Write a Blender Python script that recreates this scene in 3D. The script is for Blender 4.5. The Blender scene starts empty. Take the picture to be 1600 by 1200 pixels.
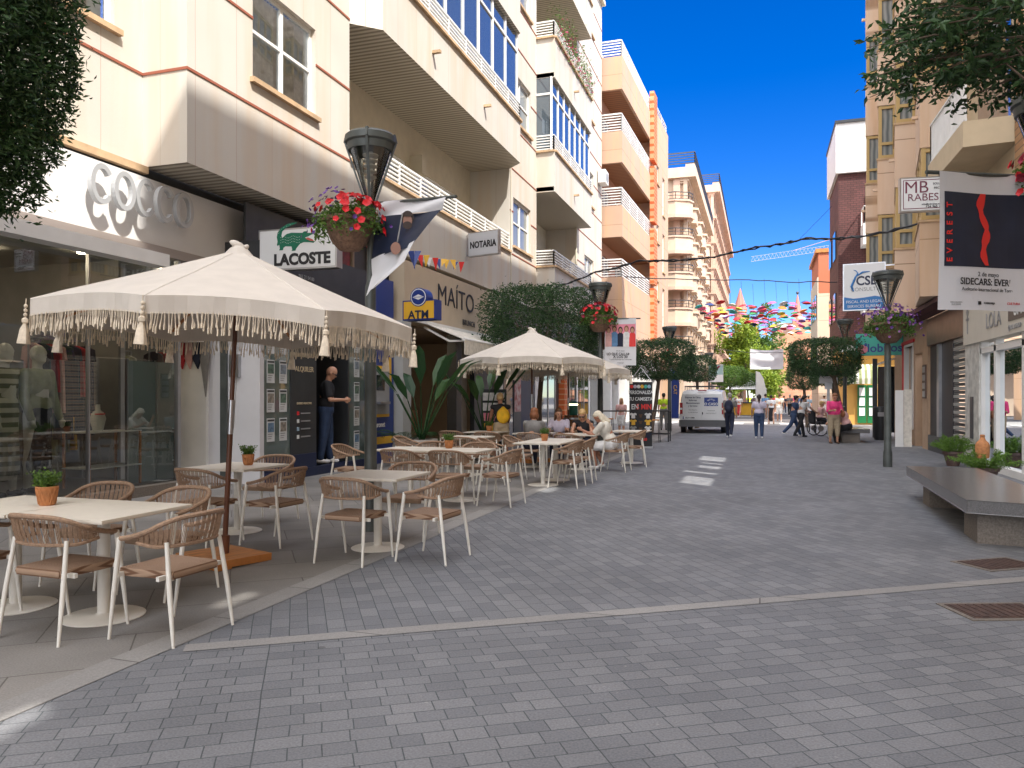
import bpy, bmesh, math, random
from mathutils import Vector, Matrix, noise
rnd = random.Random(7)
R = math.radians
PI = math.pi
SC = bpy.context.scene
COL = SC.collection

# ------------------------------------------------------------------ camera, sky, sun, exposure
H = 1.55
cam_d = bpy.data.cameras.new('camera'); cam = bpy.data.objects.new('camera', cam_d); COL.objects.link(cam)
cam.location = (0, 0, H); cam.rotation_euler = (R(90), 0, R(18)); cam_d.lens = 27; cam_d.sensor_width = 36
cam_d.shift_y = 0.0125; cam_d.clip_start = 0.05; cam_d.clip_end = 3000
SC.camera = cam
LD = Vector((-1, 0.75, -1.5)).normalized()          # direction the sunlight travels
wd = bpy.data.worlds.new("World"); SC.world = wd; wd.use_nodes = True
nt = wd.node_tree; bg = nt.nodes['Background']
sky = nt.nodes.new('ShaderNodeTexSky'); sky.sky_type = 'NISHITA'; sky.sun_disc = False
sky.sun_elevation = math.asin(-LD.z); sky.sun_rotation = math.atan2(-LD.x, -LD.y)
sky.altitude = 1500; sky.air_density = 0.9; sky.dust_density = 0.2; sky.ozone_density = 3.0
hs = nt.nodes.new('ShaderNodeHueSaturation'); hs.inputs['Hue'].default_value = 0.518; hs.inputs['Saturation'].default_value = 1.42; hs.inputs['Value'].default_value = 0.55
nt.links.new(sky.outputs[0], hs.inputs['Color'])
# white fill glow added to unseen sky overhead and behind, clear deep blue ahead
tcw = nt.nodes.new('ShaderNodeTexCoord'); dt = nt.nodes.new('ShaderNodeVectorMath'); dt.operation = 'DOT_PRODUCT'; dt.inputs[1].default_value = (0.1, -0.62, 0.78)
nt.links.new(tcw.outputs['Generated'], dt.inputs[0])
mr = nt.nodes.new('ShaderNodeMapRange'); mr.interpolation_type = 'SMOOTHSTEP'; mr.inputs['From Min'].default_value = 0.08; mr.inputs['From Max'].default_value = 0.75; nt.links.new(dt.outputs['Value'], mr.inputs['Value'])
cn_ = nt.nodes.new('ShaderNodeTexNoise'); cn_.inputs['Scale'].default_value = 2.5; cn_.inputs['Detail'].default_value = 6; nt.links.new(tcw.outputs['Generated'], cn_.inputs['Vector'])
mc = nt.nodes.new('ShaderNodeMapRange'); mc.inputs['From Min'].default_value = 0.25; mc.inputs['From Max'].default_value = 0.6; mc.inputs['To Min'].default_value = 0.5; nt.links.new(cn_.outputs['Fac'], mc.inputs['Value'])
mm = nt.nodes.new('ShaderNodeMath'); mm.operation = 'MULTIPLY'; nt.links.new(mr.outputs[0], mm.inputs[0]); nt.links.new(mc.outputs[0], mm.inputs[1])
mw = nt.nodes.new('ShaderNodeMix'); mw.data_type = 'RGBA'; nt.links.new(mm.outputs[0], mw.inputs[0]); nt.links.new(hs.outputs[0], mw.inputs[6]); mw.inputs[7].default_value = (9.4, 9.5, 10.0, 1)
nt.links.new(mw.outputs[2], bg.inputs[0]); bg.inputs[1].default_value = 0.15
sd = bpy.data.lights.new('sun', 'SUN'); sd.energy = 2.6; sd.angle = R(0.5); sd.color = (1, 0.96, 0.89)
so = bpy.data.objects.new('sun', sd); COL.objects.link(so)
so.rotation_euler = (-LD).to_track_quat('Z', 'Y').to_euler(); so.location = (10, -10, 60)
SC.view_settings.view_transform = 'Standard'; SC.view_settings.look = 'None'; SC.view_settings.exposure = 1.6
SC.view_settings.gamma = 1

# ------------------------------------------------------------------ where things stand (planning numbers read off the photo)
_s, _c = math.sin(R(18)), math.cos(R(18))
def G(px, py, z=0.0):
    """ground point (height z) seen at a photo pixel"""
    D = (H - z) * 1200 / (py - 620); l = (px - 800) / 1200
    return Vector((D * (-_s + _c * l), D * (_c + _s * l), z))
def YX(px, X):
    l = (px - 800) / 1200; D = X / (-_s + _c * l)
    return D * (_c + _s * l)

# ------------------------------------------------------------------ materials
MATS = {}
def pmat(name, col, rough=0.6, metal=0.0, var=0.0, vscale=3.0, bump=0.0, bscale=40.0, coat=0.0, spec=0.5, stretch=(1, 1, 1), col2=None, emit=0, sub=None, trans=0):
    if name in MATS: return MATS[name]
    m = bpy.data.materials.new(name); m.use_nodes = True; n = m.node_tree; b = n.nodes['Principled BSDF']
    c = (*col, 1)
    b.inputs['Base Color'].default_value = c; b.inputs['Roughness'].default_value = rough; b.inputs['Metallic'].default_value = metal
    b.inputs['Specular IOR Level'].default_value = spec; b.inputs['Coat Weight'].default_value = coat
    if emit: b.inputs['Emission Color'].default_value = c; b.inputs['Emission Strength'].default_value = emit
    tc = n.nodes.new('ShaderNodeTexCoord'); mp = n.nodes.new('ShaderNodeMapping'); mp.inputs['Scale'].default_value = stretch
    n.links.new(tc.outputs['Object'], mp.inputs['Vector'])
    if var or col2:
        ns = n.nodes.new('ShaderNodeTexNoise'); ns.inputs['Scale'].default_value = vscale; ns.inputs['Detail'].default_value = 5
        n.links.new(mp.outputs[0], ns.inputs['Vector'])
        r = n.nodes.new('ShaderNodeValToRGB'); r.color_ramp.elements[0].position = 0.35; r.color_ramp.elements[1].position = 0.68
        d = col2 if col2 else tuple(x * (1 - var) for x in col)
        r.color_ramp.elements[0].color = (*d, 1); r.color_ramp.elements[1].color = (*(tuple(min(1, x * (1 + var)) for x in col) if not col2 else col), 1)
        n.links.new(ns.outputs['Fac'], r.inputs[0]); n.links.new(r.outputs[0], b.inputs['Base Color'])
    if bump:
        nb = n.nodes.new('ShaderNodeTexNoise'); nb.inputs['Scale'].default_value = bscale; nb.inputs['Detail'].default_value = 4
        n.links.new(mp.outputs[0], nb.inputs['Vector'])
        bp = n.nodes.new('ShaderNodeBump'); bp.inputs['Strength'].default_value = bump; bp.inputs['Distance'].default_value = 0.01
        n.links.new(nb.outputs['Fac'], bp.inputs['Height']); n.links.new(bp.outputs[0], b.inputs['Normal'])
    MATS[name] = m; return m

def brickmat(name, c1, c2, mortar, bw, rh, ms, axes='xy', rot=0.0, rough=0.7, bumps=0.4, offset=0.5, stain=None, squash=1.0, nz=0.12, freq=2, bias=0.0, blotch=0.25, spots=False):
    """bricks / pavers / panels laid out in object space on the plane `axes`"""
    m = bpy.data.materials.new(name); m.use_nodes = True; n = m.node_tree; b = n.nodes['Principled BSDF']; L = n.links.new
    tc = n.nodes.new('ShaderNodeTexCoord'); sx = n.nodes.new('ShaderNodeSeparateXYZ'); cb = n.nodes.new('ShaderNodeCombineXYZ')
    L(tc.outputs['Object'], sx.inputs[0]); L(sx.outputs['xyz'.index(axes[0])], cb.inputs[0]); L(sx.outputs['xyz'.index(axes[1])], cb.inputs[1])
    mp = n.nodes.new('ShaderNodeMapping'); mp.inputs['Rotation'].default_value = (0, 0, rot); L(cb.outputs[0], mp.inputs['Vector'])
    br = n.nodes.new('ShaderNodeTexBrick'); br.offset = offset; br.squash = squash; br.squash_frequency = freq
    br.inputs['Scale'].default_value = 1; br.inputs['Brick Width'].default_value = bw; br.inputs['Row Height'].default_value = rh
    br.inputs['Mortar Size'].default_value = ms; br.inputs['Mortar Smooth'].default_value = 0.1; br.inputs['Bias'].default_value = bias
    br.inputs['Color1'].default_value = (*c1, 1); br.inputs['Color2'].default_value = (*c2, 1); br.inputs['Mortar'].default_value = (*mortar, 1)
    wob = n.nodes.new('ShaderNodeTexNoise'); wob.inputs['Scale'].default_value = 1.1; L(mp.outputs[0], wob.inputs['Vector'])
    wm = n.nodes.new('ShaderNodeVectorMath'); wm.operation = 'MULTIPLY_ADD'; wm.inputs[1].default_value = (min(0.03, ms * 9),) * 3
    L(wob.outputs['Color'], wm.inputs[0]); L(mp.outputs[0], wm.inputs[2]); L(wm.outputs[0], br.inputs['Vector'])
    cur = br.outputs['Color']
    def mul(cur, scale, lo, hi, det=4, st=None):
        ns = n.nodes.new('ShaderNodeTexNoise'); ns.inputs['Scale'].default_value = scale; ns.inputs['Detail'].default_value = det
        if st:
            m2 = n.nodes.new('ShaderNodeMapping'); m2.inputs['Scale'].default_value = st; L(tc.outputs['Object'], m2.inputs['Vector']); L(m2.outputs[0], ns.inputs['Vector'])
        else: L(tc.outputs['Object'], ns.inputs['Vector'])
        r = n.nodes.new('ShaderNodeMapRange'); r.inputs['From Min'].default_value = 0.3; r.inputs['From Max'].default_value = 0.7
        r.inputs['To Min'].default_value = lo; r.inputs['To Max'].default_value = hi; L(ns.outputs['Fac'], r.inputs['Value'])
        mx = n.nodes.new('ShaderNodeMix'); mx.data_type = 'RGBA'; mx.blend_type = 'MULTIPLY'; mx.inputs[0].default_value = 1
        L(cur, mx.inputs[6]); L(r.outputs[0], mx.inputs[7]); return mx.outputs[2]
    cur = mul(cur, 90, 1 - nz, 1 + nz); cur = mul(cur, 0.7, 1 - blotch, 1 + blotch * 0.6)
    if stain:
        ns = n.nodes.new('ShaderNodeTexNoise'); ns.inputs['Scale'].default_value = 1.0; ns.inputs['Detail'].default_value = 5
        m2 = n.nodes.new('ShaderNodeMapping'); m2.inputs['Scale'].default_value = (1.7, 1.7, 0.16); L(tc.outputs['Object'], m2.inputs['Vector']); L(m2.outputs[0], ns.inputs['Vector'])
        r = n.nodes.new('ShaderNodeMapRange'); r.inputs['From Min'].default_value = 0.47; r.inputs['From Max'].default_value = 0.72; r.inputs['To Max'].default_value = 0.9; L(ns.outputs['Fac'], r.inputs['Value'])
        mx = n.nodes.new('ShaderNodeMix'); mx.data_type = 'RGBA'; L(r.outputs[0], mx.inputs[0]); L(cur, mx.inputs[6]); mx.inputs[7].default_value = (*stain, 1); cur = mx.outputs[2]
    if spots:      # trodden gum and mortar flecks, darker stains
        for sc_, rad, colr, seed in ((2.1, 0.035, (0.34, 0.33, 0.31), 0), (1.1, 0.05, (0.07, 0.068, 0.07), 5), (9.0, 0.09, (0.28, 0.27, 0.27), 9)):
            vo = n.nodes.new('ShaderNodeTexVoronoi'); vo.inputs['Scale'].default_value = sc_; m4 = n.nodes.new('ShaderNodeMapping'); m4.inputs['Location'].default_value = (seed, seed * .3, 0); L(tc.outputs['Object'], m4.inputs['Vector']); L(m4.outputs[0], vo.inputs['Vector'])
            sp = n.nodes.new('ShaderNodeSeparateColor'); L(vo.outputs['Color'], sp.inputs[0])
            ml = n.nodes.new('ShaderNodeMath'); ml.operation = 'MULTIPLY'; ml.inputs[1].default_value = rad; L(sp.outputs[0], ml.inputs[0])
            lt = n.nodes.new('ShaderNodeMath'); lt.operation = 'LESS_THAN'; L(vo.outputs['Distance'], lt.inputs[0]); L(ml.outputs[0], lt.inputs[1])
            m5 = n.nodes.new('ShaderNodeMath'); m5.operation = 'MULTIPLY'; m5.inputs[1].default_value = 0.6; L(lt.outputs[0], m5.inputs[0])
            mx = n.nodes.new('ShaderNodeMix'); mx.data_type = 'RGBA'; L(m5.outputs[0], mx.inputs[0]); L(cur, mx.inputs[6]); mx.inputs[7].default_value = (*colr, 1); cur = mx.outputs[2]
    L(cur, b.inputs['Base Color']); b.inputs['Roughness'].default_value = rough; b.inputs['Specular IOR Level'].default_value = 0.3
    if bumps:
        ns = n.nodes.new('ShaderNodeTexNoise'); ns.inputs['Scale'].default_value = 60; ns.inputs['Detail'].default_value = 6; L(tc.outputs['Object'], ns.inputs['Vector'])
        ad = n.nodes.new('ShaderNodeMath'); ad.operation = 'MULTIPLY_ADD'; ad.inputs[1].default_value = -1.0; L(br.outputs['Fac'], ad.inputs[0]); 
        m3 = n.nodes.new('ShaderNodeMath'); m3.operation = 'MULTIPLY'; m3.inputs[1].default_value = 0.45; L(ns.outputs['Fac'], m3.inputs[0]); L(m3.outputs[0], ad.inputs[2])
        bp = n.nodes.new('ShaderNodeBump'); bp.inputs['Strength'].default_value = bumps; bp.inputs['Distance'].default_value = 0.006; L(ad.outputs[0], bp.inputs['Height']); L(bp.outputs[0], b.inputs['Normal'])
    MATS[name] = m; return m

def glassmat(name, tint=(0.85, 0.9, 0.9), gl=0.16, rough=0.0):
    m = bpy.data.materials.new(name); m.use_nodes = True; n = m.node_tree; n.nodes.remove(n.nodes['Principled BSDF'])
    o = n.nodes['Material Output']; t = n.nodes.new('ShaderNodeBsdfTransparent'); t.inputs[0].default_value = (*tint, 1)
    g = n.nodes.new('ShaderNodeBsdfGlossy'); g.inputs['Roughness'].default_value = rough; g.inputs[0].default_value = (0.9, 0.95, 1, 1)
    fr = n.nodes.new('ShaderNodeFresnel'); fr.inputs[0].default_value = 1.5
    ad = n.nodes.new('ShaderNodeMath'); ad.operation = 'ADD'; ad.inputs[1].default_value = gl; ad.use_clamp = True; n.links.new(fr.outputs[0], ad.inputs[0])
    mx = n.nodes.new('ShaderNodeMixShader'); n.links.new(ad.outputs[0], mx.inputs[0]); n.links.new(t.outputs[0], mx.inputs[1]); n.links.new(g.outputs[0], mx.inputs[2]); n.links.new(mx.outputs[0], o.inputs[0])
    MATS[name] = m; return m

def stripemat(name, c1, c2, period, axis='y', rough=0.6, coat=0.0, bump=0.0, sharp=False, noise_amt=0):
    m = bpy.data.materials.new(name); m.use_nodes = True; n = m.node_tree; b = n.nodes['Principled BSDF']; L = n.links.new
    tc = n.nodes.new('ShaderNodeTexCoord'); w = n.nodes.new('ShaderNodeTexWave'); w.bands_direction = axis.upper(); w.inputs['Scale'].default_value = 0.314159 / period
    w.inputs['Distortion'].default_value = noise_amt; w.inputs['Detail'].default_value = 1
    L(tc.outputs['Object'], w.inputs['Vector']); r = n.nodes.new('ShaderNodeValToRGB'); r.color_ramp.elements[0].color = (*c1, 1); r.color_ramp.elements[1].color = (*c2, 1)
    if sharp: r.color_ramp.elements[0].position = 0.46; r.color_ramp.elements[1].position = 0.54
    L(w.outputs['Fac'], r.inputs[0]); L(r.outputs[0], b.inputs['Base Color']); b.inputs['Roughness'].default_value = rough; b.inputs['Coat Weight'].default_value = coat; b.inputs['Coat Roughness'].default_value = 0.02
    if bump:
        bp = n.nodes.new('ShaderNodeBump'); bp.inputs['Strength'].default_value = bump; bp.inputs['Distance'].default_value = 0.01; L(w.outputs['Fac'], bp.inputs['Height']); L(bp.outputs[0], b.inputs['Normal'])
    MATS[name] = m; return m

def leafmat(name, c1, c2, sc=3.0, tr=0.35):
    m = bpy.data.materials.new(name); m.use_nodes = True; n = m.node_tree; b = n.nodes['Principled BSDF']; L = n.links.new; o = n.nodes['Material Output']
    g = n.nodes.new('ShaderNodeNewGeometry'); r = n.nodes.new('ShaderNodeValToRGB'); r.color_ramp.elements[0].color = (*c1, 1); r.color_ramp.elements[1].color = (*c2, 1)
    L(g.outputs['Random Per Island'], r.inputs[0]); L(r.outputs[0], b.inputs['Base Color']); b.inputs['Roughness'].default_value = 0.45
    t = n.nodes.new('ShaderNodeBsdfTranslucent'); L(r.outputs[0], t.inputs[0]); mx = n.nodes.new('ShaderNodeMixShader'); mx.inputs[0].default_value = tr
    L(b.outputs[0], mx.inputs[1]); L(t.outputs[0], mx.inputs[2]); L(mx.outputs[0], o.inputs[0]); MATS[name] = m; return m

CREAM, PEACH = (0.585, 0.545, 0.485), (0.52, 0.345, 0.245)
M = {}
M['cream'] = brickmat('cream_panels', CREAM, (0.57, 0.53, 0.47), (0.42, 0.27, 0.2), 1.0, 50.0, 0.004, 'yz', 0, 0.75, 0.15, 0.0, (0.57, 0.46, 0.35), nz=0.03, blotch=0.05)
M['cream_side'] = brickmat('cream_return', CREAM, CREAM, (0.40, 0.31, 0.22), 1.0, 50.0, 0.004, 'xz', 0, 0.75, 0.15, 0.0, (0.57, 0.46, 0.35), nz=0.03, blotch=0.05)
M['cream_shade'] = pmat('cream_plaster', (0.60, 0.54, 0.42), 0.8, var=0.05)
M['redjoint'] = pmat('red_joint', (0.30, 0.09, 0.05), 0.8)
M['slats'] = stripemat('cream_ceiling_slats', (0.60, 0.54, 0.44), (0.24, 0.20, 0.15), 0.16, 'y', 0.6, bump=0.6)
M['peach'] = brickmat('peach_panels', PEACH, (0.505, 0.335, 0.24), (0.3, 0.17, 0.1), 3.0, 1.4, 0.012, 'yz', 0, 0.75, 0.1, 0.0, (0.62, 0.38, 0.2), nz=0.03, blotch=0.05)
M['peach2'] = brickmat('pale_peach_panels', (0.72, 0.54, 0.40), (0.70, 0.53, 0.39), (0.34, 0.22, 0.14), 2.4, 1.8, 0.014, 'yz', 0, 0.75, 0.1, 0.0, (0.60, 0.38, 0.22), nz=0.03, blotch=0.06)
M['orange_brick'] = brickmat('orange_bricks', (0.62, 0.13, 0.03), (0.5, 0.1, 0.03), (0.6, 0.3, 0.15), 0.3, 0.24, 0.03, 'yz', nz=0.1)
M['brown_brick'] = brickmat('brown_bricks', (0.13, 0.05, 0.045), (0.10, 0.04, 0.035), (0.04, 0.02, 0.02), 0.3, 0.12, 0.012, 'xz')
M['tan_brick'] = brickmat('tan_bricks', (0.42, 0.24, 0.12), (0.38, 0.2, 0.1), (0.2, 0.13, 0.08), 0.3, 0.14, 0.014, 'xz')
M['salmon_brick'] = brickmat('salmon_bricks', (0.55, 0.27, 0.16), (0.5, 0.24, 0.14), (0.45, 0.3, 0.2), 1.0, 0.5, 0.03, 'xz')
M['stone'] = pmat('ornate_stone', (0.56, 0.42, 0.30), 0.8, var=0.08, vscale=1.2)
M['stone2'] = pmat('ornate_stone_pink', (0.55, 0.37, 0.27), 0.8, var=0.08, vscale=1.2)
M['white'] = pmat('white_paint', (0.78, 0.77, 0.74), 0.5, var=0.04)
M['whiteleg'] = pmat('cream_white_powder_coat', (0.76, 0.73, 0.66), 0.4, var=0.03, vscale=8)
M['tabletop'] = pmat('ivory_laminate', (0.76, 0.70, 0.60), 0.35, var=0.03, vscale=12)
M['rope'] = stripemat('brown_rope', (0.40, 0.235, 0.13), (0.25, 0.135, 0.07), 0.012, 'x', 0.8, bump=0.5, noise_amt=1)
M['rope2'] = pmat('brown_rope_wrap', (0.33, 0.215, 0.14), 0.8, var=0.2, vscale=60, bump=0.5, bscale=160)
M['canvas'] = pmat('natural_linen', (0.64, 0.585, 0.515), 0.9, var=0.04, vscale=6, bump=0.25, bscale=220)
M['fringe'] = pmat('cotton_fringe', (0.74, 0.64, 0.50), 0.95, var=0.12, vscale=30)
M['darkwood'] = pmat('dark_wood_pole', (0.13, 0.045, 0.02), 0.4, var=0.3, vscale=6, stretch=(1, 1, .1))
M['orangewood'] = pmat('orange_teak', (0.50, 0.20, 0.055), 0.45, var=0.25, vscale=4, stretch=(1, 8, 1))
M['terracotta'] = pmat('terracotta', (0.48, 0.20, 0.075), 0.75, var=0.2, vscale=20, bump=0.3)
M['soil'] = pmat('soil', (0.04, 0.025, 0.015), 0.95)
M['lampmetal'] = pmat('grey_lamp_metal', (0.085, 0.095, 0.09), 0.5, metal=0.3, var=0.2, vscale=4)
M['black'] = pmat('black_paint', (0.018, 0.018, 0.02), 0.5, var=0.1)
M['navy'] = pmat('navy_paint', (0.012, 0.02, 0.06), 0.45, var=0.1)
M['charcoal'] = pmat('charcoal_panel', (0.035, 0.038, 0.042), 0.4, var=0.15)
M['steel'] = pmat('brushed_steel', (0.45, 0.45, 0.46), 0.3, metal=0.9, var=0.1)
M['grey'] = pmat('grey_plastic', (0.28, 0.28, 0.28), 0.5, var=0.05)
M['granite'] = pmat('grey_granite', (0.13, 0.125, 0.125), 0.22, var=0.25, vscale=90, spec=0.6)
M['granite_rough'] = pmat('rough_granite_block', (0.17, 0.145, 0.12), 0.7, var=0.25, vscale=60, bump=0.3)
M['paver_a'] = brickmat('grey_pavers_upper', (0.148, 0.152, 0.162), (0.200, 0.202, 0.208), (0.075, 0.085, 0.09), 0.215, 0.122, 0.0032, 'xy', R(56), 0.7, 0.75, 0.43, squash=0.72, freq=3, nz=0.2, blotch=0.16, spots=True)
M['paver_b'] = brickmat('grey_pavers_lower', (0.150, 0.154, 0.164), (0.202, 0.204, 0.211), (0.075, 0.085, 0.09), 0.21, 0.122, 0.0032, 'xy', R(-33), 0.7, 0.75, 0.43, squash=0.7, freq=2, nz=0.2, blotch=0.18, spots=True)
M['slab'] = brickmat('pavement_slabs', (0.245, 0.23, 0.212), (0.20, 0.19, 0.18), (0.11, 0.10, 0.09), 1.15, 0.62, 0.005, 'xy', R(-38), 0.7, 0.5, 0.5, nz=0.15, blotch=0.32, spots=True)
M['band'] = brickmat('pale_kerb_stone', (0.235, 0.225, 0.215), (0.29, 0.28, 0.265), (0.12, 0.115, 0.11), 0.9, 5, 0.006, 'yx', 0, 0.7, 0.5, 0.0, nz=0.14, blotch=0.15)
M['asphalt'] = pmat('asphalt', (0.085, 0.085, 0.088), 0.85, var=0.15, vscale=0.8, bump=0.3)
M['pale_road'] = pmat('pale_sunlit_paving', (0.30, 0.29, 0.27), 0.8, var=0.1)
M['paint'] = pmat('road_paint', (0.7, 0.7, 0.68), 0.7)
M['pane'] = stripemat('window_pane_curtain', (0.30, 0.31, 0.29), (0.10, 0.115, 0.115), 0.17, 'y', 0.5, coat=1.0, noise_amt=2)
M['pane_x'] = stripemat('window_pane_curtain_side', (0.30, 0.31, 0.29), (0.10, 0.115, 0.115), 0.17, 'x', 0.5, coat=1.0, noise_amt=2)
M['pane_dark'] = pmat('dark_window_glass', (0.025, 0.03, 0.035), 0.04, spec=0.9, coat=1.0)
M['pane_blue'] = pmat('blue_reflecting_pane', (0.10, 0.13, 0.16), 0.03, spec=1.0, coat=1.0, metal=0.35)
M['glass'] = glassmat('shop_glass', (0.80, 0.86, 0.85), 0.10)
M['lampglass'] = glassmat('lamp_glass', (0.95, 0.94, 0.9), 0.04, 0.05)
M['ochreframe'] = pmat('ochre_window_frame', (0.50, 0.34, 0.13), 0.5)
M['wood_soffit'] = stripemat('wooden_soffit', (0.34, 0.15, 0.06), (0.2, 0.08, 0.035), 0.3, 'y', 0.6)
M['yellow'] = pmat('yellow_paint', (0.75, 0.42, 0.03), 0.5, var=0.05)
M['blue'] = pmat('deep_blue_panel', (0.015, 0.04, 0.22), 0.4, var=0.05)
M['green'] = pmat('dark_green_paint', (0.01, 0.16, 0.05), 0.4)
M['teal'] = pmat('teal_sign', (0.06, 0.42, 0.33), 0.5)
M['pink'] = pmat('pink_print', (0.75, 0.25, 0.32), 0.6)
M['red'] = pmat('red_paint', (0.6, 0.02, 0.03), 0.5)
M['printdark'] = pmat('dark_print', (0.013, 0.02, 0.045), 0.5, var=0.15)
M['cloth_thin'] = leafmat('thin_white_cloth', (0.78, 0.78, 0.80), (0.8, 0.8, 0.82), tr=0.5)
M['banner'] = pmat('white_banner_vinyl', (0.66, 0.66, 0.68), 0.5, var=0.02)
M['signwhite'] = pmat('white_sign_face', (0.72, 0.73, 0.73), 0.35)
M['ink'] = pmat('black_ink', (0.02, 0.02, 0.022), 0.6)
M['crocgreen'] = pmat('emblem_green', (0.0, 0.14, 0.075), 0.5)
M['maroon'] = pmat('maroon_ink', (0.16, 0.03, 0.06), 0.6)
M['goldtext'] = pmat('pale_gold_ink', (0.55, 0.45, 0.3), 0.5)
M['bark'] = pmat('bark', (0.14, 0.10, 0.07), 0.9, var=0.3, vscale=14, bump=0.6, stretch=(1, 1, .3))
M['leaf'] = leafmat('dark_leaves', (0.013, 0.042, 0.014), (0.07, 0.145, 0.045))
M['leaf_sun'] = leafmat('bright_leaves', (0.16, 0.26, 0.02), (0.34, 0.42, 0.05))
M['leaf_mid'] = leafmat('mid_leaves', (0.05, 0.12, 0.02), (0.14, 0.24, 0.04))
M['leaf_fern'] = leafmat('fern_leaves', (0.07, 0.17, 0.02), (0.20, 0.34, 0.05))
M['palmleaf'] = leafmat('deep_green_fronds', (0.015, 0.06, 0.02), (0.05, 0.12, 0.03))
M['skin'] = pmat('skin', (0.50, 0.26, 0.165), 0.5, var=0.08, vscale=8)
M['skintan'] = pmat('tanned_skin', (0.38, 0.17, 0.10), 0.5, var=0.08, vscale=8)
M['mann'] = pmat('mannequin_shell', (0.62, 0.60, 0.53), 0.4)
M['striped_knit'] = stripemat('striped_knit_cloth', (0.60, 0.57, 0.48), (0.16, 0.16, 0.11), 0.13, 'z', 0.9, sharp=True)
for nm, c in dict(c_black=(0.015, 0.015, 0.018), c_jeans=(0.03, 0.055, 0.12), c_white=(0.72, 0.71, 0.70), c_lilac=(0.55, 0.50, 0.60), c_pink=(0.72, 0.05, 0.20), c_khaki=(0.38, 0.30, 0.20), c_grey=(0.20, 0.19, 0.18), c_navy=(0.015, 0.02, 0.045), c_blue=(0.12, 0.25, 0.45), c_lblue=(0.35, 0.50, 0.62), c_hivis=(0.55, 0.75, 0.03), c_cream=(0.66, 0.62, 0.54), c_rose=(0.62, 0.36, 0.34), c_red=(0.5, 0.03, 0.04), c_olive=(0.30, 0.32, 0.20), c_yellow=(0.80, 0.45, 0.02), h_dark=(0.02, 0.013, 0.01), h_brown=(0.10, 0.045, 0.02), h_blonde=(0.55, 0.36, 0.16), h_white=(0.62, 0.55, 0.42), h_red=(0.22, 0.08, 0.03), h_grey=(0.35, 0.33, 0.3)).items():
    M[nm] = pmat('cloth_' + nm if nm[0] == 'c' else 'hair_' + nm, c, 0.85 if nm[0] == 'c' else 0.6, var=0.14, vscale=9, bump=0.25, bscale=25)

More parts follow.
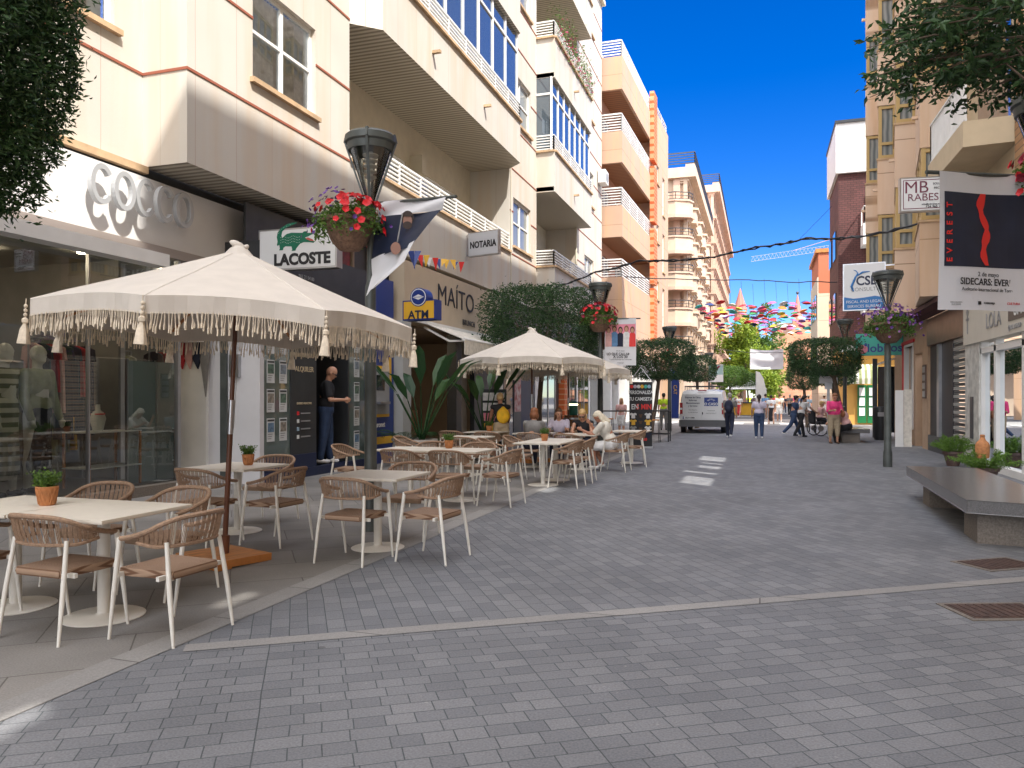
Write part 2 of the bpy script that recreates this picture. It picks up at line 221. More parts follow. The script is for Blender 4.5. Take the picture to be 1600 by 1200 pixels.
# ------------------------------------------------------------------ mesh helpers
class MB:
    def __init__(s, T=None): s.v = []; s.f = []; s.mi = []; s.cur = 0; s.T = T
    def add(s, vs, fs):
        b = len(s.v); T = s.T
        s.v += [tuple(T(*p)) if T else tuple(p) for p in vs]; s.f += [tuple(b + i for i in f) for f in fs]; s.mi += [s.cur] * len(fs); return s
    def box(s, x0, x1, y0, y1, z0, z1):
        return s.add([(x0, y0, z0), (x1, y0, z0), (x1, y1, z0), (x0, y1, z0), (x0, y0, z1), (x1, y0, z1), (x1, y1, z1), (x0, y1, z1)],
                     [(0, 3, 2, 1), (4, 5, 6, 7), (0, 1, 5, 4), (1, 2, 6, 5), (2, 3, 7, 6), (3, 0, 4, 7)])
    def quad(s, *p): return s.add(p, [tuple(range(len(p)))])
    def bar(s, a, b, w, h=None):
        """rectangular bar from a to b"""
        a, b = Vector(a), Vector(b); h = h or w; d = (b - a).normalized(); up = Vector((0, 0, 1)) if abs(d.z) < 0.95 else Vector((0, 1, 0))
        x = d.cross(up).normalized() * w / 2; y = x.cross(d).normalized() * h / 2
        vs = [a - x - y, a + x - y, a + x + y, a - x + y, b - x - y, b + x - y, b + x + y, b - x + y]
        return s.add(vs, [(0, 3, 2, 1), (4, 5, 6, 7), (0, 1, 5, 4), (1, 2, 6, 5), (2, 3, 7, 6), (3, 0, 4, 7)])
    def tube(s, pts, r, n=8, caps=True, flat=1.0):
        pts = [Vector(p) for p in pts]; k = len(pts); rs = r if isinstance(r, (list, tuple)) else [r] * k
        vs = []; ref = None
        for i, p in enumerate(pts):
            d = (pts[min(i + 1, k - 1)] - pts[max(i - 1, 0)])
            d = d.normalized() if d.length > 1e-9 else Vector((0, 0, 1))
            if ref is None: ref = Vector((0, 0, 1)) if abs(d.z) < 0.9 else Vector((1, 0, 0))
            x = ref - d * ref.dot(d)
            if x.length < 1e-4: x = d.orthogonal()
            x.normalize(); y = d.cross(x); ref = x
            for j in range(n):
                a = 2 * PI * j / n; vs.append(p + x * (math.cos(a) * rs[i] * flat) + y * (math.sin(a) * rs[i]))
        fs = [(i * n + j, i * n + (j + 1) % n, (i + 1) * n + (j + 1) % n, (i + 1) * n + j) for i in range(k - 1) for j in range(n)]
        if caps: fs += [tuple(range(n - 1, -1, -1)), tuple((k - 1) * n + j for j in range(n))]
        return s.add(vs, fs)
    def lathe(s, prof, n=24, c=(0, 0, 0), sx=1, sy=1, wob=0):
        vs = []; fs = []; k = len(prof)
        for i, (r, z) in enumerate(prof):
            for j in range(n):
                a = 2 * PI * j / n; rr = r * (1 + wob * math.sin(j * 2.3 + i)); vs.append((c[0] + rr * sx * math.cos(a), c[1] + rr * sy * math.sin(a), c[2] + z))
        fs = [(i * n + j, i * n + (j + 1) % n, (i + 1) * n + (j + 1) % n, (i + 1) * n + j) for i in range(k - 1) for j in range(n)]
        fs += [tuple(range(n - 1, -1, -1)), tuple((k - 1) * n + j for j in range(n))]
        return s.add(vs, fs)
    def ell(s, c, r, nu=12, nv=8, R3=None):
        vs = [];
        for i in range(nv + 1):
            t = PI * i / nv
            for j in range(nu):
                a = 2 * PI * j / nu; v = Vector((r[0] * math.sin(t) * math.cos(a), r[1] * math.sin(t) * math.sin(a), -r[2] * math.cos(t)))
                if R3: v = R3 @ v
                vs.append((c[0] + v.x, c[1] + v.y, c[2] + v.z))
        fs = [(i * nu + j, i * nu + (j + 1) % nu, (i + 1) * nu + (j + 1) % nu, (i + 1) * nu + j) for i in range(nv) for j in range(nu)]
        return s.add(vs, fs)
    def cap(s, a, ra, b, rb, n=10):
        a, b = Vector(a), Vector(b); d = (b - a).normalized() if (b - a).length > 1e-6 else Vector((0, 0, 1)); pts = []; rs = []
        for t in (-1, -.7, -.35, 0): pts.append(a + d * ra * t); rs.append(ra * math.sqrt(max(0.0004, 1 - t * t)))
        for t in (0, .35, .7, 1): pts.append(b + d * rb * t); rs.append(rb * math.sqrt(max(0.0004, 1 - t * t)))
        return s.tube(pts, rs, n)
    def poly(s, pts, O, ux, uy, th=0.0):
        """flat outline pts (2-D) placed at O along axes ux, uy, thickness th"""
        O, ux, uy = Vector(O), Vector(ux), Vector(uy); nn = ux.cross(uy).normalized(); k = len(pts)
        f = [O + ux * p[0] + uy * p[1] for p in pts]
        if not th: return s.add(f, [tuple(range(k))])
        bk = [q - nn * th for q in f]
        return s.add(f + bk, [tuple(range(k)), tuple(range(2 * k - 1, k - 1, -1))] + [(i, i + k, (i + 1) % k + k, (i + 1) % k) for i in range(k)])
    def build(s, name, mats, parent=None, smooth=None):
        me = bpy.data.meshes.new(name); me.from_pydata(s.v, [], s.f); me.update()
        mats = mats if isinstance(mats, (list, tuple)) else [mats]
        for m in mats: me.materials.append(M[m] if isinstance(m, str) else m)
        if len(mats) > 1: me.polygons.foreach_set('material_index', s.mi)
        if smooth:
            me.polygons.foreach_set('use_smooth', [True] * len(me.polygons)); me.set_sharp_from_angle(angle=R(smooth))
        o = bpy.data.objects.new(name, me); COL.objects.link(o)
        if parent: o.parent = parent
        return o

def tag(o, label, cat, group=None):
    o['label'] = label; o['category'] = cat
    if group: o['group'] = group
    return o
def struct(o, kind='structure'): o['kind'] = kind; return o
def thing(name, label, cat, loc=(0, 0, 0), rz=0.0, group=None, tilt=None):
    o = bpy.data.objects.new(name, None); COL.objects.link(o); o.location = loc; o.rotation_euler = tilt if tilt else (0, 0, rz); o.empty_display_size = 0.2
    return tag(o, label, cat, group)
KIDS = {}
def kids(o): return [c for c in COL.objects if c.parent is o]
def dup(root, loc, rz=None, label=None, group=None, scale=None, tilt=None):
    if root.name not in KIDS: KIDS[root.name] = [(c, kids(c)) for c in kids(root)]
    r = root.copy(); COL.objects.link(r); r.location = loc
    if rz is not None: r.rotation_euler = (0, 0, rz)
    if tilt: r.rotation_euler = tilt
    if scale: r.scale = (scale,) * 3 if not isinstance(scale, tuple) else scale
    if label: r['label'] = label
    if group: r['group'] = group
    for ch, gs in KIDS[root.name]:
        c = ch.copy(); COL.objects.link(c); c.parent = r
        for g in gs:
            d = g.copy(); COL.objects.link(d); d.parent = c
    return r

def text(s, size, O, ux, uy, mat, parent=None, name='lettering', align='CENTER', ext=0.004, bold=0.0, sx=1.0, spacing=1.0, shear=0.0):
    cu = bpy.data.curves.new('t', 'FONT'); cu.body = s; cu.size = size; cu.align_x = align; cu.align_y = 'CENTER'; cu.extrude = ext; cu.offset = bold * size; cu.space_character = spacing; cu.shear = shear; cu.resolution_u = 4
    to = bpy.data.objects.new('t', cu); COL.objects.link(to); dg = bpy.context.evaluated_depsgraph_get(); me = bpy.data.meshes.new_from_object(to.evaluated_get(dg)); bpy.data.objects.remove(to)
    ux, uy = Vector(ux).normalized(), Vector(uy).normalized(); n = ux.cross(uy)
    Mx = Matrix(((ux.x * sx, uy.x, n.x, O[0]), (ux.y * sx, uy.y, n.y, O[1]), (ux.z * sx, uy.z, n.z, O[2]), (0, 0, 0, 1)))
    me.transform(Mx); me.materials.clear(); me.materials.append(M[mat]); me.name = name
    o = bpy.data.objects.new(name, me); COL.objects.link(o)
    if parent: o.parent = parent
    return o

def remeshed(mb, name, mats, parent, vox=0.02, smooth=4):
    o = mb.build(name, mats, None); m = o.modifiers.new('r', 'REMESH'); m.mode = 'VOXEL'; m.voxel_size = vox; m.use_smooth_shade = True
    s = o.modifiers.new('s', 'SMOOTH'); s.iterations = smooth; s.factor = 0.5
    dg = bpy.context.evaluated_depsgraph_get(); me = bpy.data.meshes.new_from_object(o.evaluated_get(dg)); me.name = name
    old = o.data; bpy.data.objects.remove(o); bpy.data.meshes.remove(old)
    if not me.materials: me.materials.append(M[mats])
    n = bpy.data.objects.new(name, me); COL.objects.link(n); n.parent = parent; return n

def leafmesh(pts, size, mat, name, parent, seed=1, droop=0.0, aspect=0.36, outward=None):
    """one small pointed leaf at each point"""
    r = random.Random(seed); vs = []; fs = []
    for p in pts:
        d = Vector((r.gauss(0, 1), r.gauss(0, 1), r.gauss(0, 0.7) - droop))
        if outward is not None: d += (Vector(p) - outward).normalized() * 1.1
        d.normalize(); x = d.cross(Vector((r.gauss(0, 1), r.gauss(0, 1), r.gauss(0, 1)))).normalized(); L = size * r.uniform(0.6, 1.3); w = L * aspect
        p = Vector(p); b = len(vs); nn = d.cross(x) * (w * 0.25)
        vs += [tuple(p), tuple(p + d * L * .45 + x * w * .5 + nn), tuple(p + d * L), tuple(p + d * L * .45 - x * w * .5 + nn)]; fs.append((b, b + 1, b + 2, b + 3))
    me = bpy.data.meshes.new(name); me.from_pydata(vs, [], fs); me.materials.append(M[mat] if isinstance(mat, str) else mat); me.update()
    o = bpy.data.objects.new(name, me); COL.objects.link(o)
    if parent: o.parent = parent
    return o
def boxcrown(c, hx, hy, hz, n, seed, pw=3.5, rough=0.12, sprig=0.04):
    """points of a clipped, rounded-box crown, thicker at its skin, with an uneven outline"""
    r = random.Random(seed); out = []
    while len(out) < n:
        v = Vector((r.gauss(0, 1), r.gauss(0, 1), r.gauss(0, 1))).normalized()
        k = (abs(v.x) ** pw + abs(v.y) ** pw + abs(v.z) ** pw) ** (-1 / pw)
        nn = noise.noise(v * 2.6 + Vector((seed, 0, 0))); n2 = noise.noise(v * 7 + Vector((0, seed, 0)))
        t = (1 - 0.35 * r.random() ** 2.2) * (1 + rough * nn + rough * .6 * n2)
        if r.random() < sprig: t *= 1.0 + r.random() * 0.14
        if n2 < -0.28 and r.random() < 0.75: continue
        out.append((c[0] + v.x * k * hx * t, c[1] + v.y * k * hy * t, c[2] + v.z * k * hz * t))
    return out
def trunk(mb, base, top, r0, r1, branches=5, spread=0.8, up=0.7, seed=3, bend=0.06):
    r = random.Random(seed); b, t = Vector(base), Vector(top); mid = (b + t) / 2 + Vector((r.uniform(-bend, bend), r.uniform(-bend, bend), 0)) * 2
    mb.tube([b - Vector((0, 0, .05)), b + (mid - b) * .3, mid, t], [r0 * 1.35, r0, (r0 + r1) / 2, r1], 10)
    for i in range(branches):
        a = 2 * PI * i / branches + r.random(); s = t - (t - b) * r.uniform(0.0, 0.12); e = s + Vector((math.cos(a) * spread, math.sin(a) * spread, up * r.uniform(.7, 1.2)))
        m = s + (e - s) * .5 + Vector((0, 0, -.05 * spread)); mb.tube([s, m, e], [r1 * .7, r1 * .45, r1 * .15], 6)
        for q in range(3):
            e2 = e + Vector((r.uniform(-1, 1), r.uniform(-1, 1), r.uniform(.2, 1))) * spread * .4; mb.tube([m, e2], [r1 * .3, r1 * .08], 5)
# ================================================================== GROUND
def sheet(name, poly, z, mat):
    mb = MB(); mb.add([(x, y, z) for x, y in poly], [tuple(range(len(poly)))]); return struct(mb.build(name, mat))
sheet('ground', [(-900, -200), (900, -200), (900, 1600), (-900, 1600)], -0.06, 'asphalt')
ys = lambda x: 3.86 + (x + 3.4) * 0.667                     # the pale strip that crosses the paving
sheet('street_paving_near', [(-3.45, -14), (4.9, -14), (4.9, ys(4.9)), (-3.45, ys(-3.45))], 0.0, 'paver_b')
sheet('street_paving', [(-3.45, ys(-3.45)), (4.9, ys(4.9)), (4.9, 44), (-3.45, 44)], 0.0, 'paver_a')
sheet('pavement', [(-11.5, -14), (-3.45, -14), (-3.45, 44), (-11.5, 44)], 0.0, 'slab')
sheet('kerb_strip', [(-3.66, -14), (-3.45, -14), (-3.45, 44), (-3.66, 44)], 0.004, 'band')
d = Vector((1, .667)).normalized(); n_ = Vector((-d.y, d.x)) * 0.07
a = Vector((-3.38, ys(-3.38))); b = Vector((4.9, ys(4.9)))
sheet('stone_strip', [tuple(a - n_), tuple(b - n_), tuple(b + n_), tuple(a + n_)], 0.004, 'band')
sheet('cross_street', [(-60, 44), (90, 44), (90, 56), (-60, 56)], 0.0, 'pale_road')
sheet('plaza_paving', [(4.9, 28), (60, 28), (60, 44), (4.9, 44)], 0.0, 'pale_road')
sheet('far_street', [(-8, 56), (9, 56), (9, 150), (-8, 150)], 0.0, 'asphalt')
sheet('far_pavement', [(9, 56), (40, 56), (40, 150), (9, 150)], 0.0, 'pale_road')
mb = MB()
for i in range(7): mb.box(-5.5 + i * 1.3, -4.9 + i * 1.3, 45.2, 48.4, 0.0, 0.004)
struct(mb.build('crossing_stripes', 'paint'))
def manhole(px, py, rz, label):
    p = G(px, py); t = thing('manhole_cover', label, 'manhole cover', (p.x, p.y, 0), rz, 'rusty covers set in the paving')
    mb = MB(); mb.box(-.33, .33, -.22, .22, 0.001, 0.008); mb.build('frame', 'granite_rough', t)
    mb = MB(); mb.box(-.29, .29, -.18, .18, 0.008, 0.011)
    for i in range(9): mb.box(-.27 + i * .062, -.235 + i * .062, -.16, .16, 0.011, 0.015)
    mb.build('lid', pmat('rusty_iron', (0.07, 0.04, 0.03), 0.7, var=0.3, vscale=20), t)
manhole(1560, 882, R(34), 'rusty brown manhole cover just past the pale stone strip, beside the granite bench')
manhole(1560, 956, R(20), 'rusty brown manhole cover nearer the camera, this side of the pale stone strip')

# ================================================================== FACADE HELPERS
def wallgrid(mb, u0, u1, z0, z1, w, ops, dep=0.18):
    """wall face on the plane w with rectangular openings (a,b,c,d) and reveals"""
    us = sorted({u0, u1} | {o[0] for o in ops} | {o[1] for o in ops}); zs = sorted({z0, z1} | {o[2] for o in ops} | {o[3] for o in ops})
    us = [u for u in us if u0 <= u <= u1]; zs = [z for z in zs if z0 <= z <= z1]
    for i in range(len(us) - 1):
        for j in range(len(zs) - 1):
            uc, zc = (us[i] + us[i + 1]) / 2, (zs[j] + zs[j + 1]) / 2
            if any(o[0] < uc < o[1] and o[2] < zc < o[3] for o in ops): continue
            mb.quad((us[i], w, zs[j]), (us[i + 1], w, zs[j]), (us[i + 1], w, zs[j + 1]), (us[i], w, zs[j + 1]))
    for a, b, c, d in ops:
        for p, q in (((a, c), (b, c)), ((b, c), (b, d)), ((b, d), (a, d)), ((a, d), (a, c))):
            mb.quad((p[0], w, p[1]), (q[0], w, q[1]), (q[0], w - dep, q[1]), (p[0], w - dep, p[1]))
def window(T, par, u0, u1, z0, z1, w, n=2, trans=0.62, frame='white', pane='pane', sill=True, fw=0.07, dep=0.16, blinds=False):
    f = MB(T); wi = w - dep
    f.box(u0, u0 + fw, wi, wi + .06, z0, z1); f.box(u1 - fw, u1, wi, wi + .06, z0, z1); f.box(u0 + fw, u1 - fw, wi, wi + .06, z0, z0 + fw); f.box(u0 + fw, u1 - fw, wi, wi + .06, z1 - fw, z1)
    for i in range(1, n):
        u = u0 + (u1 - u0) * i / n; f.box(u - fw * .6, u + fw * .6, wi, wi + .062, z0 + fw, z1 - fw)
    if trans:
        zt = z0 + (z1 - z0) * trans; f.box(u0 + fw, u1 - fw, wi, wi + .058, zt - fw * .4, zt + fw * .4)
    fo = f.build('window', frame, par)
    g = MB(T); g.quad((u0 + .02, wi + .02, z0 + .02), (u1 - .02, wi + .02, z0 + .02), (u1 - .02, wi + .02, z1 - .02), (u0 + .02, wi + .02, z1 - .02)); g.build('pane', 'glass' if blinds else pane, fo)
    if blinds:
        s = MB(T); k = int((u1 - u0) / .09)
        for i in range(k):
            u = u0 + .05 + i * .09; s.quad((u, wi - .12, z0 + .12), (u + .07, wi - .08, z0 + .12), (u + .07, wi - .08, z1), (u, wi - .12, z1))
        s.build('blind', 'c_cream', fo)
        s = MB(T); s.box(u0 - .1, u1 + .1, wi - .9, wi - .85, z0 - .1, z1 + .1); s.build('dark_room', 'charcoal', fo)
    if sill:
        s = MB(T); s.box(u0 - .08, u1 + .08, w - .02, w + .09, z0 - .09, z0 - .003); s.build('sill', 'sill', fo)
    return fo
M['sill'] = pmat('rust_stained_sill', (0.50, 0.34, 0.2), 0.8, var=0.2)
def railing(T, par, pts, z0, z1, bars=6, post=1.3, mat='white', r=.022):
    """horizontal-bar railing along plan points (u,w)"""
    mb = MB(T)
    for i in range(len(pts) - 1):
        a, b = Vector(pts[i]), Vector(pts[i + 1]); L = (b - a).length; k = max(1, round(L / post))
        for j in range(bars):
            z = z0 + .06 + (z1 - z0 - .06) * j / (bars - 1); rr = r * 1.5 if j == bars - 1 else r
            mb.bar((a.x, a.y, z), (b.x, b.y, z), rr * 2, rr * 1.6)
        for j in range(k + 1):
            p = a + (b - a) * j / k; mb.bar((p.x, p.y, z0), (p.x, p.y, z1), .05, .05)
    return mb.build('railing', mat, par)
def vrailing(T, par, pts, z0, z1, gap=.12, mat='white'):
    mb = MB(T)
    for i in range(len(pts) - 1):
        a, b = Vector(pts[i]), Vector(pts[i + 1]); k = max(2, round((b - a).length / gap))
        for z in (z0 + .04, z1): mb.bar((a.x, a.y, z), (b.x, b.y, z), .05, .04)
        for j in range(k + 1):
            p = a + (b - a) * j / k; mb.bar((p.x, p.y, z0), (p.x, p.y, z1), .028, .028)
    return mb.build('railing', mat, par)
def prismU(mb, plan, z0, z1):
    """vertical prism over plan points (u,w)"""
    k = len(plan); mb.add([(p[0], p[1], z0) for p in plan] + [(p[0], p[1], z1) for p in plan],
                          [tuple(range(k)), tuple(range(2 * k - 1, k - 1, -1))] + [(i, (i + 1) % k, (i + 1) % k + k, i + k) for i in range(k)])

# ================================================================== CREAM APARTMENT BLOCK (left, near)
TA = lambda u, w, z: (-8.5 + w, u, z)
A = thing('apartment_building', 'near cream apartment block with red joint lines and white railings on the left', 'building', (-9, 10, 0))
A.location = (0, 0, 0)
FL = [5.1, 9.65, 14.15, 18.7]; TOPA = 23.4
wl = MB(TA); sd_ = MB(TA); rj = MB(TA); sh = MB(TA); sf = MB(TA)
SEG0, SEG1, SEG3, SEG5 = (-12.0, 9.8), (9.8, 14.75), (25.9, 29.3), (36.2, 42.4)
wins = []
for k, z in enumerate(FL):
    zz = z + 2.05; zt = z + 3.8
    wins += [(0, 7.2, 9.25, zz, zt), (0, 2.2, 4.2, zz, zt), (0, -4, -2, zz, zt), (1, 11.42, 13.42, zz, zt), (3, 26.3, 28.5, zz - .15, zt - .15), (5, 38.0, 40.2, zz - .15, zt - .15)]
def ops(seg): return [(a, b, c, d) for s, a, b, c, d in wins if s == seg]
wallgrid(wl, *SEG0, 5.1, TOPA, -.86, ops(0)); wallgrid(wl, *SEG1, 5.2, TOPA, 0, ops(1)); wallgrid(wl, *SEG3, 5.1, TOPA, 0, ops(3)); wallgrid(wl, *SEG5, 5.1, TOPA, 0, ops(5))
sd_.quad((9.8, -.86, 5.2), (9.8, 0, 5.2), (9.8, 0, TOPA), (9.8, -.86, TOPA)); 
sd_.quad((42.4, 0, 0), (42.4, -12, 0), (42.4, -12, TOPA), (42.4, 0, TOPA)); sd_.quad((-12, -.86, 0), (-12, -12, 0), (-12, -12, TOPA), (-12, -.86, TOPA))
# return walls beside the balcony recesses
for u in (14.75, 25.9, 29.3, 36.2): sd_.quad((u, 0, 5.1), (u, -1.5, 5.1), (u, -1.5, TOPA), (u, 0, TOPA))
for (a, b) in ((14.75, 25.9), (29.3, 36.2)):
    m = (a + b) / 2; o_ = []
    for z in FL: o_ += [(a + .7, a + 2.0, z + 1.1, z + 3.4), (m - 1.9, m + .3, z + 1.1, z + 3.4), (m + 1.0, b - 1.2 if b - m > 3 else m + 1.6, z + 1.1, z + 3.4)]
    o_ = [o for o in o_ if o[1] < b - .2]
    wallgrid(sh, a, b, 5.1, TOPA, -1.5, o_, .12)
    for o in o_: window(TA, A, o[0], o[1], o[2], o[3], -1.5, 2, 0, pane='pane', sill=False, dep=.1)
sh.build('recess_wall', 'cream_shade', A)
# soffits and floors of the balconies
for i, z in enumerate(FL):
    for (a, b, pr) in ((14.75, 25.9, .55), (29.3, 36.2, .75)):
        p = pr if i or a > 20 else 0.0
        if p: sf.quad((a + .5, p, z), (b - .5, p, z), (b, 0, z), (a, 0, z)) if a < 20 else sf.quad((a, p, z), (b, p, z), (b, 0, z), (a, 0, z))
        sf.quad((a, 0, z), (b, 0, z), (b, -1.5, z), (a, -1.5, z)); sh2 = None
sf.quad((9.8, 0, 5.2), (14.75, 0, 5.2), (14.75, -.86, 5.2), (9.8, -.86, 5.2))
sf.build('slatted_soffit', 'slats', A)
# overhang soffit above the shop fronts
mb = MB(TA); mb.box(-12, 9.8, -.84, -.74, 5.08, 5.19); mb.build('cornice', 'sill', A)
mb = MB(TA); mb.box(-12, 14.7, -11.9, -.88, 4.02, 5.24); mb.box(14.71, 42.3, -11.9, -.93, 4.02, 5.07); mb.build('shop_soffit', 'charcoal', A)
# parapets with a rail of horizontal bars
for i, z in enumerate(FL):
    for (a, b, pr) in ((14.75, 25.9, .55), (29.3, 36.2, .75)):
        near = a < 20; p = pr if i or not near else 0.0; top = z + 1.6 - (.15 if near and i else 0)
        plan = [(a, 0), (a + .5 if near and p else a, p), (b - .5 if near and p else b, p), (b, 0)] if p else [(a, 0), (b, 0)]
        mb = MB(TA)
        for q in range(len(plan) - 1):
            (ua, wa), (ub, wb) = plan[q], plan[q + 1]
            mb.quad((ua, wa, z), (ub, wb, z), (ub, wb, top), (ua, wa, top))
        mb.build('parapet', 'cream', A)
        mb = MB(TA)
        for q in range(len(plan) - 1):
            (ua, wa), (ub, wb) = plan[q], plan[q + 1]; mb.bar((ua, wa, top), (ub, wb, top), .17, .07)
        mb.build('coping', 'sill', A)
        mb = MB(TA); prismU(mb, [(u, w - .03) for u, w in plan] + [(b - .01, -1.49), (a + .01, -1.49)], z + .03, z + .2); mb.build('balcony_floor', 'cream_shade', A)
        railing(TA, A, [(u, w - .04) for u, w in plan], top + .03, top + .62, 6 if near and i == 0 else 6)
        # rain spouts
        if i:
            for u in ((a + 3.2, a + 7.0) if near else (a + 3.3,)):
                mb = MB(TA); mb.box(u - .05, u + .05, p, p + .22, z + .62, z + .69); mb.build('rain_spout', 'sill', A)
        # glazed-in balcony
        if (near and i == 1) or (near and i == 2) or (not near and i == 1):
            mb = MB(TA); g = MB(TA); zc = z + (4.55 if i < 3 else 4.4); zl = top + .05; q0, q1 = plan[1], plan[2]; nn = 8 if near else 7
            for q in range(nn + 1):
                u = q0[0] + (q1[0] - q0[0]) * q / nn; mb.box(u - .05, u + .05, p - .17, p - .10, zl, zc - .02)
            mb.box(q0[0], q1[0], p - .175, p - .095, zc - .72, zc - .64); mb.box(q0[0], q1[0], p - .175, p - .095, zl, zl + .08)
            for (e, f_) in ((plan[0], plan[1]), (plan[2], plan[3])):
                mb.bar((e[0], e[1] - .12, zc - .68), (f_[0], f_[1] - .12, zc - .68), .07, .08)
                g.quad((e[0], e[1] - .13, zl), (f_[0], f_[1] - .13, zl), (f_[0], f_[1] - .13, zc - .03), (e[0], e[1] - .13, zc - .03))
            fo = mb.build('balcony_glazing', 'white', A)
            g.quad((q0[0], p - .135, zl), (q1[0], p - .135, zl), (q1[0], p - .135, zc - .03), (q0[0], p - .135, zc - .03)); g.build('pane', 'pane_blue', fo)
for s_, a, b, c, d in wins:
    w = {0: -.86, 1: 0, 3: 0, 5: 0}[s_]
    window(TA, A, a, b, c, d, w, 2, .52, blinds=(s_ in (0, 1) and c < 8 and a > 5))
wl.build('wall', 'cream', A); sd_.build('return_wall', 'cream_side', A)
for z in [6.67 + 1.53 * i for i in range(11)]:
    if z > TOPA: break
    for (a, b, w) in ((-12, 9.8, -.855), (9.8, 14.75, .004), (25.9, 29.3, .004), (36.2, 42.4, .004)):
        cuts = sorted([(q[1], q[2]) for q in wins if q[0] == {-.855: 0}.get(w, {9.8: 1, 25.9: 3, 36.2: 5}.get(a)) and q[3] - .01 < z < q[4] + .01]); x = a
        for c0, c1 in cuts: rj.box(x, c0, w - .003, w + .012, z - .022, z + .022); x = c1
        rj.box(x, b, w - .003, w + .012, z - .022, z + .022)
    rj.box(9.785, 9.797, -.85, .016, z - .022, z + .022)
rj.build('red_joint', 'redjoint', A)
mb = MB(TA); mb.box(-12.1, 42.5, -12, .2, TOPA, TOPA + .25); mb.build('roof', 'cream_shade', A)
railing(TA, A, [(9.8, .1), (42.3, .1)], TOPA + .25, TOPA + 1.1, 5, 2.0)
# small wall fittings on the first floor
mb = MB(TA); mb.box(20.9, 21.25, -1.5, -1.1, 8.2, 8.75); mb.build('wall_heater', 'cream_shade', A)
mb = MB(); mb.tube([(-10.0, 16.1, 8.7), (-9.93, 16.1, 8.7)], [.17, .17], 14); mb.build('wall_lamp', 'grey', A)

ac = thing('air_conditioner', 'white air conditioning unit high on the end of the cream block', 'air conditioner', (-8.3, 41.6, 13.2)); mb = MB(); mb.box(-.15, .25, -.45, .45, 0, .7); mb.build('casing', 'white', ac); mb = MB(); mb.tube([(.25, 0, .35), (.27, 0, .35)], .27, 18); mb.build('fan_grille', 'grey', ac)
bg_ = thing('balcony_plant', 'bougainvillea with pink flowers trailing along the third floor railing', 'plant', (-7.8, 32.5, 15.8)); r = random.Random(4)
leafmesh([(r.gauss(0, .18), r.uniform(-3, 3.4), r.uniform(-.25, .75) + .9 * math.exp(-(r.uniform(-1, 1)) ** 2 * 9)) for _ in range(1500)], .13, 'leaf_mid', 'leaves', bg_, 3); leafmesh([(r.gauss(.05, .18), r.uniform(-3, 3.4), r.uniform(-.2, .8)) for _ in range(500)], .12, pmat('bougainvillea_petals', (.4, .05, .12), .7), 'bracts', bg_, 5)
mb = MB(TA); mb.tube([(35.9, .06, 5.1), (35.9, .06, 23.3)], .05, 8); mb.build('drainpipe', 'cream_shade', A)
mb = MB(TA); mb.tube([(25.95, .03, 5.2), (25.97, .03, 9.5), (25.95, .03, 14)], .018, 6); mb.build('wall_cable', 'cream_shade', A)
# ================================================================== SHOP FRONTS UNDER THE CREAM BLOCK
# --- fashion shop
S = thing('fashion_shop', 'wide dark-glass fashion shop front with a white fascia behind the nearest tables', 'shop front', (0, 0, 0))
mb = MB(TA); mb.box(-12, 10.5, -.95, -.62, 0.0, .15); mb.build('plinth', 'granite_rough', S)
mb = MB(TA); mb.box(-12, 12.62, -.92, -.75, 3.98, 5.015); mb.build('fascia', pmat('white_fascia', (0.70, 0.68, 0.66), 0.5, var=0.02), S)
mb = MB(TA); mb.box(-12, 12.62, -.97, -.70, 3.83, 3.975); mb.build('fascia_trim', pmat('taupe_trim', (0.33, 0.28, 0.25), 0.6), S)
mb = MB(TA); mb.box(-12, 9.9, -.70, -.42, 3.60, 3.80); mb.build('roller_awning_box', 'white', S)
g = MB(TA)
for a, b in ((-12, -3), (-3, 3.2), (3.2, 8.7), (8.7, 10.5)): g.quad((a + .01, -.80, .15), (b - .01, -.80, .15), (b - .01, -.80, 3.82), (a + .01, -.80, 3.82))
g.quad((10.5, -.80, .15), (10.5, -1.9, .15), (10.5, -1.9, 3.82), (10.5, -.8, 3.82))
g.build('glass', 'glass', S)
mb = MB(TA)
for u in (3.2, 8.7): mb.box(u - .012, u + .012, -.83, -.77, .15, 3.82)
mb.box(10.47, 10.53, -.84, -.76, .15, 3.82); mb.build('mullion', 'steel', S)
mb = MB(TA); mb.box(-12, 10.4, -5.2, -5.1, 0, 3.9); mb.box(-12, 12.4, -5.2, -.98, 3.9, 3.97); mb.box(10.45, 10.5, -5.2, -2, 0, 3.9); mb.build('room_wall', pmat('shop_interior', (0.20, 0.19, 0.18), 0.8, var=.1), S)
mb = MB(TA); mb.box(-12, 10.4, -5.2, -.96, .0, .14); mb.build('room_floor', pmat('shop_floor', (0.12, 0.11, 0.10), 0.3), S)
lm = pmat('lamp_glow', (1.0, 0.80, 0.55), 0.5, emit=60)
for u, w in ((5.2, -2.0), (7.6, -2.2), (6.3, -3.4), (8.9, -3.0), (9.6, -1.9)):
    mb = MB(TA); mb.lathe([(.01, 3.86), (.06, 3.86), (.06, 3.885), (.01, 3.885)], 12, (u, w, 0)); mb.build('ceiling_spot', lm, S)
